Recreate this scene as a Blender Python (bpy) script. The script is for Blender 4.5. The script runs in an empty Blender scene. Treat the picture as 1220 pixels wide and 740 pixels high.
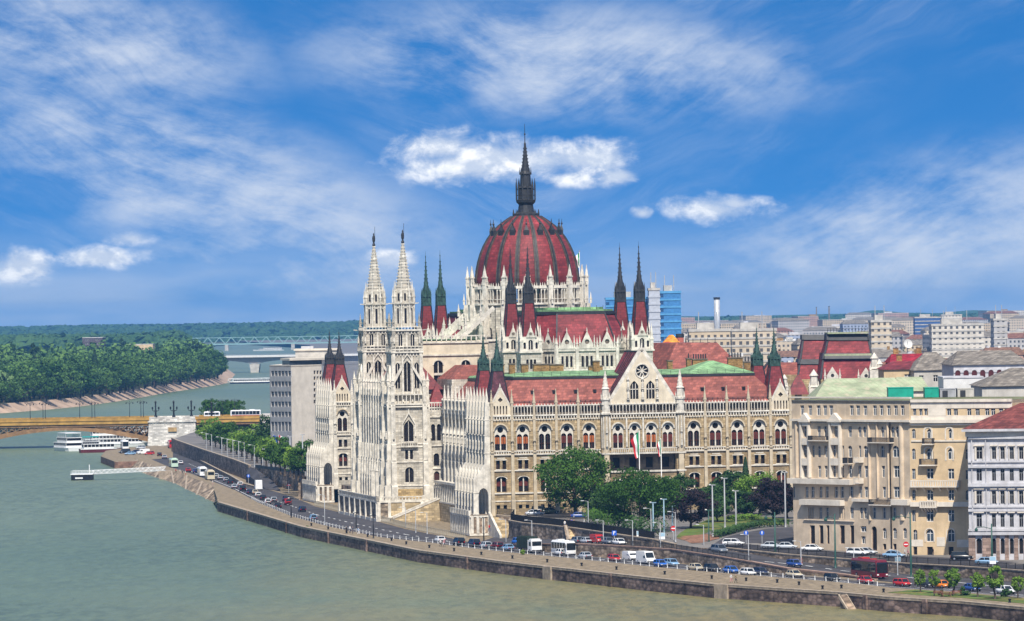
import bpy, bmesh, math, random
from mathutils import Vector, Matrix, noise
from mathutils.geometry import tessellate_polygon, delaunay_2d_cdt
R = math.radians
random.seed(7)
SC = bpy.context.scene
COL = SC.collection
# ------------------------------------------------------------------ camera
F, HC, ROLL, HOR = 6000.0, 46.9, 0.016, 374.0      # focal length in photo pixels, eye height, roll, horizon row
cam_d = bpy.data.cameras.new('camera'); cam = bpy.data.objects.new('camera', cam_d); COL.objects.link(cam)
cam_d.sensor_width = 36.0; cam_d.lens = 36.0 * F / 1220.0; cam_d.clip_start = 1.0; cam_d.clip_end = 80000.0
pit = math.atan((HOR - 370.0) / F)
cr = Vector((math.cos(ROLL), 0, -math.sin(ROLL)))
cf = Vector((0, math.cos(pit), math.sin(pit)))
cu = cr.cross(cf); cr = cf.cross(cu)
mw = Matrix((cr, cu, -cf)).transposed().to_4x4(); mw.translation = (0, 0, HC)
cam.matrix_world = mw
SC.camera = cam

def ray(px, py):
 return cr * ((px - 610) / F) + cu * ((370 - py) / F) + cf
def G(px, py, z):                       # the place on level z that the sight line meets
 d = ray(px, py); t = (z - HC) / d.z
 return Vector((d.x * t, d.y * t, z))
def A(px, py, D):                       # the place at distance D on the sight line
 d = ray(px, py); t = D / d.y
 return Vector((d.x * t, D, HC + d.z * t))
def ZH(px, py, D): return A(px, py, D).z
# ------------------------------------------------------------------ sky and sun
SUN_EL, SUN_AZ = R(51), R(6)           # azimuth: to the right of straight behind the camera
HAZE_D = 4.6e-5
sd = Vector((math.sin(SUN_AZ) * math.cos(SUN_EL), -math.cos(SUN_AZ) * math.cos(SUN_EL), math.sin(SUN_EL)))
sl = bpy.data.lights.new('sun', 'SUN'); sl.energy = 5.0; sl.angle = R(0.5); sl.color = (1.0, 0.94, 0.85)
so = bpy.data.objects.new('sun', sl); COL.objects.link(so)
so.rotation_euler = (-sd).to_track_quat('-Z', 'Y').to_euler()
SC.view_settings.view_transform = 'Standard'; SC.view_settings.look = 'None'
SC.view_settings.exposure = 0.37; SC.view_settings.gamma = 1.0; SC.view_settings.use_curve_mapping = False
wd = bpy.data.worlds.new('World'); SC.world = wd; wd.use_nodes = True

class NT:
 """small shorthand for node trees"""
 def __init__(s, tree): s.t = tree; s.n = tree.nodes; s.l = tree.links
 def new(s, typ, **kw):
  n = s.n.new(typ)
  for k, v in kw.items(): setattr(n, k, v)
  return n
 def put(s, sock, v):
  if isinstance(v, bpy.types.NodeSocket): s.l.new(v, sock)
  elif v is not None: sock.default_value = v
 def math(s, op, a, b=None, c=None, clamp=False):
  n = s.new('ShaderNodeMath', operation=op); n.use_clamp = clamp
  s.put(n.inputs[0], a); s.put(n.inputs[1], b); s.put(n.inputs[2], c)
  return n.outputs[0]
 def noise(s, vec, scale, detail=3.0, rough=0.5, dist=0.0):
  n = s.new('ShaderNodeTexNoise'); s.put(n.inputs['Vector'], vec)
  n.inputs['Scale'].default_value = scale; n.inputs['Detail'].default_value = detail
  n.inputs['Roughness'].default_value = rough; n.inputs['Distortion'].default_value = dist
  return n.outputs[0]
 def ramp(s, fac, a, b, smooth=True):
  n = s.new('ShaderNodeMapRange'); n.interpolation_type = 'SMOOTHSTEP' if smooth else 'LINEAR'
  s.put(n.inputs[0], fac); n.inputs[1].default_value = a; n.inputs[2].default_value = b
  return n.outputs[0]
 def mix(s, fac, a, b, blend='MIX'):
  n = s.new('ShaderNodeMix', data_type='RGBA', blend_type=blend)
  s.put(n.inputs[0], fac)
  for k, v in ((6, a), (7, b)):
   if not isinstance(v, bpy.types.NodeSocket): v = (*v, 1.0)[:4]
   s.put(n.inputs[k], v)
  return n.outputs[2]
 def comb(s, x, y, z):
  n = s.new('ShaderNodeCombineXYZ')
  for k, v in enumerate((x, y, z)): s.put(n.inputs[k], v)
  return n.outputs[0]
 def sep(s, v):
  n = s.new('ShaderNodeSeparateXYZ'); s.put(n.inputs[0], v); return n.outputs
 def mapv(s, v, sc):
  n = s.new('ShaderNodeMapping'); s.put(n.inputs[0], v); n.inputs['Scale'].default_value = sc; return n.outputs[0]

def build_world():
 w = NT(wd.node_tree); w.n.clear()
 out = w.new('ShaderNodeOutputWorld'); bg = w.new('ShaderNodeBackground'); bg.inputs[1].default_value = 0.097
 w.l.new(bg.outputs[0], out.inputs[0])
 d = w.new('ShaderNodeTexCoord').outputs['Generated']
 x, y, z = w.sep(d)
 az = w.math('ARCTAN2', x, y); el = w.math('ARCSINE', z)
 X = w.math('MULTIPLY', az, F / 610.0)                       # about -1 .. 1 across the view
 Y = w.math('MULTIPLY', el, F / 370.0)                       # 0 at the horizon, 1 high in the view
 sky = w.new('ShaderNodeTexSky', sky_type='NISHITA'); sky.sun_disc = False
 sky.sun_elevation = SUN_EL; sky.sun_rotation = math.atan2(sd.x, sd.y)
 sky.air_density = 1.0; sky.dust_density = 0.35; sky.ozone_density = 1.6; sky.altitude = 150
 zz = w.math('ADD', w.math('MULTIPLY', w.math('MAXIMUM', z, 0.0), 2.2), 0.30)
 sv = w.new('ShaderNodeVectorMath', operation='NORMALIZE'); w.put(sv.inputs[0], w.comb(x, y, zz))
 w.put(sky.inputs[0], sv.outputs[0])
 hs = w.new('ShaderNodeHueSaturation'); hs.inputs['Saturation'].default_value = 1.42; hs.inputs['Value'].default_value = 1.0
 w.put(hs.inputs['Color'], sky.outputs[0])
 base = w.mix(1.0, hs.outputs[0], (0.80, 1.06, 1.20), 'MULTIPLY')
 # thin streaked high cloud
 P = w.comb(X, w.math('MULTIPLY', Y, 0.61), 0.0)
 wob = w.noise(P, 1.6, 3); wob2 = w.noise(w.comb(w.math('ADD', X, 7.3), Y, 0.0), 1.9, 3)
 xs = w.math('ADD', X, w.math('MULTIPLY', w.math('SUBTRACT', wob, 0.5), 0.30))
 ys = w.math('ADD', w.math('MULTIPLY', Y, 0.61), w.math('MULTIPLY', w.math('SUBTRACT', wob2, 0.5), 0.22))
 # streaks fall from upper left to lower right on the left half, rise on the right half
 sgn = w.ramp(X, -0.15, 0.35)
 slope = w.math('ADD', w.math('MULTIPLY', sgn, -0.85), 0.42)
 sx = w.math('ADD', ys, w.math('MULTIPLY', xs, slope))
 s1 = w.noise(w.comb(w.math('MULTIPLY', xs, 1.1), w.math('MULTIPLY', sx, 4.4), 3.0), 1.5, 9, 0.66, 0.15)
 big = w.noise(w.comb(w.math('ADD', X, 2.1), w.math('MULTIPLY', sx, 1.6), 5.0), 1.25, 4, 0.55, 0.1)
 s2 = w.noise(w.comb(w.math('MULTIPLY', xs, 1.6), w.math('MULTIPLY', sx, 9.0), 6.0), 1.9, 10, 0.72, 0.35)
 puf = w.noise(w.comb(w.math('MULTIPLY', X, 1.2), w.math('MULTIPLY', Y, 1.5), 2.0), 2.6, 9, 0.62)
 cir = w.math('MULTIPLY', w.math('ADD', w.math('MULTIPLY', w.ramp(s1, 0.38, 0.78), 0.55), w.math('MULTIPLY', w.math('MULTIPLY', w.ramp(s2, 0.40, 0.80), w.ramp(puf, .35, .65)), 0.7)), w.ramp(big, 0.30, 0.66))
 def blob(cx, cy, rx, ry, k=0.0):                            # photo pixel centre and radii -> soft mask
  ax = (cx - 610) / 610.0; ay = (HOR - (cy + (cx - 610) * ROLL)) / 370.0
  u = w.math('DIVIDE', w.math('SUBTRACT', X, ax), rx / 610.0)
  v0 = w.math('SUBTRACT', Y, ay)
  if k: v0 = w.math('ADD', v0, w.math('MULTIPLY', w.math('SUBTRACT', X, ax), k))
  v = w.math('DIVIDE', v0, ry / 370.0)
  return w.math('SUBTRACT', 1.0, w.math('SQRT', w.math('ADD', w.math('MULTIPLY', u, u), w.math('MULTIPLY', v, v))))
 band = w.math('MAXIMUM', w.math('MAXIMUM', blob(240, 220, 400, 120, 0.58), blob(350, 300, 240, 95)), blob(1070, 290, 320, 115, -0.35))
 band = w.math('MAXIMUM', band, w.math('MAXIMUM', blob(680, 75, 360, 85, 0.1), blob(110, 55, 240, 90, 0.2)))
 veil = w.math('MULTIPLY', w.ramp(band, -0.25, 0.75), w.ramp(w.math('ADD', w.math('ADD', w.math('MULTIPLY', puf, .60), w.math('MULTIPLY', s2, .18)), w.math('MULTIPLY', s1, .26)), 0.385, 0.67))
 hz = w.ramp(Y, 0.36, -0.04)
 low = w.math('MULTIPLY', hz, w.ramp(w.noise(w.comb(w.math('MULTIPLY', X, 2.2), w.math('MULTIPLY', Y, 6.0), 9.0), 1.0, 5), 0.3, 0.7))
 amt = w.math('MAXIMUM', w.math('MULTIPLY', cir, 0.55), w.math('MULTIPLY', veil, 0.88))
 amt = w.math('MAXIMUM', amt, w.math('MULTIPLY', low, 0.62))
 amt = w.math('MAXIMUM', w.math('MULTIPLY', amt, w.ramp(Y, 6.0, 1.4)), w.math('MULTIPLY', w.ramp(Y, 2.0, 7.0), 0.42))  # pale cover added above the view to neutralise the fill light
 base = w.mix(w.math('MULTIPLY', w.ramp(Y, .42, -.05), .30), base, (4.6, 5.9, 7.4))
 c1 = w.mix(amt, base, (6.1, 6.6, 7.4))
 # a few fair-weather heaps
 det = w.noise(w.comb(X, w.math('MULTIPLY', Y, 0.9), 0.0), 9.0, 8, 0.62, 0.2)
 det2 = w.noise(w.comb(X, Y, 4.0), 4.0, 3, 0.5)
 allm = None
 for b in ((560, 196, 105, 26, -0.05), (528, 176, 66, 26, 0), (705, 188, 70, 27, 0.06), (640, 192, 100, 26, 0), (615, 190, 160, 30, 0.03), (600, 186, 80, 22, 0), (742, 210, 36, 13, 0), (680, 213, 40, 12, 0), (852, 250, 76, 20, 0.10), (878, 243, 42, 13, 0), (768, 254, 16, 9, 0),
              (118, 307, 62, 16, 0), (158, 285, 32, 11, 0), (22, 318, 62, 24, -0.1), (470, 308, 36, 12, 0)):
  m = blob(*b)
  allm = m if allm is None else w.math('MAXIMUM', allm, m)
 dens = w.math('ADD', allm, w.math('MULTIPLY', w.math('SUBTRACT', det, 0.5), 2.0))
 cum = w.ramp(w.math('ADD', dens, w.math('MULTIPLY', w.math('SUBTRACT', det2, 0.5), 0.5)), -0.08, 0.85)
 d2 = w.noise(w.comb(w.math('ADD', X, -.008), w.math('MULTIPLY', w.math('ADD', Y, .034), 0.9), 0.0), 9.0, 8, 0.62, 0.2)
 shade = w.ramp(w.math('ADD', w.math('MULTIPLY', w.math('SUBTRACT', det, d2), 2.6), w.math('MULTIPLY', w.math('SUBTRACT', 1.0, allm), .35)), -0.02, 0.62)
 core = w.mix(shade, (5.3, 6.0, 7.2), (9.6, 9.6, 9.5))
 c2 = w.mix(w.math('MULTIPLY', cum, 0.93), c1, core)
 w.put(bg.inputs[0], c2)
build_world()
# ------------------------------------------------------------------ materials
MATS = {}
def mat(name, col=(.5, .5, .5), rough=.85, var=.18, scale=.6, kind=None, col2=None, spec=.25, metal=0.0, bump=0.0, bs=(1.0, .45), rnd=0.0, streak=0.0, emit=0.0):
 """procedural surface: base colour with weathering noise, and by kind a brick, tile, seam or window pattern"""
 if name in MATS: return MATS[name]
 m = bpy.data.materials.new(name); m.use_nodes = True; MATS[name] = m
 w = NT(m.node_tree); b = w.n['Principled BSDF']
 b.inputs['Roughness'].default_value = rough; b.inputs['Specular IOR Level'].default_value = spec; b.inputs['Metallic'].default_value = metal
 tc = w.new('ShaderNodeTexCoord').outputs['Object']
 c = (*col, 1.0); dark = tuple(max(0, k * (1 - var * 1.6)) for k in col); light = tuple(min(1, k * (1 + var)) for k in col)
 n1 = w.noise(tc, scale, 6, .62)
 colr = w.mix(w.ramp(n1, .28, .74), dark, light)
 x, y, z = w.sep(tc); hgt = None
 if kind in ('brick', 'tile', 'brickz'):
  br = w.new('ShaderNodeTexBrick'); br.offset = .5
  h = w.math('ADD', x, w.math('MULTIPLY', y, -.6))
  w.put(br.inputs['Vector'], w.comb(h, z, 0.0))
  br.inputs['Scale'].default_value = 1.0; br.inputs['Brick Width'].default_value = bs[0]; br.inputs['Row Height'].default_value = bs[1]
  br.inputs['Mortar Size'].default_value = .035 * bs[1] / .45; br.inputs['Mortar Smooth'].default_value = .3; br.inputs['Bias'].default_value = 0.0
  br.inputs['Color1'].default_value = (.62, .62, .62, 1); br.inputs['Color2'].default_value = (1.2, 1.2, 1.2, 1)
  br.inputs['Mortar'].default_value = (.55, .55, .55, 1)
  colr = w.mix(1.0, colr, br.outputs[0], 'MULTIPLY'); hgt = br.outputs[1]
 if kind == 'rubble':                                 # coursed rough blocks, each its own shade
  vo = w.new('ShaderNodeTexVoronoi'); w.put(vo.inputs['Vector'], w.comb(w.math('DIVIDE', w.math('ADD', x, w.math('MULTIPLY', y, -.6)), bs[0]), w.math('DIVIDE', z, bs[1]), w.math('MULTIPLY', y, .05))); vo.inputs['Scale'].default_value = 1.0; vo.inputs['Randomness'].default_value = .75
  cv = w.sep(vo.outputs['Color'])[0]; ds = w.ramp(vo.outputs['Distance'], .75, .35)
  colr = w.mix(1.0, colr, w.mix(w.math('MULTIPLY', w.math('ADD', w.math('MULTIPLY', cv, .75), .25), w.math('ADD', w.math('MULTIPLY', ds, .6), .4)), (.22, .21, .2), (1.55, 1.5, 1.45)), 'MULTIPLY'); hgt = vo.outputs['Distance']
 if kind == 'seam':                                   # standing seams of sheet copper
  fx = w.math('FRACT', w.math('MULTIPLY', w.math('ADD', x, w.math('MULTIPLY', y, .35)), 1.0 / bs[0]))
  colr = w.mix(w.math('MULTIPLY', w.math('LESS_THAN', fx, .14), .55), colr, dark)
 if kind == 'win':                                    # far walls: a grid of dark openings, bs = spacing
  fx = w.math('FRACT', w.math('DIVIDE', w.math('ADD', w.math('ADD', x, y), 500.0), bs[0])); fz = w.math('FRACT', w.math('DIVIDE', w.math('ADD', z, 300.0), bs[1]))
  mk = w.math('MULTIPLY', w.math('MULTIPLY', w.math('GREATER_THAN', fx, .28), w.math('LESS_THAN', fx, .72)), w.math('MULTIPLY', w.math('GREATER_THAN', fz, .30), w.math('LESS_THAN', fz, .78)))
  nz = w.new('ShaderNodeNewGeometry').outputs['Normal']
  side = w.math('LESS_THAN', w.math('ABSOLUTE', w.sep(nz)[2]), .5)
  colr = w.mix(w.math('MULTIPLY', w.math('MULTIPLY', mk, side), .88), colr, col2 or (.03, .035, .045))
 elif col2 is not None:                               # patches of a second colour
  colr = w.mix(w.math('MULTIPLY', w.ramp(w.noise(w.mapv(tc, (1, 1, .6)), scale * 2.3, 5, .6), .48, .68), .85), colr, col2)
 if streak:                                           # rain streaks running down
  st = w.noise(w.mapv(tc, (1.6, 1.6, .09)), 1.0, 4, .6)
  colr = w.mix(w.math('MULTIPLY', w.ramp(st, .52, .80), streak), colr, tuple(k * .32 for k in col))
 if rnd:
  oi = w.new('ShaderNodeObjectInfo').outputs['Random']
  colr = w.mix(1.0, colr, w.mix(oi, (1 - rnd,) * 3, (1 + rnd * .6,) * 3), 'MULTIPLY')
 w.put(b.inputs['Base Color'], colr)
 if bump:
  bp = w.new('ShaderNodeBump'); bp.inputs['Strength'].default_value = bump; bp.inputs['Distance'].default_value = .08
  hh = w.noise(tc, scale * 5, 5, .6)
  if hgt is not None: hh = w.math('SUBTRACT', hh, hgt)
  w.put(bp.inputs['Height'], hh); w.put(b.inputs['Normal'], bp.outputs[0])
 if emit:
  b.inputs['Emission Color'].default_value = c; b.inputs['Emission Strength'].default_value = emit
 return m

def foliage(name, c0, c1, rnd=.25):
 m = bpy.data.materials.new(name); m.use_nodes = True; MATS[name] = m
 w = NT(m.node_tree); b = w.n['Principled BSDF']; b.inputs['Roughness'].default_value = .75; b.inputs['Specular IOR Level'].default_value = .12
 g = w.new('ShaderNodeNewGeometry'); tc = w.new('ShaderNodeTexCoord').outputs['Object']
 r1 = g.outputs['Random Per Island']; oi = w.new('ShaderNodeObjectInfo').outputs['Random']
 colr = w.mix(r1, c0, c1)
 big = w.ramp(w.noise(tc, .35, 3), .35, .65)
 colr = w.mix(w.math('MULTIPLY', big, .35), colr, tuple(k * 1.5 for k in c1))
 colr = w.mix(1.0, colr, w.mix(oi, (1 - rnd, 1 - rnd * .8, 1 - rnd), (1 + rnd, 1 + rnd * .7, 1 + rnd * .3)), 'MULTIPLY')
 w.put(b.inputs['Base Color'], colr)
 tr = w.new('ShaderNodeBsdfTranslucent'); w.put(tr.inputs[0], colr)
 mx = w.new('ShaderNodeMixShader'); mx.inputs[0].default_value = .22
 w.l.new(b.outputs[0], mx.inputs[1]); w.l.new(tr.outputs[0], mx.inputs[2]); w.l.new(mx.outputs[0], w.n['Material Output'].inputs[0])
 return m
# ------------------------------------------------------------------ mesh building
class MB:
 """collects shapes with one material each; build() links them as ONE mesh object"""
 def __init__(s): s.v = []; s.f = []; s.m = []; s.mats = []; s.M = None; s.sm = []
 def mi(s, m):
  if m not in s.mats: s.mats.append(m)
  return s.mats.index(m)
 def face(s, pts, m, smooth=False):
  k = len(s.v)
  s.v.extend([tuple(s.M @ Vector(p)) for p in pts] if s.M is not None else [tuple(p) for p in pts])
  s.f.append(tuple(range(k, k + len(pts)))); s.m.append(s.mi(m)); s.sm.append(smooth)
 def mesh(s, verts, faces, m, smooth=False):
  k = len(s.v); i = s.mi(m)
  s.v.extend([tuple(s.M @ Vector(p)) for p in verts] if s.M is not None else [tuple(p) for p in verts])
  for f in faces: s.f.append(tuple(k + q for q in f)); s.m.append(i); s.sm.append(smooth)
 def box(s, x0, x1, y0, y1, z0, z1, m):
  s.mesh([(x0, y0, z0), (x1, y0, z0), (x1, y1, z0), (x0, y1, z0), (x0, y0, z1), (x1, y0, z1), (x1, y1, z1), (x0, y1, z1)],
               [(3, 2, 1, 0), (4, 5, 6, 7), (0, 1, 5, 4), (1, 2, 6, 5), (2, 3, 7, 6), (3, 0, 4, 7)], m)
 def cbox(s, x, y, w, d, z0, z1, m): s.box(x - w / 2, x + w / 2, y - d / 2, y + d / 2, z0, z1, m)
 def prism(s, poly, z0, z1, m, top=True, bot=False, mtop=None):
  n = len(poly); vs = [(p[0], p[1], z0) for p in poly] + [(p[0], p[1], z1) for p in poly]
  s.mesh(vs, [(i, (i + 1) % n, n + (i + 1) % n, n + i) for i in range(n)], m)
  if top: s.tess([(p[0], p[1], z1) for p in poly], mtop or m)
  if bot: s.tess([(p[0], p[1], z0) for p in poly], m)
 def tess(s, pts, m):
  tri = tessellate_polygon([[Vector((p[0], p[1], 0)) for p in pts]])
  s.mesh(pts, tri, m)
 def slab(s, poly, y0, y1, m):                        # polygon in x,z pushed along y
  n = len(poly)
  s.mesh([(p[0], y0, p[1]) for p in poly] + [(p[0], y1, p[1]) for p in poly], [(i, (i + 1) % n, n + (i + 1) % n, n + i) for i in range(n)], m)
  tri = tessellate_polygon([[Vector((p[0], p[1], 0)) for p in poly]])
  s.mesh([(p[0], y0, p[1]) for p in poly], tri, m); s.mesh([(p[0], y1, p[1]) for p in poly], tri, m)
 def slabx(s, poly, x0, x1, m):                       # polygon in y,z pushed along x
  n = len(poly)
  s.mesh([(x0, p[0], p[1]) for p in poly] + [(x1, p[0], p[1]) for p in poly], [(i, (i + 1) % n, n + (i + 1) % n, n + i) for i in range(n)], m)
  tri = tessellate_polygon([[Vector((p[0], p[1], 0)) for p in poly]])
  s.mesh([(x0, p[0], p[1]) for p in poly], tri, m); s.mesh([(x1, p[0], p[1]) for p in poly], tri, m)
 def lathe(s, cx, cy, prof, n, m, rot=0.0, smooth=False, cap=True):
  vs = []; k = len(prof)
  for r, z in prof:
   for i in range(n):
    a = rot + 2 * math.pi * i / n; vs.append((cx + r * math.cos(a), cy + r * math.sin(a), z))
  fs = [(j * n + i, j * n + (i + 1) % n, (j + 1) * n + (i + 1) % n, (j + 1) * n + i) for j in range(k - 1) for i in range(n)]
  if cap: fs += [tuple(range((k - 1) * n, k * n)), tuple(range(n - 1, -1, -1))]
  s.mesh(vs, fs, m, smooth)
 def frus(s, cx, cy, z0, z1, r0, r1, n, m, rot=None):
  if rot is None: rot = math.pi / n
  s.lathe(cx, cy, [(r0, z0), (max(r1, .001), z1)], n, m, rot)
 def sq(s, cx, cy, prof, m):                          # square lathe: profile of half widths
  s.lathe(cx, cy, [(h * 1.41421, z) for h, z in prof], 4, m, math.pi / 4)
 def bar(s, p, q, w, m, h=None):
  p = Vector(p); q = Vector(q); d = (q - p)
  if d.length < 1e-6: return
  d.normalize(); a = d.cross(Vector((0, 0, 1)))
  if a.length < 1e-3: a = Vector((1, 0, 0))
  a.normalize(); b = a.cross(d); h = h or w
  vs = [tuple(e + a * (w / 2 * i) + b * (h / 2 * j)) for e in (p, q) for i, j in ((-1, -1), (1, -1), (1, 1), (-1, 1))]
  s.mesh(vs, [(0, 1, 2, 3), (7, 6, 5, 4), (0, 4, 5, 1), (1, 5, 6, 2), (2, 6, 7, 3), (3, 7, 4, 0)], m)
 def tube(s, pts, rads, n, m, smooth=True):
  vs = []
  for k, p in enumerate(pts):
   p = Vector(p); d = (Vector(pts[min(k + 1, len(pts) - 1)]) - Vector(pts[max(k - 1, 0)])).normalized()
   a = d.cross(Vector((0.02, 1, 0.05))).normalized(); b = d.cross(a)
   r = rads[k] if isinstance(rads, (list, tuple)) else rads
   for i in range(n):
    t = 2 * math.pi * i / n; vs.append(tuple(p + a * (r * math.cos(t)) + b * (r * math.sin(t))))
  L = len(pts)
  s.mesh(vs, [(j * n + i, j * n + (i + 1) % n, (j + 1) * n + (i + 1) % n, (j + 1) * n + i) for j in range(L - 1) for i in range(n)] + [tuple(range(n)), tuple(range((L - 1) * n, L * n))], m, smooth)
 def holed(s, poly, holes):
  """triangles of a polygon with holes: constrained Delaunay, then drop what lies in a hole"""
  vs = []; es = []
  for l in [poly] + holes:
   k = len(vs); n = len(l); vs += [Vector((p[0], p[1])) for p in l]; es += [(k + i, k + (i + 1) % n) for i in range(n)]
  co, _, fa, *_ = delaunay_2d_cdt(vs, es, [], 0, 1e-5)
  def ins(q, x, y):
   c = False
   for i in range(len(q)):
    a, b = q[i], q[i - 1]
    if (a[1] > y) != (b[1] > y) and x < (b[0] - a[0]) * (y - a[1]) / (b[1] - a[1]) + a[0]: c = not c
   return c
  bb = [(min(p[0] for p in h), max(p[0] for p in h), h) for h in holes]; out = []
  for f in fa:
   x = sum(co[i].x for i in f) / len(f); y = sum(co[i].y for i in f) / len(f)
   if ins(poly, x, y) and not any(a <= x <= b and ins(h, x, y) for a, b, h in bb): out.append(tuple(f))
  return co, out
 def wall(s, poly, holes, m, depth=.5, y=0.0, mrev=None):
  """wall in the x,z plane at y, openings cut through with reveals going back by depth"""
  co, tri = s.holed(poly, holes)
  s.mesh([(p.x, y, p.y) for p in co], tri, m)
  for h in holes:
   n = len(h)
   s.mesh([(p[0], y, p[1]) for p in h] + [(p[0], y + depth, p[1]) for p in h], [(i, (i + 1) % n, n + (i + 1) % n, n + i) for i in range(n)], mrev or m)
 def pane(s, poly, y, m):
  tri = tessellate_polygon([[Vector((p[0], p[1], 0)) for p in poly]])
  s.mesh([(p[0], y, p[1]) for p in poly], tri, m)
 def data(s, name):
  me = bpy.data.meshes.new(name); me.from_pydata(s.v, [], s.f)
  for m in s.mats: me.materials.append(m)
  me.polygons.foreach_set('material_index', s.m); me.polygons.foreach_set('use_smooth', s.sm); me.update()
  return me
 def build(s, name, parent=None, loc=(0, 0, 0), rz=0.0):
  return link(name, s.data(name), parent, loc, rz)

def link(name, me, parent=None, loc=(0, 0, 0), rz=0.0):
 o = bpy.data.objects.new(name, me); COL.objects.link(o); o.location = loc; o.rotation_euler = (0, 0, rz)
 if parent is not None: o.parent = parent
 return o
def tag(o, label=None, cat=None, group=None, kind=None):
 if label: o['label'] = label
 if cat: o['category'] = cat
 if group: o['group'] = group
 if kind: o['kind'] = kind
 return o
def thing(name, label, cat, loc=(0, 0, 0), rz=0.0, group=None):
 o = bpy.data.objects.new(name, None); COL.objects.link(o); o.location = loc; o.rotation_euler = (0, 0, rz); o.empty_display_size = .5
 return tag(o, label, cat, group)
def dup(src, loc, rz, label=None, group=None, swap=None):
 """a copy of a thing with copies of its parts and sub-parts; swap exchanges one material for another on the copies"""
 def cp(o, par):
  c = o.copy(); COL.objects.link(c)
  if par is not None: c.parent = par
  if swap and c.type == 'MESH' and any(m in swap for m in o.data.materials):
   key = (o.data.name, tuple(sorted((a.name, b.name) for a, b in swap.items())))
   if key not in DUPM:
    d = o.data.copy()
    for i, m in enumerate(d.materials):
     if m in swap: d.materials[i] = swap[m]
    DUPM[key] = d
   c.data = DUPM[key]
  for ch in KIDS.get(o.name) or list(o.children): cp(ch, c)
  return c
 r = cp(src, None); r.location = loc; r.rotation_euler = (0, 0, rz)
 if label: r['label'] = label
 if group: r['group'] = group
 return r
DUPM = {}; KIDS = {}
def arch(cx, w, z0, z1, n=8, pointed=0.0, seg=1.0):
 """opening outline: straight jambs from z0, round (or pointed / flatter) head up to z1"""
 r = w / 2; rise = r * seg * (1 + pointed); zs = z1 - rise; pts = [(cx - r, z0), (cx + r, z0)]
 for i in range(n + 1):
  t = math.pi * i / n
  c = math.cos(t); sn = math.sin(t)
  if pointed: sn = (1 - abs(c)) ** .62
  pts.append((cx + r * c, zs + rise * sn))
 return pts
def rect(cx, w, z0, z1): return [(cx - w / 2, z0), (cx + w / 2, z0), (cx + w / 2, z1), (cx - w / 2, z1)]
def circ(cx, cz, r, n=12): return [(cx + r * math.cos(2 * math.pi * i / n), cz + r * math.sin(2 * math.pi * i / n)) for i in range(n)]

M_WHITE = mat('pale_limestone', (.55, .505, .42), var=.22, scale=.4, kind='brick', bs=(1.3, .6), col2=(.45, .395, .31), streak=.6, bump=.15)
M_TRIM = mat('carved_limestone', (.61, .565, .48), var=.22, scale=.7, streak=.5)
M_OLD = mat('weathered_limestone', (.43, .325, .185), var=.3, scale=.16, kind='brick', bs=(1.2, .55), col2=(.22, .145, .075), streak=.55, bump=.25)
M_TAN = mat('tan_limestone', (.49, .41, .29), var=.2, scale=.4, streak=.45)
M_GABLE = mat('ivory_limestone', (.60, .52, .39), var=.12, scale=.5, streak=.25)
M_DKSTONE = mat('soot_and_shade_stone', (.16, .13, .10), var=.3, scale=.6)  # dark stone; in arcades, slots and arches its darkness stands for shade
M_TILE = mat('red_roof_tile', (.30, .095, .07), var=.26, scale=.35, kind='brick', bs=(1.1, .6), rough=.7, col2=(.19, .062, .05), streak=.5)
M_TILE2 = mat('deep_red_roof_tile', (.235, .036, .038), var=.3, scale=.3, kind='brick', bs=(1.1, .65), rough=.6, col2=(.15, .026, .028), streak=.5)
M_TILEP = mat('plum_roof_tile', (.10, .030, .040), var=.3, scale=.6, kind='brick', bs=(.6, .4), rough=.6)
M_COPPER = mat('green_copper', (.21, .36, .17), var=.34, scale=.4, kind='seam', bs=(.9, 1), rough=.7)
M_IRON = mat('dark_roof_iron', (.028, .028, .03), var=.3, scale=1.0, rough=.55, spec=.4)
M_VERDI = mat('verdigris_iron', (.035, .075, .06), var=.4, scale=1.4, rough=.6)
M_GLASS = mat('dark_window_glass', (.022, .018, .018), rough=.12, var=.3, scale=1.0, spec=.2, rnd=.5)
M_BROWN = mat('brown_window_wood', (.07, .024, .014), rough=.6, var=.2, rnd=.4)
M_BLIND = mat('orange_window_blind', (.36, .10, .025), rough=.8, var=.15)
M_BLIND2 = mat('dark_red_window_blind', (.12, .025, .016), rough=.8, var=.2)
M_BLUEG = mat('blue_shaded_glass', (.10, .14, .22), rough=.15, var=.2, spec=.6)  # bluish shade of the river side put into the glass colour
M_CHIM = mat('ochre_chimney_brick', (.34, .20, .075), var=.25, scale=1.0, kind='brick', bs=(.5, .2))
M_ROUGH = mat('rough_stone_wall', (.30, .235, .175), var=.4, scale=.25, kind='rubble', bs=(1.3, .65), bump=.5)
M_ASPH = mat('asphalt', (.062, .058, .062), var=.22, scale=.15, rough=.9)
M_PAVE = mat('pale_paving', (.25, .195, .125), var=.32, scale=.6, col2=(.17, .13, .085))
M_GRASS = mat('lawn', (.085, .13, .025), var=.3, scale=.12, col2=(.22, .17, .04), rough=.95)
M_PAINT = mat('white_road_paint', (.72, .72, .70), var=.1, scale=1)
M_POLE = mat('grey_steel_pole', (.30, .31, .32), rough=.5, var=.1, spec=.4)
M_GPOLE = mat('green_painted_iron', (.02, .075, .055), rough=.5, var=.15, spec=.4)
M_BLACK = mat('black_painted_iron', (.012, .012, .013), rough=.5, var=.2)
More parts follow.
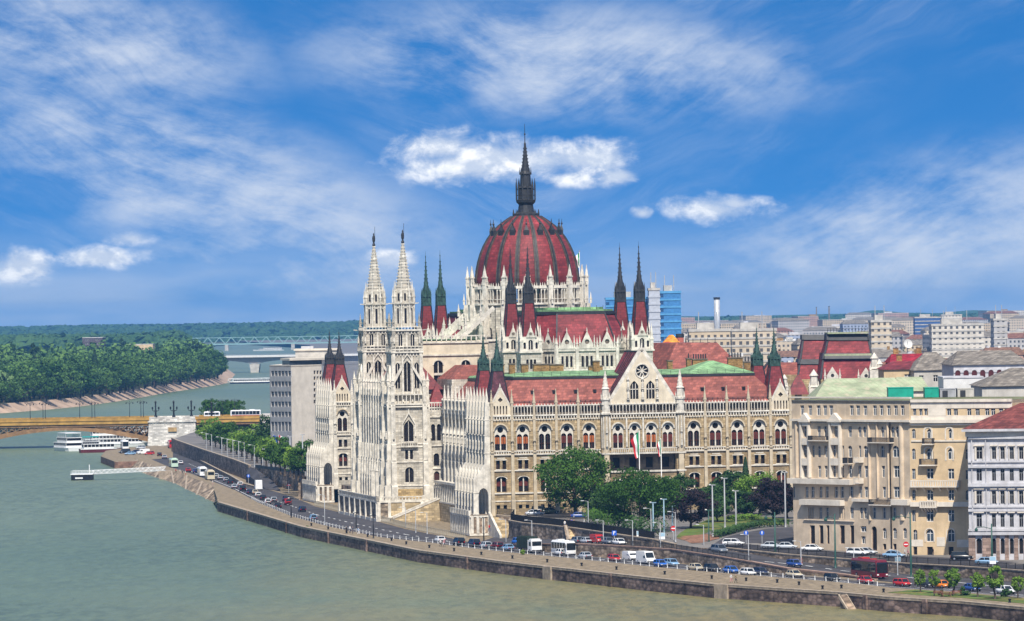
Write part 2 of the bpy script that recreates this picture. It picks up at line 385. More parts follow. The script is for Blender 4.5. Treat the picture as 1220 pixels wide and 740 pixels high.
# ================================================================== river, embankment, roads, plateau
ZW, ZQ, ZR = -7.6, -5.0, -5.1            # river, quay promenade, riverside road
PTH = R(11.2)                            # how far the parliament is turned
PO = Vector((-5.7, 1180.0, 0.0))         # its nearest river corner
PU = Vector((math.cos(PTH), math.sin(PTH), 0)); PV = Vector((-math.sin(PTH), math.cos(PTH), 0))
def PW(u, v, z=0.0): return PO + PU * u + PV * v + Vector((0, 0, z))
def GL(pts, z=None): return [G(p[0], p[1], p[2] if len(p) > 2 else z) for p in pts]

def make_water():
 m = bpy.data.materials.new('river_water'); m.use_nodes = True
 w = NT(m.node_tree); b = w.n['Principled BSDF']
 tc = w.new('ShaderNodeTexCoord').outputs['Object']
 big = w.noise(w.mapv(tc, (.004, .0016, 1)), 1.0, 4, .5, .4)
 x, y, z = w.sep(tc)
 # brown silt carried along the near bank
 silt = w.math('MULTIPLY', w.ramp(w.math('ADD', x, w.math('MULTIPLY', w.math('SUBTRACT', big, .5), 90)), -110, 30), w.ramp(y, 1500, 1020))
 silt = w.math('MULTIPLY', silt, w.ramp(w.noise(w.mapv(tc, (.02, .006, 1)), 1.0, 5, .6), .2, .6))
 c = w.mix(w.ramp(big, .3, .7), (.115, .165, .105), (.160, .205, .130))
 c = w.mix(w.math('MULTIPLY', silt, .85), c, (.26, .20, .075))
 fine = w.noise(w.mapv(tc, (.42, .13, 1)), 1.0, 6, .74, .2)
 c = w.mix(w.math('MULTIPLY', w.ramp(fine, .42, .62), w.math('ADD', w.math('MULTIPLY', w.ramp(w.noise(w.mapv(tc, (.012, .006, 1)), 1.0, 4, .6, .6), .35, .65), .40), .18)), c, (.055, .080, .055))
 w.put(b.inputs['Base Color'], c); b.inputs['Roughness'].default_value = .32; b.inputs['IOR'].default_value = 1.33; b.inputs['Specular IOR Level'].default_value = .16
 n1 = w.noise(w.mapv(tc, (.30, .075, 1)), 1.0, 8, .70, .3); n2 = w.noise(w.mapv(tc, (.06, .03, 1)), 1.0, 3, .5)
 bp = w.new('ShaderNodeBump'); bp.inputs['Strength'].default_value = .8; bp.inputs['Distance'].default_value = 1.8
 w.put(bp.inputs['Height'], w.math('ADD', n1, w.math('MULTIPLY', n2, 1.2))); w.put(b.inputs['Normal'], bp.outputs[0])
 return m
mb = MB(); mw_ = make_water()
mb.mesh([(-6000, 300, ZW), (1200, 300, ZW), (1200, 14000, ZW), (-6000, 14000, ZW)], [(0, 1, 2, 3)], mw_)
tag(mb.build('river_water'), 'green brown river water flowing past the stone quay', 'river', kind='structure')

QP = [(260.2, 598.3), (360, 627.6), (456, 647), (500, 656), (599.4, 669.2), (640, 673.9), (672.6, 677.3), (727, 683.2), (780, 688.9), (850, 696), (879.4, 697.8), (920, 700.6), (1000.7, 706), (1035.7, 709.3), (1060, 711.6), (1147, 716.8), (1209.8, 722.8), (1300, 731), (1400, 741), (1600, 761)]
TP = [(160, 546), (166.6, 549.5), (197.6, 560), (225, 568), (253.5, 579)]
PP = [(158, 537), (175, 545), (198, 555), (225, 563.5), (253, 573.5), (280, 584), (308, 599), (348.7, 615.5), (378.6, 623.8), (395.3, 628), (453, 640), (513, 646.5), (560, 652.8), (600, 657.3), (651.5, 662.2), (720, 669.2), (787, 676.1), (840, 680.8), (896.5, 685.4), (933, 688.3), (1027, 696), (1060, 700), (1140, 705), (1210, 711), (1300, 719), (1400, 728), (1600, 746)]
RP = [(205, 530), (222, 541), (257, 560), (291, 577), (314.6, 582), (348.7, 592), (375.5, 603.6), (411, 612), (447, 620.7), (484, 630.8), (520, 637.7), (560, 646.5), (600, 651.5), (650, 657), (691, 662.5), (724, 664.8), (795, 669.5), (817, 672.5), (870, 678), (935, 685), (1000, 690.2), (1044, 694), (1090, 697), (1150, 701), (1210, 706), (1300, 714), (1400, 723), (1600, 741)]
Q = GL(QP, ZQ); T = GL(TP, ZQ); Pq = GL(PP, ZQ); Pr = GL(PP, ZR); Rr = GL(RP, ZR)
def sheet(name, pts, m, label, cat, kind='structure', skirt=0.0):
 mb = MB(); mb.tess(pts, m)
 if skirt:
  n = len(pts)
  for i in range(n):
   a, b = pts[i], pts[(i + 1) % n]
   mb.face([a, b, (b[0], b[1], b[2] - skirt), (a[0], a[1], a[2] - skirt)], m)
 return tag(mb.build(name), label, cat, kind=kind)
sheet('quay', T + Q + Pq[::-1], M_PAVE, 'pale paved quay promenade along the river wall', 'quay', skirt=1.0)
sheet('riverside_road', Pr + Rr[::-1], M_ASPH, 'grey riverside road lined with parked cars', 'road', skirt=.6)
# pavement behind the road, running under the upper ground
back = [PW(30, 520, -5.06), PW(12, 262, -5.06), PW(12, 4, -5.06)] + [Vector((q[0], q[1] + 30, -5.06)) for q in GL([(700, 640), (800, 650), (900, 660), (1000, 672), (1100, 686), (1250, 700), (1400, 712), (1600, 728)], -5.06)]
sheet('pavement', [Vector((p[0], p[1], -5.06)) for p in Rr] + back[::-1], M_PAVE, 'grey pavement at the foot of the embankment walls', 'pavement', skirt=.6)

# quay wall: rough blocks with a pale coping, water side
def ribbon(mb, pts, z0, z1, m, back=0.0):
 for a, b in zip(pts[:-1], pts[1:]):
  mb.face([(a[0], a[1], z0), (b[0], b[1], z0), (b[0], b[1], z1), (a[0], a[1], z1)], m)
def offset(pts, d):
 out = []
 for i, p in enumerate(pts):
  a = Vector(pts[max(i - 1, 0)]); b = Vector(pts[min(i + 1, len(pts) - 1)]); t = (b - a); t.z = 0; t.normalize()
  out.append(Vector((p[0], p[1], p[2])) + Vector((t.y, -t.x, 0)) * d)
 return out
def solid_wall(mb, pts, th, z0, m, mcop=None, cop=.25, over=.12, dz=None):
 """a wall that follows pts (each with its own top height) with a coping on it"""
 o = offset(pts, th / 2); i = offset(pts, -th / 2)
 for k in range(len(pts) - 1):
  for s in (o, i): mb.face([(s[k][0], s[k][1], z0 if dz is None else s[k][2] - dz), (s[k + 1][0], s[k + 1][1], z0 if dz is None else s[k + 1][2] - dz), tuple(s[k + 1]), tuple(s[k])], m)
  mb.face([tuple(o[k]), tuple(o[k + 1]), tuple(i[k + 1]), tuple(i[k])], mcop or m)
 for k in (0, -1): mb.face([(o[k][0], o[k][1], z0 if dz is None else o[k][2] - dz), (i[k][0], i[k][1], z0 if dz is None else o[k][2] - dz), tuple(i[k]), tuple(o[k])], m)
 if mcop:
  o = offset(pts, th / 2 + over); i = offset(pts, -th / 2 - over)
  for k in range(len(pts) - 1):
   a, b, c, d = o[k], o[k + 1], i[k + 1], i[k]; up = Vector((0, 0, cop))
   mb.face([a + up, b + up, c + up, d + up], mcop); mb.face([a + up, b + up, b, a], mcop); mb.face([d + up, c + up, c, d], mcop); mb.face([a, b, c, d], mcop)
  for k in (0, -1): mb.face([o[k], i[k], i[k] + up, o[k] + up], mcop)
M_COPING = mat('pale_coping_stone', (.34, .275, .205), var=.22, scale=.8)
M_QWALL = mat('dark_quay_masonry', (.185, .135, .115), var=.4, scale=.22, kind='rubble', bs=(1.6, .7), bump=.5)
qt = thing('quay_wall', 'long dark stone quay wall with pale coping above the river', 'quay wall')
mb = MB(); Qd = offset(Q, .35)
ribbon(mb, Qd, ZW - 1.5, ZQ - .02, M_QWALL)
mb.build('masonry', qt)
mb = MB(); solid_wall(mb, [Vector((p[0], p[1], ZQ + .01)) for p in offset(Q, -.1)], 1.1, ZQ - .35, M_COPING, M_COPING, .12, .03); mb.build('coping', qt)
for px in (300, 345, 395, 440, 560, 655, 730, 862, 1034, 1105):          # buttress strips on the wall
 k = min(range(len(QP)), key=lambda i: abs(QP[i][0] - px)); k = min(max(k, 1), len(QP) - 2)
 k = k if QP[k][0] <= px else k - 1; t = (px - QP[k][0]) / (QP[k + 1][0] - QP[k][0])
 c = Q[k].lerp(Q[k + 1], t); d = (Q[k + 1] - Q[k]).normalized(); nrm = Vector((d.y, -d.x, 0)); wd_ = 2.1 if px in (862, 655) else .6
 mb = MB(); a = c - d * wd_ + nrm * .75; b = c + d * wd_ + nrm * .75; e = c + d * wd_; f = c - d * wd_
 mb.prism([a, b, e, f], ZW - 1.5, ZQ + .06, M_COPING if px in (862, 655) else M_QWALL); mb.build('buttress', qt)
c = G(1012, 707.5, ZQ); d = (G(1040, 710, ZQ) - c).normalized(); nrm = Vector((d.y, -d.x, 0)); mb = MB()
for s in (0, 1.5):                                                         # the steps let into the wall
 a = c + nrm * (.5 + s)
 mb.mesh([a, a + d * 4.2 + Vector((0, 0, -3.2)), a + d * 4.2 + Vector((0, 0, -3.7)) , a + Vector((0, 0, -.6)), a + nrm * .35, a + nrm * .35 + d * 4.2 + Vector((0, 0, -3.2)), a + nrm * .35 + d * 4.2 + Vector((0, 0, -3.7)), a + nrm * .35 + Vector((0, 0, -.6))],
   [(0, 1, 2, 3), (7, 6, 5, 4), (0, 1, 5, 4), (3, 2, 6, 7), (0, 3, 7, 4), (1, 2, 6, 5)], M_COPING)
for k in range(12):
 a = c + nrm * .75 + d * (.2 + k * .34) + Vector((0, 0, -.27 * k - .1)); mb.prism([a, a + d * .34, a + d * .34 + nrm * 1.3, a + nrm * 1.3], ZW - 1, a.z, M_ROUGH)
mb.build('quay_steps', qt)

# stone revetment sloping into the water upstream
M_REVET = mat('revetment_blocks', (.30, .235, .165), var=.28, scale=.4, kind='rubble', bs=(3.0, .8), bump=.5)
SB = GL([(150, 557), (163, 561), (174, 566.5), (207, 577), (228.7, 588), (245, 596), (259.8, 603)], ZW - .3)
ST = [T[0], T[1], T[1].lerp(T[2], .5), T[2], T[3], T[4], Q[0]]
rv = thing('stone_revetment', 'sloping bank of pale stone blocks with straight ribs beside the road', 'embankment')
mb = MB()
for k in range(len(SB) - 1): mb.face([SB[k], SB[k + 1], ST[k + 1] + Vector((0, 0, .03)), ST[k] + Vector((0, 0, .03))], M_REVET)
mb.build('block_slope', rv)
for k in range(9):
 t = (k + .5) / 9 * (len(SB) - 1); i = int(t); f = t - i; mb = MB()
 mb.bar(SB[i].lerp(SB[i + 1], f) + Vector((0, 0, .1)), ST[i].lerp(ST[i + 1], min(1, f + .25)) + Vector((0, 0, .16)), .55, M_COPING, .3); mb.build('rib', rv)
# low stone jetty by the boats
JP = GL([(120, 543.6), (126, 537), (150, 533.5), (185, 531), (206, 532), (206, 545), (163.5, 549), (136.3, 549.8)], ZQ - .06)
jt = thing('stone_jetty', 'low reddish stone jetty head below the yellow bridge', 'jetty')
M_JET = mat('reddish_jetty_stone', (.24, .14, .10), var=.3, scale=.6, kind='brick', bs=(1.4, .5))
mb = MB(); mb.prism(JP, ZW - 1, ZQ - .2, M_JET, top=False); mb.build('masonry', jt)
mb = MB(); mb.prism(JP, ZQ - .2, ZQ - .06, M_COPING, mtop=M_PAVE); mb.build('paved_top', jt)

# ------------------------------------------------------------------ upper ground, one sheet to the horizon
UB = [(608.7, 621, -.8), (624, 623.8, -.75), (655, 626.5, -.7), (685, 630, -.65), (733, 637, -.65), (780, 643.5, -1.0), (806, 649, -1.7), (835, 652.8, -2.1), (867, 653.6, -2.3), (903, 657.5, -2.5), (940, 661.3, -2.75), (1007, 666.6, -3.0), (1080, 672, -3.0), (1145, 675.5, -3.0), (1210, 680, -3.0), (1300, 687, -3.0), (1400, 695, -3.0), (1600, 711, -3.0)]
UF = [PW(1.2, -1.6, -.2), PW(4.5, -5.5, -.5)] + GL(UB)                    # front edge
UL = GL([(205, 523.5, -.4), (211.6, 526.5, -.4), (244, 538, -.4), (280, 549.8, -.5), (297.5, 556.5, -.6), (305, 558.5, -.6), (335, 562.5, -.4), (362, 567, -.2)])
WEST = [Vector((-345, 8600, -1)), Vector((-185, 4300, -1)), Vector((-98, 2420, -1)), Vector((-140, 2330, -1)), Vector((-135, 2215, -1))] + UL + [PW(2, 258, 0), PW(2, 100, 0), PW(6.9, 99.5, 0), PW(6.9, 24.6, 0), PW(2, 24, 0), PW(2, 3, 0)]
EDGE = WEST + UF
FAR = [Vector((300, 820, -3.0)), Vector((700, 900, -2)), Vector((9000, 2500, -1)), Vector((9000, 12500, -1)), Vector((-800, 12500, -1))]
ANCH = [(p.x, p.y, p.z, 1.0) for p in UF] + [(p.x, p.y, p.z, 1.0) for p in UL] + [(*PW(u, v, 0), 1.0) for u, v in ((5, 3), (20, 3), (36, 3), (50, 3), (66, 3), (73, 20), (2, 60), (2, 130), (2, 250), (90, 60), (90, 0), (110, 0))] + [(150, 1090, -1.6, 1.), (220, 1040, -2.6, 1.), (130, 1030, -2.8, 1.)]
def zU(x, y):
 """height of the upper ground: falls from the square down to the riverside street"""
 if y > 1700: return -1.0
 s = t = 0.0
 for ax, ay, az, k in ANCH:
  q = k / ((x - ax) ** 2 + (y - ay) ** 2 + 4.0) ** 1.5; s += q; t += q * az
 return t / s
def cdt(name_pts, extra, zf, m, mb=None):
 n = len(name_pts); vs = [Vector((p[0], p[1])) for p in name_pts] + [Vector(e) for e in extra]
 co, ed, fa, *_ = delaunay_2d_cdt(vs, [], [list(range(n))], 1, 1e-4)
 bz = {(round(p[0], 2), round(p[1], 2)): p[2] for p in name_pts if len(p) > 2 and p[2] is not None}
 v3 = [(c.x, c.y, bz.get((round(c.x, 2), round(c.y, 2)), None) if (round(c.x, 2), round(c.y, 2)) in bz else zf(c.x, c.y)) for c in co]
 mb = mb or MB(); mb.mesh(v3, [tuple(f) for f in fa], m); return mb
def inside(poly, x, y):
 c = False; n = len(poly)
 for i in range(n):
  a, b = poly[i], poly[i - 1]
  if (a[1] > y) != (b[1] > y) and x < (b[0] - a[0]) * (y - a[1]) / (b[1] - a[1]) + a[0]: c = not c
 return c
def gridpts(poly, step):
 xs = [p[0] for p in poly]; ys = [p[1] for p in poly]; out = []
 x = math.floor(min(xs) / step) * step
 while x < max(xs):
  y = math.floor(min(ys) / step) * step
  while y < max(ys):
   if inside(poly, x + .37, y + .21): out.append((x + .37, y + .21))
   y += step
  x += step
 return out
M_GROUND = mat('town_ground', (.17, .155, .14), var=.2, scale=.05)
OUT = EDGE + FAR
near = [(-140, 1300), (-140, 1680), (330, 1680), (330, 980), (-20, 980)]
mb = cdt([tuple(p) for p in OUT], [q for q in gridpts(near, 11) if inside(OUT, *q)] + [(x, y) for x in range(-800, 9000, 700) for y in range(2000, 12400, 800) if inside(OUT, x, y)], zU, M_GROUND)
ribbon_pts = EDGE
for a, b in zip(EDGE[:-1], EDGE[1:]): mb.face([a, b, (b[0], b[1], -10), (a[0], a[1], -10)], M_ROUGH)
tag(mb.build('ground'), 'pale town ground spreading back to the horizon', 'ground', kind='structure')
def overlay(name, px, m, label, cat, off=.05, step=5, kind='structure', world=False):
 pts = px if world else []
 if not world:
  for p in px:                                                      # settle each corner on the sloping ground
   q = G(p[0], p[1], -2.5)
   for _ in range(8): q = G(p[0], p[1], zU(q.x, q.y))
   pts.append(q)
 dense = []
 for a, b in zip(pts, pts[1:] + pts[:1]):
  a = Vector((a[0], a[1], 0)); b = Vector((b[0], b[1], 0)); k = max(1, int((b - a).length / step)); dense += [a.lerp(b, i / k) for i in range(k)]
 pl = [(p.x, p.y) for p in dense]
 mb = cdt(pl, gridpts(pl, step), lambda x, y: zU(x, y) + off, m)
 return tag(mb.build(name), label, cat, kind=kind)
# ------------------------------------------------------------------ middle road between the two walls
MO = GL([(560, 650, -5.05), (596, 648.8, -4.7), (640, 648.5, -3.5), (691, 648.2, -2.6), (745, 651, -2.5), (800, 654.6, -2.5), (850, 662, -2.8), (895, 669.5, -3.4), (940, 677.6, -3.95), (1007, 684.8, -4.6), (1044, 690.7, -4.92), (1090, 696.8, -5.04)]) + [Vector((p[0], p[1], -5.04)) for p in Rr[-5:]]
zm = [-5.0, -4.95, -4.7, -4.4, -3.6, -2.8, -2.5, -2.45, -2.4, -2.4, -2.65, -3.1, -3.75, -4.5, -4.95, -5.03, -5.04, -5.04, -5.04, -5.04]
MI = [Vector((p[0], p[1] + .2, z)) for p, z in zip(UF, zm)]
sheet('middle_road', MO + MI[::-1], M_ASPH, 'grey road between two rough stone retaining walls', 'road', skirt=1.5)
rt = thing('retaining_wall', 'rough rubble retaining wall between the riverside road and the road above', 'retaining wall')
mb = MB(); solid_wall(mb, MO[1:10], .6, -7, M_ROUGH); mb.build('masonry', rt)
mb = MB(); M_PINK = mat('pinkish_coping_stone', (.36, .24, .18), var=.2, scale=.8); s = [p + Vector((0, 0, .02)) for p in MO[1:11]]; solid_wall(mb, s, .7, -6.9, M_PINK, M_PINK, .16, .05, .2); mb.build('coping', rt)
rt = thing('retaining_wall', 'tall curving stone retaining wall below the black fence and the parliament', 'retaining wall')
up = lambda pts, h: [Vector((p[0], p[1], p[2] + h)) for p in pts]
mb = MB(); solid_wall(mb, up(offset(UF[:9], .25), .12), .5, -7.2, M_ROUGH); mb.build('masonry', rt)
mb = MB(); solid_wall(mb, up(offset(UF[:9], .25), .12), .6, 0, M_COPING, M_COPING, .16, .06, .2); mb.build('coping', rt)
rt = thing('retaining_wall', 'low stone retaining wall with railing below the street of apartment houses', 'retaining wall')
mb = MB(); solid_wall(mb, up(offset(UF[10:], .25), .10), .5, -7.2, M_ROUGH); mb.build('masonry', rt)
mb = MB(); solid_wall(mb, up(offset(UF[10:], .25), .10), .6, 0, M_COPING, M_COPING, .16, .06, .2); mb.build('coping', rt)
rt = thing('retaining_wall', 'long stone retaining wall below the tree lined avenue near the bridge', 'retaining wall')
mb = MB(); solid_wall(mb, up(UL[:5], .5), .6, -7.2, M_ROUGH); mb.build('masonry', rt)
mb = MB(); solid_wall(mb, up(UL[:5], .5), .7, 0, M_COPING, M_COPING, .2, .06, .2); mb.build('coping', rt)
rt = thing('retaining_wall', 'stone retaining wall topped by a black parapet leading to the far riverside pavilion', 'retaining wall')
mb = MB(); solid_wall(mb, up(UL[5:] + [PW(-5.5, 258, -.4)], .3), .6, -7.2, M_ROUGH); mb.build('masonry', rt)
mb = MB(); solid_wall(mb, up(UL[5:] + [PW(-5.5, 258, -.4)], .32), .4, 0, M_BLACK, M_BLACK, .9, .06, .1); mb.build('parapet', rt)
# ramp up from the riverside road, with its own low wall
RA = GL([(316, 582.5, -5.0), (335, 585.5, -5.0), (326, 574, -3.4), (306, 559.5, -.6), (297, 557, -.6), (293, 564, -2.2)])
sheet('ramp', RA, M_ASPH, 'short asphalt ramp climbing from the riverside road to the avenue', 'ramp', skirt=5)
rt = thing('ramp_wall', 'low pale wall dividing the ramp from the riverside road', 'wall')
mb = MB(); solid_wall(mb, GL([(236, 547, -4.2), (257, 558, -4.0), (275, 567, -3.8), (291, 576.4, -4.2), (305, 580, -4.8)]), .6, -7, M_ROUGH, M_COPING, .2, .05); mb.build('masonry', rt)
# lane paint
def dashes(name, pa, pb, label, z, fr=.5, n0=0, n1=10**6, on=3.0, off=6.0, w=.18, solid=False):
 mb = MB(); acc = 0.0; pts = [a.lerp(b, fr) for a, b in zip(pa, pb)]
 for a, b in zip(pts[:-1], pts[1:]):
  d = b - a; L = d.length; d.normalize(); nr = Vector((d.y, -d.x, 0)); t = 0.0
  while t < L:
   e = min(L, t + (L if solid else on))
   p, q = a + d * t, a + d * e
   mb.face([p + nr * w + Vector((0, 0, z)), q + nr * w + Vector((0, 0, z)), q - nr * w + Vector((0, 0, z)), p - nr * w + Vector((0, 0, z))], M_PAINT); t = e + (0 if solid else off)
 return tag(mb.build(name), label, 'road marking', kind='structure')
def resample(pts, xs, z):
 out = []
 for x in xs:
  for i in range(len(pts) - 1):
   if pts[i][0] <= x <= pts[i + 1][0]:
    t = (x - pts[i][0]) / (pts[i + 1][0] - pts[i][0]); out.append(G(x, pts[i][1] + t * (pts[i + 1][1] - pts[i][1]), z)); break
 return out
XS = [225, 253, 280, 308, 348, 378, 411, 447, 484, 520, 560, 600, 650, 691, 724, 795, 870, 935, 1000, 1044, 1090, 1150, 1210, 1300]
pa, pb = resample(PP, XS, ZR), resample(RP, XS, ZR)
dashes('road_marking', pa, pb, 'broken white centre line on the riverside road', .012, .5)
dashes('road_marking', pa, pb, 'thin white edge line along the riverside kerb', .012, .12, solid=True, w=.09)
dashes('road_marking', MO[2:16], MI[2:16], 'broken white line on the middle road', .03, .45)
# ------------------------------------------------------------------ park and street on the upper ground
overlay('lawn', [(822, 628), (812, 634), (806, 640), (812, 643.5), (832, 640), (846, 633), (858, 636.5), (880, 631), (905, 626), (938, 625.5), (941, 619), (900, 615), (850, 616)], M_GRASS, 'mown green lawn with dry yellow edges below the trees', 'grass', .06, 4, kind='stuff')
overlay('street', [(842, 654), (868, 652.6), (905, 657.6), (945, 661.6), (1010, 666.8), (1080, 672.4), (1210, 679.5), (1300, 686.6), (1590, 710), (1590, 690), (1300, 676), (1215, 670), (1140, 665.2), (1060, 661), (1000, 658), (950, 652), (947, 640), (944, 628), (915, 630), (885, 635), (862, 641)], M_ASPH, 'dark asphalt street curving past the lawn to the apartment houses', 'road', .045, 5)
overlay('brick_track', [(811, 645.5), (806, 641.5), (816, 638.8), (842, 636.5), (858, 639.5), (857, 642), (838, 649), (824, 650)], mat('red_brick_paving', (.30, .15, .09), var=.3, scale=.8, kind='brick', bs=(.4, .2)), 'curved tram crossing paved in reddish brick', 'tram track', .07, 3)
# ================================================================== the parliament
PAR = thing('parliament_building', 'huge white neo-gothic parliament with red ribbed dome, twin white spires and red roofs', 'parliament', PO, PTH)
def part(name, mb, loc=(0, 0, 0), rz=0.0, parent=None):
 me = mb.data(name) if isinstance(mb, MB) else mb
 return link(name, me, parent or PAR, loc, rz)
W90 = -math.pi / 2                                   # a wall that looks at the river
BW = 5.3
def hood(mb, cx, w, zs, y, m, th=.28, pr=.16, n=12, k=1.0):
 """moulding over a round head"""
 r0, r1 = w / 2, w / 2 + th
 for i in range(n):
  a, b = math.pi * i / n, math.pi * (i + 1) / n
  P = [(cx + r * math.cos(t), zs + r * math.sin(t) * k) for r, t in ((r0, a), (r1, a), (r1, b), (r0, b))]
  mb.slab(P, y - pr, y + .02, m)
def arcade_strip(mb, w, y0, z0, z1, n, m, mback, depth=1.1):
 """open parapet arcade: slim columns, dark gallery behind, spiked rail"""
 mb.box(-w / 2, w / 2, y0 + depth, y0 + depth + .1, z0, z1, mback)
 mb.box(-w / 2, w / 2, y0 - .1, y0 + depth, z1 - .06, z1 + .16, m)
 for i in range(n + 1):
  x = -w / 2 + w * i / n; mb.cbox(x, y0 + .1, .17, .2, z0, z1 - .06, m)
  if i < n:
   xm = x + w / n / 2
   mb.slab([(x + .08, z1 - .06), (x + .08, z1 - .34), (xm, z1 - .06)], y0, y0 + .2, m); mb.slab([(xm, z1 - .06), (x + w / n - .08, z1 - .34), (x + w / n - .08, z1 - .06)], y0, y0 + .2, m)
   mb.frus(xm, y0 + .05, z1 + .16, z1 + .62, .17, .01, 4, m)
def ledges(mb, w, m, y=0.0, L=((2.9, 3.15, .16), (4.68, 5.0, .26), (10.0, 10.32, .26), (13.75, 14.05, .38), (14.55, 14.8, .30))):
 for z0, z1, p in L: mb.box(-w / 2, w / 2, y - p, y, z0, z1, m)
def corbels(mb, w, y, m, z0=22.0, z1=23.1):
 mb.box(-w / 2, w / 2, y - .52, y + .3, z1 - .25, z1 + .06, m)
 n = max(3, int(w / .62))
 for i in range(n):
  x = -w / 2 + (i + .5) * w / n; mb.box(x - .1, x + .1, y - .42, y, z0, z1 - .25, m)
 mb.box(-w / 2, w / 2, y - .14, y, z0 - .12, z0 + .12, m)
def bay_mesh(w, wall, gable=False, big=3.1):
 mb = MB()
 holes = [arch(0, big, 14.85, 20.95, 12), rect(-.75, .92, 10.5, 12.6), rect(.75, .92, 10.5, 12.6), arch(0, 2.4, 5.15, 8.75, 8, seg=.5), rect(-.82, .85, 1.2, 2.1), rect(.82, .85, 1.2, 2.1)]
 mb.wall([(-w / 2, -1.2), (w / 2, -1.2), (w / 2, 23.0), (-w / 2, 23.0)], holes, wall, .85)
 hood(mb, 0, big, 20.95 - big / 2, 0, M_TAN, .3, .2); hood(mb, 0, 2.4, 8.15, 0, M_TRIM, .22, .12, k=.5)
 mb.box(-.95, .95, -.03, 0, 13.0, 13.2, M_TRIM); mb.box(-1.35, 1.35, -.03, .0, 10.34, 10.5, M_TRIM); mb.box(-1.4, 1.4, -.035, 0, 12.6, 12.8, M_TRIM)
 ledges(mb, w, M_TRIM)
 n = 9                                             # balustrade under the tall windows
 for i in range(n): mb.cbox(-w / 2 + (i + .5) * w / n, -.2, .2, .14, 14.05, 14.55, M_TRIM)
 corbels(mb, w, 0, M_TRIM)
 if gable:
  p = [(-w / 2, 23.0), (w / 2, 23.0), (w / 2, 24.7), (0, 29.5), (-w / 2, 24.7)]
  hs = [rect((i - 2) * .72, .34, 23.35, 25.35) for i in range(5)] + [[(0, 26.1), (.62, 26.75), (0, 27.4), (-.62, 26.75)]]
  mb.wall(p, hs, M_GABLE, .5, -.12); mb.slab([(-2.2, 23.2), (2.2, 23.2), (2.2, 25.6), (0, 27.8), (-2.2, 25.6)], .4, .45, M_DKSTONE)
  mb.wall(p, [], M_GABLE, .1, .62)
  for s in (-1, 1): mb.bar((s * (w / 2 + .1), .1, 24.5), (0, .1, 29.75), .5, M_TRIM, .34)
  mb.frus(0, .1, 29.5, 30.7, .28, .02, 6, M_TRIM)
 else:
  arcade_strip(mb, w, -.2, 23.05, 25.2, 7, M_TRIM, M_DKSTONE)
 return mb.data('facade_bay')
def bigwin_mesh(big, blind):
 mb = MB(); mb.wall(arch(0, big, 14.85, 20.95, 12), [arch(s * .74, 1.2, 14.95, 18.65, 8) for s in (-1, 1)] + [circ(0, 19.72, .72)], M_TRIM, .3, .5)
 mb.pane(arch(0, big, 14.85, 20.95, 12), .92, M_GLASS)
 for s in (-1, 1):
  if blind: mb.pane(rect(s * .74, 1.16, 16.45, 18.0), .88, blind)
  mb.box(s * .74 - .05, s * .74 + .05, .74, .9, 14.95, 18.6, M_BROWN); mb.box(s * .74 - .6, s * .74 + .6, .74, .89, 16.3, 16.45, M_BROWN)
 return mb.data('arched_window')
def pairwin_mesh():
 mb = MB()
 mb.pane(rect(0, .96, 10.5, 12.6), .8, M_GLASS); mb.box(-.04, .04, .7, .79, 10.5, 12.6, M_BROWN); mb.box(-.46, .46, .7, .79, 11.7, 11.8, M_BROWN)
 return mb.data('square_window')
def lowwin_mesh():
 mb = MB(); mb.pane(arch(0, 2.42, 5.15, 8.76, 8, seg=.5), .82, M_GLASS); mb.box(-.13, .13, .3, .5, 5.15, 8.7, M_TRIM)
 for s in (-1, 1): mb.pane(rect(s * .64, .9, 6.5, 7.7), .79, M_BLIND2); mb.box(s * .64 - .45, s * .64 + .45, .7, .8, 7.72, 7.82, M_BROWN)
 return mb.data('low_arched_window')
def cellar_mesh():
 mb = MB()
 mb.pane(rect(0, .88, 1.2, 2.1), .8, M_GLASS); mb.box(-.04, .04, .7, .79, 1.2, 2.1, M_BLACK)
 return mb.data('cellar_window')
B_S = bay_mesh(BW, M_OLD); B_G = bay_mesh(BW, M_OLD, True); B_W = bay_mesh(5.0, M_WHITE); B_GW = bay_mesh(BW, M_WHITE, True)
WB = {k: bigwin_mesh(3.1, b) for k, b in (('o', M_BLIND), ('r', M_BLIND2), ('d', None))}
WP, WL, WC = pairwin_mesh(), lowwin_mesh(), cellar_mesh()
def bay(u, v, me, kind='d', rz=0.0, low=True):
 b = part('facade_bay', me, (u, v, 0), rz)
 link('arched_window', WB[kind], b); link('low_arched_window', WL, b)
 for s in (-1, 1):
  link('square_window', WP, b, (s * .75, 0, 0))
  if low: link('cellar_window', WC, b, (s * .82, 0, 0))
 return b
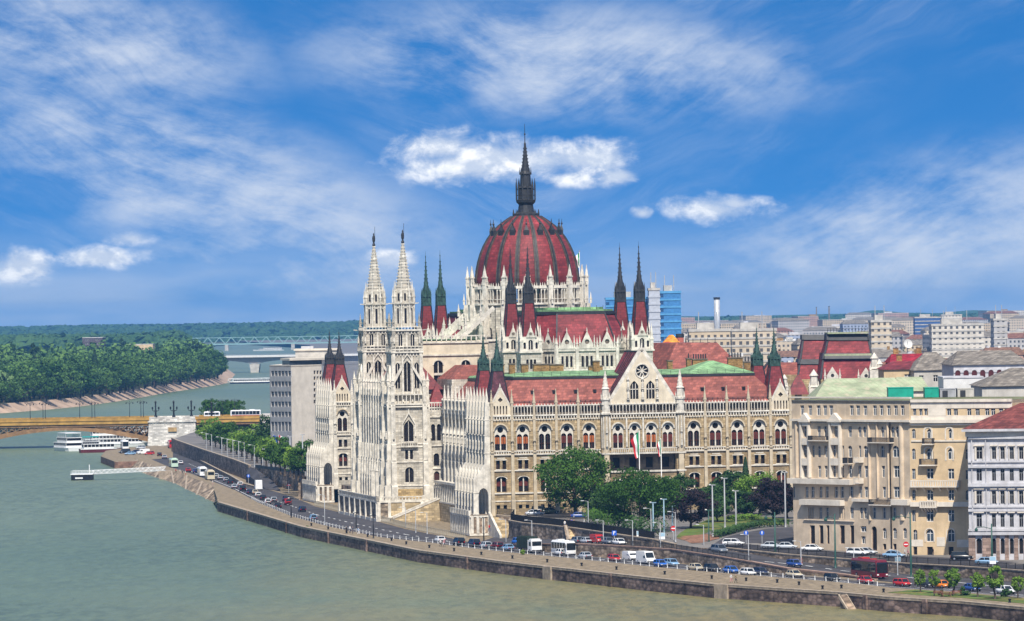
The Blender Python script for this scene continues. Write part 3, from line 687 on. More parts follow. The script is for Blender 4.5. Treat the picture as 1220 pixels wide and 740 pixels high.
def pilaster_mesh(m, base=-1.2, statue=True, k=1.0):
 mb = MB()
 for z0, z1, w, d in ((base, 2.95, 1.25, .95), (2.95, 10.1, 1.02, .8), (10.1, 14.3, .98, .74), (14.3, 22.1, .82, .55), (22.1, 25.9, .72, .62)):
  w *= k
  mb.box(-w / 2, w / 2, -d, .05, z0, z1, m)
  mb.mesh([(-w / 2, -d, z1), (w / 2, -d, z1), (w / 2, 0.04, z1), (-w / 2, .04, z1), (-w / 2, -d + .25, z1 + .5), (w / 2, -d + .25, z1 + .5), (w / 2, 0.04, z1 + .5), (-w / 2, .04, z1 + .5)], [(0, 1, 5, 4), (1, 2, 6, 5), (3, 0, 4, 7), (4, 5, 6, 7)], m)
 if statue:
  mb.lathe(0, -.72, [(.12, 14.6), (.3, 14.9), (.26, 15.7), (.32, 16.2), (.14, 16.5), (.15, 16.75), (.02, 16.95)], 8, m); mb.frus(0, -.7, 17.1, 18.9, .42, .02, 6, m); mb.cbox(0, -.7, .8, .7, 16.98, 17.15, m)
  mb.cbox(0, -.7, .7, .6, 14.3, 14.6, m)
 mb.cbox(0, -.3, .86, .76, 25.9, 26.1, m); mb.frus(0, -.3, 26.1, 29.0, .46, .04, 4, m, math.pi / 4); mb.frus(0, -.3, 28.7, 29.3, .16, .01, 6, m)
 for k in range(4): mb.cbox(0, -.3, .62 - .12 * k, .62 - .12 * k, 26.5 + .6 * k, 26.62 + .6 * k, m)
 return mb.data('buttress')
PIL = pilaster_mesh(M_TRIM); PILS = pilaster_mesh(M_TAN, k=.74)
# south front: five bays, gabled middle, five bays
SL = 26.5; CL = 20.0; UE = 73.0
kinds_l, kinds_r = 'oodro', 'drrrr'
for i in range(5):
 bay(BW * (i + .5), 0, B_G if i == 0 else B_S, kinds_l[i]); bay(SL + CL + BW * (i + .5), 0, B_G if i == 4 else B_S, kinds_r[i])
for i in range(6):
 if i < 5: part('buttress', PILS, (BW * i + (.45 if i == 0 else 0), 0, 0))
 if i > 0: part('buttress', PILS, (SL + CL + BW * i - (.45 if i == 5 else 0), 0, 0))
# middle: loggia, four tall windows, gable with rose
yc = -1.5; cw = 4.0; c0 = SL + 2.0
def mid_bay():
 mb = MB(); w = cw
 mb.wall([(-w / 2, 14.0), (w / 2, 14.0), (w / 2, 23.0), (-w / 2, 23.0)], [arch(0, 2.7, 14.85, 20.75, 12)], M_OLD, .42)
 hood(mb, 0, 2.7, 20.75 - 1.35, 0, M_TRIM, .3, .2)
 mb.box(-w / 2, w / 2, -.9, 0, 13.5, 13.9, M_TRIM); mb.box(-w / 2, w / 2, -.95, -.75, 14.7, 14.9, M_TRIM)
 for i in range(8): mb.cbox(-w / 2 + (i + .5) * w / 8, -.85, .18, .16, 13.9, 14.7, M_TRIM)
 corbels(mb, w, 0, M_TRIM); arcade_strip(mb, w, -.2, 23.05, 25.2, 5, M_TRIM, M_DKSTONE)
 for s in (-1, 1):
  mb.box(s * w / 2 - .2, s * w / 2 + .2, -.3, 0, 14.9, 22.0, M_TRIM)
  mb.lathe(s * w / 2, -.42, [(.1, 15.0), (.26, 15.2), (.2, 16.3), (.12, 16.6), (.02, 16.9)], 6, M_TRIM)
 # loggia below: shaded recess with openings, then the ground arches
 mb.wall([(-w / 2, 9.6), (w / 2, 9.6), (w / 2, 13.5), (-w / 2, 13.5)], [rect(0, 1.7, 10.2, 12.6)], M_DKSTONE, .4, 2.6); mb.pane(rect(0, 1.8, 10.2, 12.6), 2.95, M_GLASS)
 mb.box(-w / 2, w / 2, -.3, 2.6, 9.2, 9.55, M_TRIM)
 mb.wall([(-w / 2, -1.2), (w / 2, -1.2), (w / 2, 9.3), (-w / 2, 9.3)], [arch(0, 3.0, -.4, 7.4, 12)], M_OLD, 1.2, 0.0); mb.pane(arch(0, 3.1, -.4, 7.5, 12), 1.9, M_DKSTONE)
 hood(mb, 0, 3.0, 5.9, 0, M_TRIM, .35, .1)
 return mb.data('loggia_bay')
def midwin_mesh(blind):
 mb = MB(); mb.wall(arch(0, 2.7, 14.85, 20.75, 12), [arch(s * .64, 1.05, 14.95, 18.5, 8) for s in (-1, 1)] + [circ(0, 19.55, .62)], M_TRIM, .25, .38); mb.pane(arch(0, 2.7, 14.85, 20.75, 12), .66, M_GLASS)
 for s in (-1, 1): mb.pane(rect(s * .64, 1.02, 16.2, 17.9), .62, blind); mb.box(s * .64 - .05, s * .64 + .05, .52, .64, 14.95, 18.45, M_BROWN)
 return mb.data('arched_window')
MBAY = mid_bay(); MWr, MWo = midwin_mesh(M_BLIND2), midwin_mesh(M_BLIND)
for i in range(4):
 b = part('loggia_bay', MBAY, (c0 + cw * (i + .5), yc, 0)); link('arched_window', MWo if i in (2,) else MWr, b)
for s in (0, 1):                                       # pier walls and octagonal turrets either side
 uc = SL + 1.0 if s == 0 else SL + CL - 1.0
 mb = MB(); mb.box(-1.0, 1.0, -.2, 1.5, -1.2, 25.2, M_OLD); mb.box(-.6, .6, -1.1, -.2, -1.2, 13.6, M_TAN)
 for z in (9.3, 13.5, 22.9, 25.2): mb.box(-1.1, 1.1, -1.25, 1.5, z, z + .35, M_TRIM)
 mb.lathe(0, -.5, [(.85, 13.85), (.85, 22.9)], 8, M_TAN, math.pi / 8); mb.lathe(0, -.5, [(1.25, 22.9), (1.25, 23.3), (.95, 23.4), (.95, 26.2), (1.2, 26.3), (1.2, 26.7), (.85, 26.8), (.8, 28.8), (1.0, 28.9), (.7, 29.3), (.1, 33.2)], 8, M_TRIM, math.pi / 8)
 for a in range(8):
  t = a * math.pi / 4
  mb.frus(1.05 * math.cos(t), -.5 + 1.05 * math.sin(t), 26.6, 28.2, .2, .01, 4, M_TRIM); mb.cbox(.98 * math.cos(t), -.5 + .98 * math.sin(t), .2, .2, 15, 22.4, M_TRIM)
  for k in range(4): mb.frus((.62 - .13 * k) * math.cos(t), -.5 + (.62 - .13 * k) * math.sin(t), 29.6 + .8 * k, 29.95 + .8 * k, .12, .02, 4, M_TRIM)
 for z in (15.2, 18.4): mb.lathe(0, -1.62, [(.1, z), (.28, z + .2), (.22, z + 1.3), (.12, z + 1.5), (.15, z + 1.75), (.02, z + 1.95)], 6, M_TRIM)
 part('gable_turret', mb, (uc, yc + .2, 0))
GU = SL + CL / 2
mb = MB(); hw = 8.1
gp = [(-hw, 25.2), (hw, 25.2), (0, 37.7)]
gl = [arch(s * 1.95, 2.0, 26.4, 30.7, 10, pointed=.35) for s in (-1, 1)]
mb.wall(gp, gl + [circ(0, 33.0, 1.5, 20)], M_GABLE, .5, yc); mb.wall(gp, [], M_GABLE, .1, yc + .9)
for s in (-1, 1): mb.bar((s * (hw + .2), yc + .3, 25.0), (0, yc + .3, 38.1), .55, M_TRIM, 1.2)
for k in range(12):
 for s in (-1, 1): t = (k + .5) / 12; mb.frus(s * hw * (1 - t), yc + .1, 25.5 + 12.4 * t, 26.1 + 12.4 * t, .16, .02, 4, M_TRIM)
mb.frus(0, yc + .3, 38.0, 39.6, .35, .02, 6, M_TRIM)
for x in (-3.5, 0, 3.5):
 for z in (26.5, 28.9): mb.lathe(x, yc - .3, [(.15, z), (.32, z + .2), (.26, z + 1.3), (.12, z + 1.55), (.16, z + 1.8), (.02, z + 2.0)], 6, M_TRIM); mb.cbox(x, yc - .25, .75, .6, z - .2, z, M_TRIM)
 mb.frus(x, yc - .25, 31.0, 32.1, .4, .02, 6, M_TRIM)
for i in range(14): mb.frus(-hw + .6 + i * 1.15, yc - .1, 25.2, 26.0, .2, .02, 4, M_TRIM)
for r0, r1 in ((1.5, 1.78),):
 for i in range(20):
  a, b = 2 * math.pi * i / 20, 2 * math.pi * (i + 1) / 20
  mb.slab([(r0 * math.cos(a), 33 + r0 * math.sin(a)), (r1 * math.cos(a), 33 + r1 * math.sin(a)), (r1 * math.cos(b), 33 + r1 * math.sin(b)), (r0 * math.cos(b), 33 + r0 * math.sin(b))], yc - .15, yc, M_TRIM)
gab = part('gable', mb, (GU, 0, 0))
mb = MB(); mb.pane(circ(0, 33, 1.55, 20), yc + .45, M_GLASS)
for i in range(8):
 a = i * math.pi / 4 + math.pi / 8; mb.bar((.35 * math.cos(a), yc + .3, 33 + .35 * math.sin(a)), (1.5 * math.cos(a), yc + .3, 33 + 1.5 * math.sin(a)), .22, M_TRIM, .2)
mb.lathe(0, 0, [(0.001, 0)], 3, M_TRIM, cap=False) if False else mb.slab(circ(0, 33, .38, 10), yc + .2, yc + .4, M_TRIM)
link('rose_window', mb.data('rose_window'), gab)
for s in (-1, 1):
 mb = MB(); mb.pane(arch(s * 1.95, 2.05, 26.4, 30.75, 10, pointed=.35), yc + .48, M_GLASS)
 for d in (-.36, .36): mb.box(s * 1.95 + d - .07, s * 1.95 + d + .07, yc + .3, yc + .47, 26.4, 30.2, M_TRIM)
 mb.box(s * 1.95 - 1, s * 1.95 + 1, yc + .3, yc + .46, 28.6, 28.8, M_TRIM); link('lancet_window', mb.data('lancet_window'), gab)
mb = MB()                                              # roof behind the gable
for s in (-1, 1):
 mb.face([(GU, yc + .4, 37.5), (GU + s * (hw + 1.0), yc + .4, 24.6), (GU + s * (hw + 1.0), 8.2, 24.6), (GU, 17.5, 37.5)], M_TILE2)
 mb.face([(GU, 17.5, 37.5), (GU + s * (hw + 1), 8.2, 24.6), (GU + s * 2, 17.6, 32.2), (GU, 17.6, 32.2)], M_TILE2)
 for k in range(1, 7): t = k / 7; mb.bar((GU + s * .12, yc + .4 + t * 15.8, 37.5), (GU + s * (hw + 1), yc + .4 + t * 8.0, 24.75), .16, M_IRON)
mb.bar((GU, yc, 37.6), (GU, 17.5, 37.6), .3, M_IRON); part('gable_roof', mb)

# ---------------------------------------------------------------- wing roofs
def hiproof(mb, a, b, z0, z1, m):
 """a = (u0,u1,v0,v1) at the eaves, b = the same at the top"""
 A_ = [(a[0], a[2], z0), (a[1], a[2], z0), (a[1], a[3], z0), (a[0], a[3], z0)]; B_ = [(b[0], b[2], z1), (b[1], b[2], z1), (b[1], b[3], z1), (b[0], b[3], z1)]
 mb.mesh(A_ + B_, [(0, 1, 5, 4), (1, 2, 6, 5), (2, 3, 7, 6), (3, 0, 4, 7), (4, 5, 6, 7)], m)
def wing_roof(a, b, z0, z1, m=M_TILE, name='wing_roof', top=M_COPPER, rise=.9, guards=True):
 mb = MB(); hiproof(mb, a, b, z0, z1, m)
 if guards:
  n = int((a[1] - a[0]) / 1.3); t = .2; zz = z0 + (z1 - z0) * t; vv = a[2] + (b[2] - a[2]) * t
  for i in range(n): mb.cbox(a[0] + 3 + i * (a[1] - a[0] - 6) / max(1, n - 1), vv - .1, .12, .12, zz, zz + .5, M_IRON)
  mb.bar((a[0] + 2.5, vv - .1, zz + .3), (a[1] - 2.5, vv - .1, zz + .3), .07, M_IRON); mb.bar((a[0] + 2.5, vv - .1, zz + .48), (a[1] - 2.5, vv - .1, zz + .48), .06, M_IRON)
 r = part(name, mb)
 mb = MB(); mb.box(b[0] - .5, b[1] + .5, b[2] - .5, b[3] + .5, z1 - .35, z1 + .25, M_IRON); mb.box(b[0] - .35, b[1] + .35, b[2] - .42, b[3] + .35, z1 + .25, z1 + .45, M_COPPER)
 hiproof(mb, (b[0] - .2, b[1] + .2, b[2] - .2, b[3] + .2), (b[0] + (b[1] - b[0]) * .1, b[1] - (b[1] - b[0]) * .1, b[2] + (b[3] - b[2]) * .45, b[3] - (b[3] - b[2]) * .45), z1 + .45, z1 + .45 + rise, top)
 n = int((b[1] - b[0]) / 2.2)
 for i in range(n + 1): mb.cbox(b[0] + i * (b[1] - b[0]) / n, b[2] - .3, .07, .07, z1 + .4, z1 + 1.3, M_IRON)
 mb.bar((b[0], b[2] - .3, z1 + 1.25), (b[1], b[2] - .3, z1 + 1.25), .05, M_IRON); mb.bar((b[0], b[2] - .3, z1 + .9), (b[1], b[2] - .3, z1 + .9), .05, M_IRON)
 link('copper_flat', mb.data('copper_flat'), r)
 return r
sr = wing_roof((.9, UE - .9, .9, 36), (7.6, UE - 7.6, 7.4, 30), 24.4, 31.7)
for u in (11.2, 16.4, 21.6, 26.2, 47.6, 52.3, 57.4, 62.4):
 mb = MB(); mb.box(-.38, .38, -.5, .5, -.4, .42, M_IRON); mb.box(-.3, .3, -.54, -.49, -.3, .34, M_GLASS); link('skylight', mb.data('skylight'), sr, (u, 4.3, 28.35))
mb = MB(); hiproof(mb, (50, 66, 9, 29), (57.5, 58.5, 18, 20), 32.2, 34.9, M_COPPER); link('copper_hip', mb.data('copper_hip'), sr)
def chimney(u, v, w, d, z0, z1, pots=0):
 mb = MB(); mb.cbox(0, 0, w, d, z0, z1, M_CHIM); mb.cbox(0, 0, w + .3, d + .3, z1, z1 + .25, M_DKSTONE)
 for i in range(pots): mb.lathe(-w / 2 + (i + .5) * w / pots, 0, [(.16, z1 + .2), (.14, z1 + 1.4)], 6, M_IRON)
 part('chimney', mb, (u, v, 0))
for u, v, w, h in ((7.2, 22, 1.5, 2.3), (10.3, 24, 1.4, 2.4), (12.4, 19, 1.6, 2.3), (18.0, 25, 4.6, 2.2), (20.6, 21, 3.2, 2.1), (29.0, 15, 1.5, 2.8), (31.6, 28, 3.4, 1.5)): chimney(u, v, w, 1.2, 32, 32.4 + h)
for u, v, w, h, p in ((54.2, 26, 1.0, 3.0, 1), (57.2, 27, 3.6, 2.8, 6), (65.5, 25, 3.6, 3.0, 5), (67.2, 20, 1.5, 2.0, 2), (48.6, 22, 1.2, 2.6, 0)): chimney(u, v, w, 1.2, 32, 32.3 + h, p)

# ---------------------------------------------------------------- red pyramid spires
def spire(u, v, z0, w0, w1, zr, zt, lant=M_IRON, m=M_TILE2, name='roof_spire'):
 mb = MB(); mb.sq(0, 0, [(w0, z0), (w0 * .72 + w1 * .28, z0 + (zr - z0) * .25), (w0 * .42 + w1 * .58, z0 + (zr - z0) * .58), (w1, zr)], m)
 prof = [(w0, z0), (w0 * .72 + w1 * .28, z0 + (zr - z0) * .25), (w0 * .42 + w1 * .58, z0 + (zr - z0) * .58), (w1, zr)]
 for sx, sy in ((-1, -1), (1, -1), (1, 1), (-1, 1)):
  for (h0, a), (h1, b) in zip(prof[:-1], prof[1:]): mb.bar((sx * h0, sy * h0, a), (sx * h1, sy * h1, b), .22, M_IRON)
 s = part(name, mb, (u, v, 0))
 L = MB(); h = zt - zr; w = w1 * 1.12
 L.cbox(0, 0, 2 * w, 2 * w, zr - .1, zr + .05 * h, lant)
 L.cbox(0, 0, 1.6 * w, 1.6 * w, zr + .05 * h, zr + .2 * h, lant)
 for i in range(4):
  for j in range(4):
   if i in (0, 3) or j in (0, 3): L.cbox(w * (-.9 + .6 * i), w * (-.9 + .6 * j), .16 * w, .16 * w, zr + .05 * h, zr + .17 * h, lant)
 L.cbox(0, 0, 1.96 * w, 1.96 * w, zr + .17 * h, zr + .21 * h, lant)
 for sx, sy in ((-1, -1), (1, -1), (1, 1), (-1, 1)): L.frus(sx * w * .85, sy * w * .85, zr + .21 * h, zr + .34 * h, w * .2, .01, 4, lant)
 for a in range(4): t = a * math.pi / 2; L.frus(w * .72 * math.cos(t), w * .72 * math.sin(t), zr + .21 * h, zr + .36 * h, w * .34, .01, 4, lant, 0)
 L.lathe(0, 0, [(w * .82, zr + .21 * h), (w * .62, zr + .34 * h), (w * .34, zr + .52 * h), (w * .16, zr + .76 * h), (w * .05, zr + .97 * h)], 8, lant, math.pi / 8)
 for k in range(7):
  t = .36 + .08 * k; r = w * (.62 - .56 * (t - .34) / .6)
  for a in range(4): an = a * math.pi / 2 + math.pi / 4; L.cbox(r * math.cos(an), r * math.sin(an), .14 * w, .14 * w, zr + t * h, zr + (t + .022) * h, lant)
 L.lathe(0, 0, [(.05, zr + .94 * h), (.12 * w, zr + .97 * h), (.04, zr + h), (.02, zr + 1.08 * h)], 6, lant)
 link('spire_lantern', L.data('spire_lantern'), s)
 return s
for u, v, ln, m in ((2.9, 4.6, M_VERDI, M_TILEP), (2.9, 21.5, M_VERDI, M_TILE2), (UE - 2.9, 4.6, M_VERDI, M_TILE2), (UE - 2.9, 21.5, M_VERDI, M_TILE2), (2.9, 235.6, M_IRON, M_TILE2), (2.9, 252.5, M_IRON, M_TILE2), (UE - 2.9, 235.6, M_IRON, M_TILE2), (UE - 2.9, 252.5, M_IRON, M_TILE2)):
 spire(u, v, 24.2, 2.75, 1.15, 33.6, 42.6, ln, m)

# ---------------------------------------------------------------- river pavilions with stepped flying buttresses
def pav_bay(w=4.0):
 mb = MB()
 mb.wall([(-w / 2, -1.2), (w / 2, -1.2), (w / 2, 23.0), (-w / 2, 23.0)], [arch(0, 2.0, 14.9, 20.5, 10), rect(0, 1.2, 10.6, 12.4), arch(0, 1.7, 0, 5.0, 8)], M_WHITE, .45)
 ledges(mb, w, M_TRIM, L=((10.0, 10.3, .25), (13.8, 14.1, .3), (21.9, 22.2, .3))); corbels(mb, w, 0, M_TRIM, 22.2); arcade_strip(mb, w, -.2, 23.05, 25.2, 5, M_TRIM, M_DKSTONE)
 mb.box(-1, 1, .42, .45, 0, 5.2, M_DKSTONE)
 return mb.data('pavilion_bay')
def pavwin():
 mb = MB(); mb.pane(arch(0, 2.05, 14.9, 20.55, 10), .43, M_BLUEG); mb.pane(rect(0, 1.2, 10.6, 12.4), .43, M_BLUEG); mb.box(-.08, .08, .28, .42, 14.9, 20.3, M_TRIM); mb.box(-1, 1, .28, .42, 18.1, 18.35, M_TRIM)
 return mb.data('tall_window')
def fly_mesh(th, solid=False):
 mb = MB(); arc = [(-2.9 + 1.2 - 1.2 * math.cos(math.pi * i / 8), 4.3 + 1.9 * math.sin(math.pi * i / 8)) for i in range(9)]
 poly = [(.05, -1.2), (.05, 26.3), (-1.0, 26.3), (-1.15, 22), (-1.3, 14.2), (-1.35, 11.8), (-3.2, 9.2), (-4.1, 8.3), (-4.1, -1.2), (-2.9, -1.2)] + arc[0:] + [(-.5, -1.2)]
 mb.slabx(poly, -th / 2, th / 2, M_TRIM)
 for y, z, r, h in ((-.55, 26.2, .42, 3.6), (-1.2, 11.9, .3, 1.6), (-3.6, 8.2, .38, 2.3), (-2.7, 9.6, .3, 1.6)): mb.cbox(0, y, r * 1.5, r * 1.5, z, z + h * .3, M_TRIM); mb.frus(0, y, z + h * .3, z + h, r, .02, 4, M_TRIM, math.pi / 4)
 for z, p in ((5.0, 4.25), (0, 4.3)): mb.box(-th / 2 - .1, th / 2 + .1, -p, -2.8, z, z + .25, M_TRIM)
 for z in (14.2, 18.4, 22.0): mb.box(-th / 2 - .08, th / 2 + .08, -1.45, 0, z, z + .2, M_TRIM)
 return mb.data('flying_buttress')
PB, PWN = pav_bay(), pavwin(); FB, FBT = fly_mesh(.8), fly_mesh(1.1)
def pavilion(v0, terr=True, nb=6):
 for i in range(nb): b = part('pavilion_bay', PB, (0, v0 + 4.0 * (i + .5), 0), W90); link('tall_window', PWN, b)
 for i in range(nb + 1): part('flying_buttress', FBT if i in (0, nb) else FB, (0, v0 + .5 + (4.0 * nb - 1) / nb * i, 0), W90)
 mb = MB(); mb.box(-4.9, -.1, v0 - .3, v0 + 4 * nb + .3, -5.6, -.05, M_ROUGH); mb.box(-5.2, -.1, v0 - .5, v0 + 4 * nb + .5, -.55, -.2, M_TRIM); mb.box(-5.25, -.1, v0 - .55, v0 + 4 * nb + .55, -4.9, -4.4, M_TRIM)
 for i in range(12):
  y = v0 + .3 + i * (4 * nb - .6) / 11; mb.cbox(-5.0, y, .5, .75, -4.4, -.55, M_TRIM); mb.cbox(-5.1, y, .55, .9, -.2, 1.0, M_TRIM)
 for i in range(4): mb.cbox(-4.6 + i * 1.35, v0 - .4, .65, .5, -4.4, -.55, M_TRIM)
 mb.box(-5.3, -5.0, v0, v0 + 4 * nb, .75, 1.0, M_TRIM)
 part('terrace_base', mb)
 mb = MB(); mb.box(.6, 10, v0 + 1.2, v0 + 4 * nb - .4, -1, 24.4, M_WHITE); part('pavilion_core', mb)
pavilion(0); pavilion(230)
bay(BW * .5, 230, B_GW, 'd'); part('buttress', PIL, (.4, 230, 0)); part('buttress', PIL, (BW, 230, 0)); bay(BW * 1.5, 230, bay_mesh(BW, M_WHITE), 'd')
# flank wings along the river, set back
def wing(v0, n, w=5.0, u=7.0):
 for i in range(n):
  bay(u, v0 + w * (i + .5), B_W, 'd', W90, low=False); part('buttress', PIL, (u, v0 + w * i, 0), W90)
  if i % 1 == 0:
   mb = MB();
 mb = MB(); L = w * n
 mb.box(u - 2.4, u, v0, v0 + L, -5.6, -.1, mat('sandy_ashlar', (.50, .39, .23), var=.2, scale=.6, kind='brick', bs=(1.4, .6))); mb.box(u - 2.6, u, v0, v0 + L, -.4, 0, M_TRIM)
 for i in range(n * 2): mb.cbox(u - 2.3, v0 + (i + .5) * w / 2, .3, .3, 0, 4.4, M_TRIM)
 mb.box(u - 2.5, u + .1, v0, v0 + L, 4.4, 5.0, M_TRIM); part('arcade_terrace', mb)
wing(24, 15); wing(152, 15)
wing_roof((7.8, 26, 34, 112), (13.5, 22, 36, 110), 24.2, 30.5, guards=False); wing_roof((7.8, 26, 150, 232), (13.5, 22, 152, 230), 24.2, 30.5, guards=False)
mb = MB(); mb.box(9, 66, 9, 252, -1, 24.3, M_OLD); mb.box(60, UE, 2, 262, -1, 24.3, M_OLD); mb.box(8, UE, 200, 262, -1, 24.3, M_WHITE); part('main_body', mb)
wing_roof((24, UE - 1, 34, 236), (28, UE - 6, 36, 232), 24.3, 31.5, M_TILE, guards=False, rise=.6)
# east front, plain bays toward the square
for i in range(46):
 if i % 1 == 0: part('east_bay', B_S, (UE, 3 + BW * .93 * (i + .5), 0), math.pi / 2) if i < 12 else None
# ---------------------------------------------------------------- square stages with window openings on all four sides
def stage(mb, h, z0, z1, m, wins=(), depth=.4, cx=0, cy=0, glass=M_GLASS):
 for k in range(4):
  mb.M = Matrix.Translation((cx, cy, 0)) @ Matrix.Rotation(k * math.pi / 2, 4, 'Z') @ Matrix.Translation((0, -h, 0))
  hs = []
  for w in wins:
   x, ww, a, b, kd = w
   hs.append(arch(x, ww, a, b, 8, pointed=.3) if kd == 'p' else arch(x, ww, a, b, 8) if kd == 'a' else rect(x, ww, a, b))
  mb.wall([(-h, z0), (h, z0), (h, z1), (-h, z1)], hs, m, depth)
  for q, w in zip(hs, wins):
   mb.pane(q, depth - .02, glass)
   if w[1] > .8: mb.box(w[0] - .07, w[0] + .07, depth - .18, depth - .04, w[2], w[3] - .2, M_TRIM)
 mb.M = None
 mb.face([(cx - h, cy - h, z1), (cx + h, cy - h, z1), (cx + h, cy + h, z1), (cx - h, cy + h, z1)], m)
def band(mb, h, z0, z1, m, cx=0, cy=0): mb.cbox(cx, cy, 2 * h, 2 * h, z0, z1, m)
def around(h, n):
 """n points along each side of a square of half width h"""
 out = []
 for k in range(4):
  for i in range(n):
   t = -h + 2 * h * i / n
   out.append([(t, -h), (h, t), (-t, h), (-h, -t)][k])
 return out
def pin(mb, x, y, z, r, h, m=M_TRIM):
 mb.cbox(x, y, r * 1.5, r * 1.5, z, z + h * .38, m); mb.cbox(x, y, r * 2, r * 2, z + h * .36, z + h * .42, m); mb.frus(x, y, z + h * .42, z + h, r * .95, .02, 4, m, math.pi / 4)
def white_tower(u, v):
 T_ = MB()
 stage(T_, 4.5, -1.2, 24.0, M_WHITE, [(0, 2.5, 14.8, 20.4, 'p'), (-.62, .8, 10.4, 12.8, 'r'), (.62, .8, 10.4, 12.8, 'r'), (0, 2.2, 4.6, 8.4, 'a'), (0, 1.1, .9, 2.2, 'r')], .5)
 for z, p in ((3.6, .2), (9.6, .2), (13.4, .2), (14.2, .15), (23.6, .6), (24.2, .5)): band(T_, 4.5 + p, z, z + .35, M_TRIM)
 band(T_, 4.53, .4, 2.9, mat('ochre_ashlar_band', (.46, .33, .16), var=.25, kind='brick', bs=(1.1, .5)))
 for k in range(4):
  T_.M = Matrix.Rotation(k * math.pi / 2, 4, 'Z')
  for s in (-1, 1): T_.bar((s * 1.75, -4.62, 19.2), (0, -4.75, 22.2), .4, M_TRIM, .3); T_.box(s * 1.7 - .2, s * 1.7 + .2, -4.8, -4.4, 16.2, 19.4, M_TRIM)
  T_.frus(0, -4.75, 22.0, 23.4, .3, .02, 4, M_TRIM)
  T_.box(-2.2, 2.2, -5.3, -4.4, 13.5, 13.9, M_TRIM)
  for i in range(8): T_.cbox(-2 + i * .57, -5.2, .15, .15, 13.9, 14.8, M_TRIM)
  T_.box(-2.2, 2.2, -5.3, -5.05, 14.8, 15, M_TRIM)
  for sx in (-1, 1):                              # corner buttresses
   for z0, z1, d, w in ((-1.2, 3.6, 1.9, 1.5), (3.6, 9.6, 1.5, 1.35), (9.6, 14.2, 1.25, 1.25), (14.2, 24.0, 1.0, 1.15), (24.0, 29.0, .8, .95)):
    T_.box(sx * 4.1 - w / 2, sx * 4.1 + w / 2, -4.5 - d, -4.2, z0, z1, M_TRIM)
    T_.mesh([(sx * 4.1 - w / 2, -4.5 - d, z1), (sx * 4.1 + w / 2, -4.5 - d, z1), (sx * 4.1 + w / 2, -4.4, z1), (sx * 4.1 - w / 2, -4.4, z1), (sx * 4.1 - w / 2, -4.6, z1 + 1.1), (sx * 4.1 + w / 2, -4.6, z1 + 1.1)], [(0, 1, 5, 4), (1, 2, 5), (3, 0, 4)], M_TRIM)
   pin(T_, sx * 4.1, -5.5, 9.0, .42, 3.2); pin(T_, sx * 4.1, -5.1, 29.0, .45, 3.6); pin(T_, sx * 4.1, -5.3, 24, .34, 2.6)
   T_.lathe(sx * 4.1, -5.75, [(.1, 15.4), (.3, 15.6), (.24, 16.9), (.12, 17.2), (.15, 17.5), (.02, 17.7)], 6, M_TRIM)
 T_.M = None
 for x, y in around(4.75, 9): T_.cbox(x, y, .22, .22, 24.5, 26.8, M_TRIM)
 band(T_, 4.9, 26.7, 27.0, M_TRIM)
 for x, y in around(4.8, 12): T_.frus(x, y, 27.0, 27.7, .2, .02, 4, M_TRIM)
 stage(T_, 3.7, 24.0, 37.4, M_WHITE, [(0, 1.7, 27.6, 35.4, 'p'), (-2.45, 1.15, 28.4, 35.0, 'p'), (2.45, 1.15, 28.4, 35.0, 'p')], .5)
 for k in range(4):
  T_.M = Matrix.Rotation(k * math.pi / 2, 4, 'Z')
  for s in (-1, 1):
   T_.bar((s * 4.5, -4.6, 28.6), (s * 1.2, -3.9, 34.2), .5, M_TRIM, .6); T_.cbox(s * 1.2, -3.8, .4, .45, 25, 36.6, M_TRIM); T_.cbox(s * 3.5, -3.7, .7, .7, 24, 38, M_TRIM)
  T_.bar((-1.2, -3.9, 35.3), (0, -3.95, 37.2), .25, M_TRIM); T_.bar((1.2, -3.9, 35.3), (0, -3.95, 37.2), .25, M_TRIM)
  for i in range(9): T_.cbox(-3.3 + i * .82, -3.8, .22, .3, 36.6, 37.4, M_TRIM)
 T_.M = None
 band(T_, 4.2, 37.4, 37.8, M_TRIM); band(T_, 4.0, 38.1, 38.5, M_TRIM)
 for x, y in around(4.05, 8): T_.cbox(x, y, .16, .16, 37.8, 38.9, M_TRIM)
 band(T_, 4.1, 38.9, 39.05, M_TRIM)
 lower = part('white_tower', T_, (u, v, 0))
 U_ = MB()
 stage(U_, 3.35, 37.8, 43.0, M_WHITE, [(-1.55, .95, 39.2, 42.2, 'a'), (1.55, .95, 39.2, 42.2, 'a')], .4)
 for k in range(4):
  U_.M = Matrix.Rotation(k * math.pi / 2, 4, 'Z')
  for sx in (-1, 1):
   U_.cbox(sx * 3.4, -3.4, .8, .8, 37.8, 43.2, M_TRIM); pin(U_, sx * 3.75, -3.75, 38.6, .4, 4.2); pin(U_, sx * 3.35, -3.35, 43.4, .42, 4.4)
   U_.lathe(sx * 3.95, -3.3, [(.1, 39.6), (.26, 39.8), (.2, 41.0), (.12, 41.3), (.02, 41.7)], 6, M_TRIM)
  U_.cbox(0, -3.4, .45, .4, 38, 43, M_TRIM)
  for i in range(8): U_.cbox(-3 + i * .85, -3.5, .2, .3, 42.3, 43.0, M_TRIM)
 U_.M = None
 band(U_, 3.9, 43.0, 43.4, M_TRIM); band(U_, 3.7, 43.9, 44.1, M_TRIM)
 for x, y in around(3.7, 9): U_.cbox(x, y, .14, .14, 43.4, 43.9, M_TRIM)
 for x, y in ((-1, -1), (1, -1), (1, 1), (-1, 1)): U_.bar((x * 4.1, y * 4.1, 43.2), (x * 4.9, y * 4.9, 43.3), .22, M_TRIM)
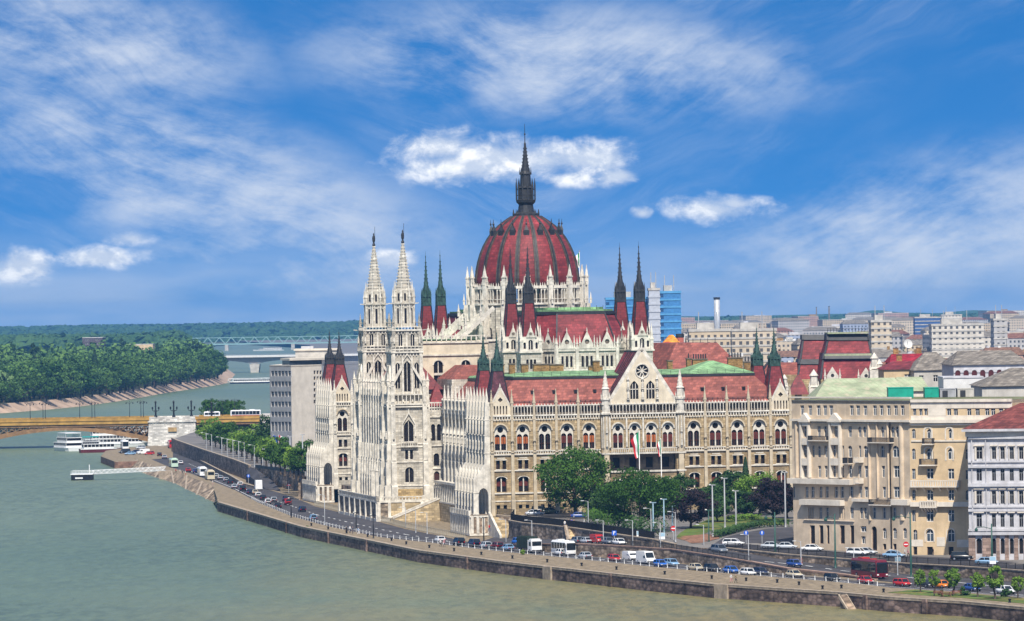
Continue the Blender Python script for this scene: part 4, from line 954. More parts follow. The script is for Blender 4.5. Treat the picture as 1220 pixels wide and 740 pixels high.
 U_.lathe(0, 0, [(2.6, 44), (2.6, 49.7), (3.0, 49.8), (3.0, 50.2), (2.4, 50.3), (2.3, 53.4)], 8, M_WHITE, math.pi / 8)
 for a in range(8):
  t = a * math.pi / 4; c, s = math.cos(t), math.sin(t)
  U_.M = Matrix.Rotation(t, 4, 'Z')
  U_.box(-.27, .27, -2.50, -2.38, 45.0, 48.8, M_GLASS); U_.box(-.25, .25, -2.24, -2.16, 50.7, 52.6, M_GLASS)
  for q in (-.42, .42): U_.box(q - .1, q + .1, -2.62, -2.3, 44, 49.4, M_TRIM)
  U_.bar((-.7, -2.55, 49.0), (0, -2.6, 50.4), .16, M_TRIM); U_.bar((.7, -2.55, 49.0), (0, -2.6, 50.4), .16, M_TRIM)
  U_.M = Matrix.Rotation(t + math.pi / 8, 4, 'Z')
  U_.cbox(0, -2.7, .4, .4, 44, 50, M_TRIM); pin(U_, 0, -2.75, 50.2, .34, 4.0); U_.bar((0, -2.8, 49.9), (0, -3.9, 50.1), .2, M_TRIM); pin(U_, 0, -2.35, 51.5, .26, 4.4)
 U_.M = None
 link('belfry', U_.data('belfry'), lower)
 S_ = MB(); S_.lathe(0, 0, [(2.25, 52.6), (1.95, 53.6), (1.25, 58.5), (.62, 63), (.26, 65.4)], 8, M_WHITE, math.pi / 8)
 for k in range(15):
  t = k / 14; z = 53.4 + 12 * t * .96; r = 2.1 + (.3 - 2.1) * t
  S_.lathe(0, 0, [(r * .985 + .02, z), (r * .985 + .05, z + .1), (r * .96 + .02, z + .16)], 8, M_TRIM, math.pi / 8, cap=False)
  for a in range(8): an = math.pi / 8 + a * math.pi / 4; S_.cbox((r + .06) * math.cos(an), (r + .06) * math.sin(an), .2, .2, z + .1, z + .36, M_TRIM)
 link('stone_spire', S_.data('stone_spire'), lower)
 X_ = MB(); X_.lathe(0, 0, [(.34, 65.3), (.42, 65.7), (.26, 66), (.22, 66.3), (.36, 66.6), (.42, 67.4), (.3, 67.9), (.16, 68.1), (.2, 68.4), (.05, 68.8)], 8, M_IRON); X_.bar((.3, 0, 66.5), (.34, 0, 70.4), .09, M_IRON); X_.bar((-.25, 0, 67.6), (.36, 0, 68.0), .14, M_IRON)
 link('spire_statue', X_.data('spire_statue'), lower)
TU, TV1, TV2 = -1.5, 105.0, 149.0
white_tower(TU, TV1); white_tower(TU, TV2)
# porch between the towers: tall blue windows behind stone fins
mb = MB(); L = TV2 - TV1 - 9
mb.wall([(-L / 2, -1.2), (L / 2, -1.2), (L / 2, 28), (-L / 2, 28)], [arch(-L / 2 + (i + .5) * L / 9, 2.4, a, b, 8) for i in range(9) for a, b in ((15.2, 23.5), (9.6, 13.2), (2.0, 7.5))], M_WHITE, .6, 0)
for z in (8.5, 14.0, 24.4, 27.6): mb.box(-L / 2, L / 2, -.5, 0, z, z + .4, M_TRIM)
ctr = part('centre_front', mb, (-5.6, (TV1 + TV2) / 2, 0), W90)
for i in range(9):
 x = -L / 2 + (i + .5) * L / 9; g = MB()
 for a, b in ((15.2, 23.5), (9.6, 13.2), (2.0, 7.5)): g.pane(arch(x, 2.45, a, b, 8), .58, M_BLUEG); g.box(x - .1, x + .1, .35, .56, a, b - .3, M_TRIM)
 link('tall_window', g.data('tall_window'), ctr)
for i in range(10):
 x = -L / 2 + i * L / 9; g = MB()
 for z0, z1, d in ((-1.2, 8.5, 1.6), (8.5, 14, 1.3), (14, 24.4, 1.0), (24.4, 28.2, .9)): g.box(x - .42, x + .42, -d, .03, z0, z1, M_TRIM)
 pin(g, x, -.5, 28.2, .5, 4.4); pin(g, x, -1.2, 8.5, .36, 2.6); link('stone_fin', g.data('stone_fin'), ctr)
mb = MB(); mb.box(-5, 8, TV1 + 4, TV2 - 4, -1, 27.9, M_WHITE); hiproof(mb, (-4.5, 9, TV1 + 3, TV2 - 3), (2, 4, TV1 + 6, TV2 - 6), 27.9, 34, M_TILE2); part('centre_body', mb)
# lower blocks beside the towers with parapet and little red tower roof
for v0, v1, sgn in ((TV1 - 4.2, TV1 + 4.5, 1), (TV2 - 4.5, TV2 + 4.2, -1)):
 mb = MB(); w = 5.2; mb.box(3, 8.2, v0 + .6, v1, -1.2, 23, M_WHITE)
 if sgn > 0:
  mb.M = Matrix.Translation((5.6, v0, 0))
  mb.wall([(-2.6, -1.2), (2.6, -1.2), (2.6, 23.2), (-2.6, 23.2)], [arch(-.75, 1.05, 15.0, 19.2), arch(.75, 1.05, 15.0, 19.2), arch(0, 1.4, 8.6, 11.8), arch(0, 1.4, 4.4, 7.2), arch(0, 1.2, -.2, 3.2)], M_WHITE, .45)
  for x, w_, a, b in ((-.75, 1.1, 15, 19.25), (.75, 1.1, 15, 19.25), (0, 1.45, 8.6, 11.85), (0, 1.45, 4.4, 7.25), (0, 1.25, -.2, 3.25)): mb.pane(arch(x, w_, a, b), .42, M_GLASS if a > 8 else M_BROWN)
  for z in (3.8, 7.8, 13.6, 20.9, 23.2): mb.box(-2.6, 2.6, -.3, .05, z, z + .3, M_TRIM)
  for i in range(8): mb.cbox(-2.4 + i * .68, -.1, .2, .25, 21.2, 24.6, M_TRIM)
  mb.box(-2.6, 2.6, -.25, .1, 24.5, 24.8, M_TRIM); mb.M = None
 part('side_block', mb)
 s = MB(); s.sq(6.4, v0 + 3.2 if sgn > 0 else v1 - 3.2, [(2.3, 23.6), (1.5, 25.8), (.1, 29.4)], M_TILE2); s.cbox(6.4, v0 + 3.2 if sgn > 0 else v1 - 3.2, 4.9, 4.9, 22.8, 23.7, M_IRON); part('small_tower_roof', s)
# ---------------------------------------------------------------- the two chamber halls beside the dome
def hall(v0, sgn):
 """v0 is the end towards which the hall looks, sgn the way it runs"""
 c = 36.5
 foot = [(c - 7.3, 0), (c + 8.0, 0), (c + 13.2, 8), (c + 13.2, 44), (c - 13.2, 44), (c - 13.2, 8)]
 P = [(x, v0 + sgn * y) for x, y in foot]
 mb = MB(); mb.prism(P, 24, 38.8, M_WHITE, top=True)
 b = part('hall_wall', mb)
 def gallery(p, q, n, name='hall_gallery'):
  """windows and gablets along one side"""
  p = Vector((*p, 0)); q = Vector((*q, 0)); d = q - p; L = d.length; rz = math.atan2(d.y, d.x)
  g = MB(); bw = L / n
  for i in range(n):
   x = (i + .5) * bw
   g.box(x - bw * .42, x + bw * .42, -.35, -.05, 37.4, 38.2, M_TRIM)
   for k in (-1, 0, 1): g.box(x + k * bw * .22 - .27, x + k * bw * .22 + .27, -.09, -.02, 33.6, 36.2, M_GLASS); g.box(x + k * bw * .22 + bw * .09, x + k * bw * .22 + bw * .13, -.25, 0, 33.2, 36.6, M_TRIM)
   g.wall([(x - bw * .30, 38.2), (x + bw * .30, 38.2), (x + bw * .30, 39.2), (x, 42.4), (x - bw * .30, 39.2)], [circ(x, 39.7, .62, 8)], M_TRIM, .4, -.4); g.pane(circ(x, 39.7, .65, 8), -.05, M_DKSTONE)
   g.mesh([(x - bw * .3, -.3, 39.2), (x, -.3, 42.4), (x, 3.4, 42.4), (x - bw * .3, 1.2, 39.2), (x + bw * .3, -.3, 39.2), (x + bw * .3, 1.2, 39.2)], [(0, 1, 2, 3), (4, 1, 2, 5)], M_TILE2)
   g.frus(x, -.3, 42.3, 43.3, .2, .02, 4, M_TRIM)
   pin(g, x - bw * .36, -.3, 38.2, .26, 3.2); pin(g, x + bw * .36, -.3, 38.2, .26, 3.2)
  for i in range(n + 1): g.cbox(i * bw, -.2, .7, .6, 24, 38.2, M_TRIM); pin(g, i * bw, -.3, 38.2, .3, 2.6)
  g.box(0, L, -.45, .1, 38.0, 38.35, M_TRIM); g.box(0, L, -.3, 0, 32.6, 33.0, M_TRIM)
  link(name, g.data(name), b, (p.x, p.y, 0), rz)
 if sgn > 0: gallery(P[0], P[1], 3); gallery(P[1], P[2], 2); gallery(P[5], P[0], 2); gallery(P[4], P[5], 5); gallery(P[2], P[3], 5)
 else: gallery(P[1], P[0], 3); gallery(P[0], P[5], 2); gallery(P[5], P[4], 5)
 mb = MB(); ins = [(c - 5.8, 6.2), (c + 6.2, 6.2), (c + 9.6, 11.5), (c + 9.6, 42), (c - 9.6, 42), (c - 9.6, 11.5)]; I = [(x, v0 + sgn * y) for x, y in ins]
 n = len(P); zc = 47.0
 mb.mesh([(p[0], p[1], 38.3) for p in P] + [(p[0], p[1], zc) for p in I], [(i, (i + 1) % n, n + (i + 1) % n, n + i) for i in range(n)], M_TILE2)
 for a, q in zip(P, I): mb.bar((a[0], a[1], 38.4), (q[0], q[1], zc), .35, M_IRON)
 r = part('hall_roof', mb)
 mb = MB(); mb.prism([(c + (x - c) * 1.05, v0 + sgn * (y - .4)) for x, y in ins], zc - .5, zc + .3, M_IRON); mb.prism([(c + (x - c) * 1.0, v0 + sgn * (y + .1)) for x, y in ins], zc + .3, zc + .75, M_COPPER)
 mb.prism([(c + (x - c) * .8, v0 + sgn * (y * .8 + 5)) for x, y in ins], zc + .75, zc + 1.3, M_COPPER)
 for i in range(8): mb.cbox(c - 5.6 + i * 1.65, v0 + sgn * 6.3, .08, .08, zc + .7, zc + 1.7, M_IRON)
 link('copper_flat', mb.data('copper_flat'), r)
 for u in (22.4, 50.6):                              # corner turrets
  for v in (v0 + sgn * 1.0, v0 + sgn * 23.0):
   t = MB(); stage(t, 2.6, 22, 37.2, M_WHITE, [(-.95, .6, 33.2, 35.6, 'a'), (0, .6, 33.2, 35.6, 'a'), (.95, .6, 33.2, 35.6, 'a')], .3)
   band(t, 2.9, 32.2, 32.5, M_TRIM); band(t, 3.0, 37.2, 37.6, M_TRIM)
   stage(t, 2.3, 37.6, 41.2, M_TRIM, [(0, 1.1, 38.0, 40.4, 'a'), (-1.5, .6, 38.2, 39.8, 'a'), (1.5, .6, 38.2, 39.8, 'a')], .4)
   for k in range(4):
    t.M = Matrix.Rotation(k * math.pi / 2, 4, 'Z')
    t.slab([(-1.15, 41.0), (1.15, 41.0), (0, 43.8)], -2.5, -2.1, M_TRIM); t.frus(0, -2.3, 43.6, 44.8, .2, .02, 4, M_TRIM); t.pane(circ(0, 41.9, .4, 8), -2.52, M_DKSTONE)
    pin(t, 2.4, -2.4, 37.6, .5, 6.6); pin(t, 1.3, -2.5, 41.0, .24, 2.4)
   t.M = None
   tt = part('hall_turret', t, (u, v, 0))
   spire(u, v, 40.8, 1.95, 1.12, 49.6, 63.4, M_IRON if sgn > 0 else M_VERDI, M_TILE2, 'turret_spire')
hall(62, 1); hall(206, -1)
# ---------------------------------------------------------------- dome
DU, DV = 36.5, 134.0
mb = MB(); mb.box(DU - 16.5, DU + 16.5, DV - 16.5, DV + 16.5, 24, 40.2, M_WHITE)
for s in (-1, 1):
 for x in (-9, 0, 9):
  mb.M = Matrix.Translation((DU + x, DV - 16.52, 0)); mb.slab(arch(0, 2.6, 30, 37.5, 10), -.02, 0, M_GLASS); hood(mb, 0, 2.6, 36.2, 0, M_TRIM); mb.M = None
mb.box(DU - 16.9, DU + 16.9, DV - 16.9, DV + 16.9, 39.9, 40.4, M_TRIM); part('dome_base', mb)
mb = MB(); mb.lathe(DU, DV, [(14.6, 39), (14.6, 50)], 16, M_WHITE, math.pi / 16); n = 16
dr = part('dome_drum', mb)
for i in range(n):
 a = 2 * math.pi * (i + .5) / n + math.pi / 2
 g = MB(); g.M = Matrix.Rotation(a + math.pi / 2, 4, 'Z')
 r = 14.6; ap = r * math.cos(math.pi / n)
 x = 0
 g.box(-1.0, 1.0, -15.75, -14.0, 39.5, 49.2, M_TRIM) if False else None
 g.wall([(-2.82, 40), (2.82, 40), (2.82, 49.6), (-2.82, 49.6)], [circ(0, 46.6, 1.35, 14), arch(-.95, 1.3, 40.4, 43.4), arch(.95, 1.3, 40.4, 43.4)], M_WHITE, .5, -(ap + .55)); g.pane(circ(0, 46.6, 1.4, 14), -(ap + .12), M_GLASS); g.box(-1.7, 1.7, -(ap + .15), -(ap + .1), 40.3, 43.6, M_GLASS)
 for k in range(8): q = k * math.pi / 4; g.bar((0, -(ap + .3), 46.6), (1.35 * math.cos(q), -(ap + .3), 46.6 + 1.35 * math.sin(q)), .14, M_TRIM)
 g.box(-3.05, 3.05, -(ap + 1.0), -ap, 49.2, 49.7, M_TRIM)
 # gallery with slots below the spring of the dome
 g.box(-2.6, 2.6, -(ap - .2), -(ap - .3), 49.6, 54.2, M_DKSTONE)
 for k in range(6): g.cbox(-2.3 + k * .92, -(ap + .55), .24, .34, 49.7, 53.4, M_TRIM)
 for k in range(5):
  xm = -1.84 + k * .92
  for s in (-1, 1): g.slab([(xm + s * .36, 53.4), (xm + s * .36, 52.7), (xm, 53.4)], -(ap + .7), -(ap + .4), M_TRIM)
 g.box(-2.95, 2.95, -(ap + .85), -(ap - .6), 53.4, 54.1, M_TRIM); g.box(-2.9, 2.9, -(ap + .75), -(ap + .35), 50.6, 50.75, M_TRIM)
 for k in range(9): g.frus(-2.5 + k * .62, -(ap + .6), 54.1, 55.0, .2, .02, 4, M_TRIM)
 link('drum_bay', g.data('drum_bay') if i == 0 else DB, dr, (DU, DV, 0), 0.0 if i == 0 else 2 * math.pi * i / n)
 if i == 0: DB = dr.children[0].data
 g = MB()
 g.M = Matrix.Rotation(math.pi / n, 4, 'Z')
 for z0, z1, r0, w in ((39, 44, 17.2, 1.5), (44, 49.4, 16.5, 1.35), (49.4, 54.4, 16.0, 1.2)): g.box(-w / 2, w / 2, -r0, -14.2, z0, z1, M_TRIM)
 pin(g, 0, -15.6, 54.4, .62, 5.2); pin(g, 0, -16.6, 49.4, .36, 3.0); pin(g, 0, -17.0, 44, .4, 3.2)
 for s in (-1, 1): pin(g, s * .75, -15.5, 54.2, .28, 2.6)
 if i == 0: DP = g.data('drum_pier')
 link('drum_pier', DP, dr, (DU, DV, 0), 2 * math.pi * i / n)
prof = [(13.55, 53.8), (13.5, 56), (13.2, 58.5), (12.75, 60.6), (12.1, 62.7), (11.25, 64.7), (10.1, 66.7), (8.75, 68.5), (7.2, 70.0), (5.5, 71.3), (3.6, 72.5)]
mb = MB(); mb.lathe(DU, DV, prof, 64, M_TILE2, smooth=True); dm = part('dome', mb)
g = MB()
g.M = None
for (r0, a), (r1, b) in zip(prof[:-1], prof[1:]):
 w0, w1 = .62 * (.45 + .55 * r0 / 13.5), .62 * (.45 + .55 * r1 / 13.5)
 vs = [(s * w, -(r + e), z) for r, z, w in ((r0, a, w0), (r1, b, w1)) for s, e in ((-1, -.1), (-1, .28), (1, .28), (1, -.1))]
 g.mesh(vs, [(0, 1, 5, 4), (1, 2, 6, 5), (2, 3, 7, 6)], mat('tarnished_rib_metal', (.075, .062, .05), var=.3, rough=.6))
 g.mesh([(s * w * .35, -(r + e), z) for r, z, w in ((r0, a, w0), (r1, b, w1)) for s, e in ((-1, .2), (-1, .48), (1, .48), (1, .2))], [(0, 1, 5, 4), (1, 2, 6, 5), (2, 3, 7, 6)], M_IRON)
for z in (57.0, 60.2, 63.2): g.cbox(0, -0.2, .01, .01, z, z + .01, M_IRON)
RIB = g.data('dome_rib')
g = MB(); g.cbox(0, -9.15, 1.5, 1.0, 67.2, 68.6, M_IRON); g.frus(0, -9.2, 68.6, 70.2, .75, .1, 4, M_IRON, math.pi / 4); g.lathe(0, -9.3, [(.12, 70), (.3, 70.4), (.1, 70.7), (.04, 71.6)], 6, M_IRON)
for s in (-1, 1): g.frus(s * .7, -9.3, 68.4, 69.5, .16, .02, 4, M_IRON)
LUC = g.data('dome_lucarne')
for i in range(16):
 link('dome_rib', RIB, dm, (DU, DV, 0), 2 * math.pi * (i + .5) / 16 + math.pi / 16); link('dome_lucarne', LUC, dm, (DU, DV, 0), 2 * math.pi * i / 16 + math.pi / 16)
g = MB(); g.lathe(DU, DV, [(3.3, 72.0), (3.6, 72.4), (3.6, 73.0), (2.2, 73.5), (1.9, 75.4), (2.5, 76.0), (2.65, 76.6), (2.1, 76.8), (2.0, 79.5), (2.3, 79.8), (1.5, 80.2), (1.35, 83.2), (1.6, 83.5), (1.1, 84.2), (.62, 87.5), (.28, 91.2), (.3, 91.4), (.12, 91.8), (.1, 93.6), (.25, 93.9), (.08, 94.2), (.05, 96.6)], 12, M_IRON)
for i in range(12):
 a = 2 * math.pi * i / 12; c, s = math.cos(a), math.sin(a)
 g.frus(DU + 3.4 * c, DV + 3.4 * s, 73, 74.3, .26, .02, 4, M_IRON); g.cbox(DU + 2.5 * c, DV + 2.5 * s, .3, .3, 76.6, 80.3, M_IRON); g.frus(DU + 2.5 * c, DV + 2.5 * s, 80.2, 82.4, .24, .02, 4, M_IRON); g.frus(DU + 1.5 * c, DV + 1.5 * s, 83.3, 85.2, .2, .02, 4, M_IRON)
 for k in range(7): r = 1.0 - .1 * k; z = 84.6 + .9 * k; g.cbox(DU + r * c, DV + r * s, .2, .2, z, z + .3, M_IRON)
for z in (77.8, 79.3): g.lathe(DU, DV, [(2.6, z), (2.65, z + .15)], 12, M_IRON, cap=False)
link('dome_lantern', g.data('dome_lantern'), dm)
# flying buttresses west of the drum, and the stair hall in front of it
for v in (DV - 15.5, DV - 7, DV + 7, DV + 15.5):
 mb = MB(); mb.bar((11.5, v, 37.0), (24.5, v, 48.6), .7, M_TRIM, 1.0)
 for k in range(9): t = k / 9; mb.frus(11.5 + 13 * t, v, 37.4 + 11.6 * t, 38.5 + 11.6 * t, .22, .02, 4, M_TRIM)
 mb.cbox(11, v, 1.5, 1.5, 24, 38.0, M_TRIM); pin(mb, 11, v, 38, .7, 5.5); pin(mb, 17, v, 43, .4, 3.4); pin(mb, 21, v, 46.4, .4, 3.4); part('flying_arch', mb)
mb = MB(); v0 = 117; mb.box(4, 22, v0 + .5, 151, 20, 40.0, M_WHITE)
mb.M = Matrix.Translation((13, v0, 0)); mb.wall([(-9.5, 20), (9.5, 20), (9.5, 40.2), (-9.5, 40.2)], [arch(3.6, 2.4, 29.0, 35.2), arch(-3.6, 2.4, 29.0, 35.2), rect(0, .9, 25, 28)], M_GABLE, .4)
for x in (-3.6, 3.6): mb.pane(arch(x, 2.45, 29, 35.3), .38, M_GLASS); mb.box(x - .1, x + .1, .2, .36, 29, 35, M_TRIM); mb.box(x - 1.2, x + 1.2, -.3, .36, 31.4, 32.0, M_TRIM); hood(mb, x, 2.4, 34.0, 0, M_TRIM)
for z in (28.2, 36.4, 39.6): mb.box(-9.6, 9.6, -.35, 0, z, z + .4, M_TRIM)
for i in range(15): mb.cbox(-9.2 + i * 1.3, -.15, .25, .3, 40.1, 41.4, M_TRIM)
mb.M = None; mb.box(3.6, 22.4, v0 - .3, v0 + .2, 41.3, 41.6, M_TRIM); mb.box(4.5, 22, v0 + .6, 150, 40, 40.6, M_COPPER); part('stair_hall', mb)
# white corner tower with red roof between tower and hall (seen beside the spires)
mb = MB(); mb.box(9, 21, 96, 117, 20, 30.5, M_WHITE); hiproof(mb, (9, 21, 96, 117), (13, 17, 100, 113), 30.5, 34, M_TILE); part('link_block', mb)
mb = MB(); mb.box(56, UE - 1, 58, 112, 20, 33, M_OLD); hiproof(mb, (55.5, UE + 2.2, 57, 112), (60.5, UE - 2.0, 66, 104), 32.5, 38.9, M_TILE)
for i in range(6): mb.cbox(61 + i * 1.9, 66, .12, .12, 38.8, 40.0, M_IRON)
part('east_hall', mb)
# ---------------------------------------------------------------- river terrace with balustrades and stairs
def balus(mb, p, q, z, m=M_TRIM, h=1.05, z2=None):
 p = Vector(p); q = Vector(q); d = q - p; L = d.length; z2 = z if z2 is None else z2; n = max(2, int(L / .8)); d.normalize(); nr = Vector((d.y, -d.x))
 for i in range(n):
  t = (i + .5) / n; c = p.lerp(q, t); mb.cbox(c.x, c.y, .26, .26, z + (z2 - z) * t, z + (z2 - z) * t + h - .15, m)
 mb.bar((p.x, p.y, z + h), (q.x, q.y, z2 + h), .42, m, .26); mb.bar((p.x, p.y, z + .1), (q.x, q.y, z2 + .1), .42, m, .22)
 for c, zz in ((p, z), (q, z2)): mb.cbox(c.x, c.y, .75, .75, zz, zz + h + .3, m)
tw, ts, tn = -10.4, 97.2, 157.0
mb = MB(); M_TW = mat('terrace_rubble', (.30, .245, .185), var=.28, scale=.7, kind='rubble', bs=(1.5, .7), bump=.4)
mb.box(tw, 3, ts, tn, -5.8, -.35, M_TW); mb.box(tw - .25, 3, ts - .25, tn + .25, -.35, 0, M_TRIM); mb.box(tw - .3, 3, ts - .3, tn + .3, -5.2, -4.4, M_TRIM)
M_SAND = mat('sandy_ashlar', (.50, .39, .23), var=.2, scale=.6, kind='brick', bs=(1.4, .6))
mb.box(tw + 2.6, .5, ts - .12, ts, -4.4, -.5, M_SAND)
for u in (tw + .3, tw + 3.0, tw + 6.6, 1.0): mb.cbox(u, ts - .1, .75, .6, -5.2, -.35, M_TRIM)
for i in range(8): mb.cbox(tw - .1, ts + .5 + i * 8.4, .6, .9, -5.2, -.35, M_TRIM)
balus(mb, (tw, ts), (1.5, ts), 0); balus(mb, (tw, ts), (tw, tn), 0); balus(mb, (tw, tn), (-3, tn), 0)
for u, v in ((tw + .2, ts + 1.5), (tw + .2, ts + 8.5)): mb.cbox(u, v, .8, .8, 0, 6.5, M_TRIM); pin(mb, u, v, 6.5, .5, 3.0)
ter = part('river_terrace', mb)
def stair(v0, v1, name):
 s = MB(); n = 18; u0, u1, zt = -6.5, 4.6, -.05
 for i in range(n): a = u0 + (u1 - u0) * i / n; z = -5.1 + 5.05 * (i + 1) / n; s.box(a, u1 + 2.2, v0 + .35, v1 - .35, z - 5.05 / n, z, M_SAND)
 for v in (v0, v1):
  s.slab([(u0 - .8, -5.8), (u1 + 2.4, -5.8), (u1 + 2.4, .5), (u1, .5), (u0 - .8, -4.2)], v - .32, v + .32, M_SAND)
  s.bar((u0 - .9, v, -4.15), (u1, v, .6), .9, M_TRIM, .3); s.bar((u1, v, .6), (u1 + 2.4, v, .6), .9, M_TRIM, .3)
 link(name, s.data(name), ter)
stair(92.0, 96.4, 'terrace_stair'); stair(157.8, 162.2, 'terrace_stair')
# steps between the corner pavilion and the curved wall
s = MB(); n = 16
for i in range(n): v = -1.0 - 12.5 * (i + 1) / n; z = -.3 - 4.7 * i / n; s.box(-.2, 3.0, v, -.9, z - 4.7 / n, z, M_SAND)
s.slabx([(-.8, -5.4), (-.8, .6), (-14.2, -4.3), (-14.2, -5.4)], -.75, -.2, M_TRIM); s.slabx([(-.8, -5.4), (-.8, .2), (-14.2, -4.6), (-14.2, -5.4)], 3.0, 3.5, M_ROUGH)
part('corner_steps', s)
# ================================================================== apartment houses beside the street
M_BEIGE = mat('beige_stucco', (.60, .475, .335), var=.16, scale=.25, streak=.3)
M_YELL = mat('yellow_ochre_stucco', (.60, .45, .27), var=.14, scale=.25, streak=.25)
M_CREAM = mat('cream_stucco', (.66, .59, .49), var=.12, scale=.4, streak=.35)
M_GREYST = mat('grey_white_stucco', (.50, .49, .50), var=.14, scale=.5, streak=.4)
M_BROWNST = mat('brown_stone_base', (.34, .24, .19), var=.2, scale=.5, kind='brick', bs=(1.4, .6))
M_WFRAME = mat('white_window_frame', (.62, .61, .58), rough=.6, var=.08)
M_PANE = mat('grey_blue_pane', (.05, .07, .095), rough=.1, var=.3, spec=.25, rnd=.5)
M_PALEC = mat('pale_weathered_copper', (.33, .37, .23), var=.22, scale=.25, kind='seam', bs=(1.1, 1), col2=(.42, .37, .26))
M_GREYTILE = mat('grey_roof_tile', (.23, .20, .165), var=.25, scale=.4, kind='brick', bs=(.8, .5))
M_RB = mat('brown_red_tile', (.20, .055, .045), var=.28, scale=.4, kind='brick', bs=(.7, .45), streak=.3)
M_CONC = mat('pale_concrete', (.46, .43, .38), var=.15, scale=.3, streak=.3)
def win_mesh(w, h, kind, deep=.3, frame=M_WFRAME, pane=M_PANE, cross=True):
 mb = MB(); q = arch(0, w, 0, h, 8) if kind == 'a' else rect(0, w, 0, h)
 mb.pane(q, deep, pane); t = min(.14, w * .09)
 mb.box(-w / 2, -w / 2 + t, deep - .1, deep - .01, 0, h * .98 if kind != 'a' else h - w / 2, frame); mb.box(w / 2 - t, w / 2, deep - .1, deep - .01, 0, h * .98 if kind != 'a' else h - w / 2, frame)
 mb.box(-w / 2 + t, w / 2 - t, deep - .1, deep - .01, 0, t, frame)
 if cross:
  mb.box(-t / 2, t / 2, deep - .1, deep - .02, t, h * .97, frame); mb.box(-w / 2 + t, w / 2 - t, deep - .09, deep - .015, h * .66, h * .66 + t, frame)
 return mb.data('window')
WM = {}
class Facade:
 """vertical wall plane from p to q in the world; places things by their spot on it"""
 def __init__(s, par, p, q):
  s.p = Vector((p[0], p[1], 0)); s.q = Vector((q[0], q[1], 0)); s.d = (s.q - s.p); s.L = s.d.length; s.d.normalize(); s.n = Vector((s.d.y, -s.d.x, 0))
  s.par = par; s.rz = math.atan2(s.d.y, s.d.x); s.holes = []; s.wins = []
 def on(s, px, py):
  d = ray(px, py); o = Vector((0, 0, HC)); t = (s.p - o).dot(s.n) / d.dot(s.n); w = o + d * t
  return (w - s.p).dot(s.d), w.z
 def win(s, px, py0, py1, wpx, kind='r', **kw):
  a, z1 = s.on(px, py0); _, z0 = s.on(px, py1); b, _ = s.on(px + wpx, py0); w = abs(b - a)
  s.winm(a, z0, z1, w, kind, **kw)
 def winm(s, a, z0, z1, w, kind='r', **kw):
  q = arch(a, w, z0, z1, 8) if kind == 'a' else rect(a, w, z0, z1)
  s.holes.append(q); s.wins.append((a, z0, z1, w, kind, kw))
 def box(s, mb, px0, px1, py0, py1, out, m, inn=0.0):
  a0, z1 = s.on(px0, py0); a1, z0 = s.on(px1, py1); mb.box(a0, a1, -out, -inn if inn else .02, z0, z1, m)
 def build(s, z0, z1, m, name='facade_wall', depth=.34, low=None):
  mb = MB(); mb.wall([(0, z0), (s.L, z0), (s.L, z1), (0, z1)], s.holes, m, depth)
  w = link(name, mb.data(name), s.par, s.p, s.rz)
  for a, za, zb, ww, kind, kw in s.wins:
   key = (round(ww, 1), round(zb - za, 1), kind, kw.get('pane', M_PANE).name)
   if key not in WM: WM[key] = win_mesh(key[0] + .04, key[1] + .04, kind, depth, kw.get('frame', M_WFRAME), kw.get('pane', M_PANE), kw.get('cross', True))
   link(kw.get('name', 'window'), WM[key], w, (a, 0, za - .02))
  return w
 def put(s, name, mb, parent=None): return link(name, mb.data(name), parent or s.par, s.p, s.rz)
M_DARKOP = mat('dark_doorway', (.015, .013, .012), rough=.6, var=.3)
BE = thing('apartment_house', 'long beige apartment house with bow fronts, white balconies and rooftop terraces', 'apartment house')
c0, c1, c2 = A(945, 600, 1040), A(1085, 600, 1012), A(1206, 600, 1003)
zr = 28.2
f1 = Facade(BE, c0, c1); f2 = Facade(BE, c1, c2)
for px in (955.5, 964.9, 975, 982.7, 990, 1014.5, 1022, 1030.6, 1042, 1050, 1058.5, 1067, 1075): f1.win(px, 483, 495, 4.8)
for px, w, k in ((959.5, 4.6, 'r'), (975.6, 4.2, 'r'), (983.3, 4.2, 'r'), (996, 4.8, 'r'), (1012.5, 4.4, 'r'), (1024.2, 4, 'a'), (1030, 4, 'a'), (1051.4, 4, 'a'), (1063.5, 4.4, 'a'), (1069, 4.4, 'a')): f1.win(px, 508, 521, w, k)
for px, w, k in ((959, 4.2, 'r'), (969, 3, 'r'), (976, 3.6, 'a'), (983.8, 3.6, 'a'), (994, 3.8, 'r'), (1004.5, 2.2, 'r'), (1012.7, 5, 'a'), (1024.4, 3, 'r'), (1031.2, 5, 'a'), (1051.4, 4.4, 'a'), (1067, 8, 'a')): f1.win(px, 531, 545, w, k)
for px, w in ((959, 4), (976.3, 3.8), (984, 3.8), (994, 3.8), (1004.5, 2.2), (1013, 4.6), (1024.4, 3.6), (1031.8, 4.4), (1052.3, 4), (1067.8, 7)): f1.win(px, 555, 569, w)
for px, w in ((945.9, 2.6), (961, 4), (968, 4.4), (977.6, 4), (985, 4), (996, 4.4), (1003.2, 4), (1014.2, 4.4), (1025.3, 3.6), (1031.8, 4.4), (1053.4, 4), (1067.8, 7)): f1.win(px, 580, 593, w)
for px, w in ((963.6, 1.6), (966, 1.6), (968.4, 1.6), (977.6, 3.6), (985.6, 3.6), (1000.6, 1.6), (1003, 1.6), (1005.4, 1.6), (1014.8, 4.4), (1026.2, 3.8), (1030.8, 3.8), (1041.5, 4), (1053.4, 4), (1065.6, 4), (1077, 3.6)): f1.win(px, 605, 618, w)
for px, w in ((967.8, 6), (978.3, 5), (986.2, 3.4), (1003.2, 6), (1015, 5)): f1.win(px, 626, 648, w, pane=M_DARKOP, cross=False, name='shop_opening', frame=M_BROWNST)
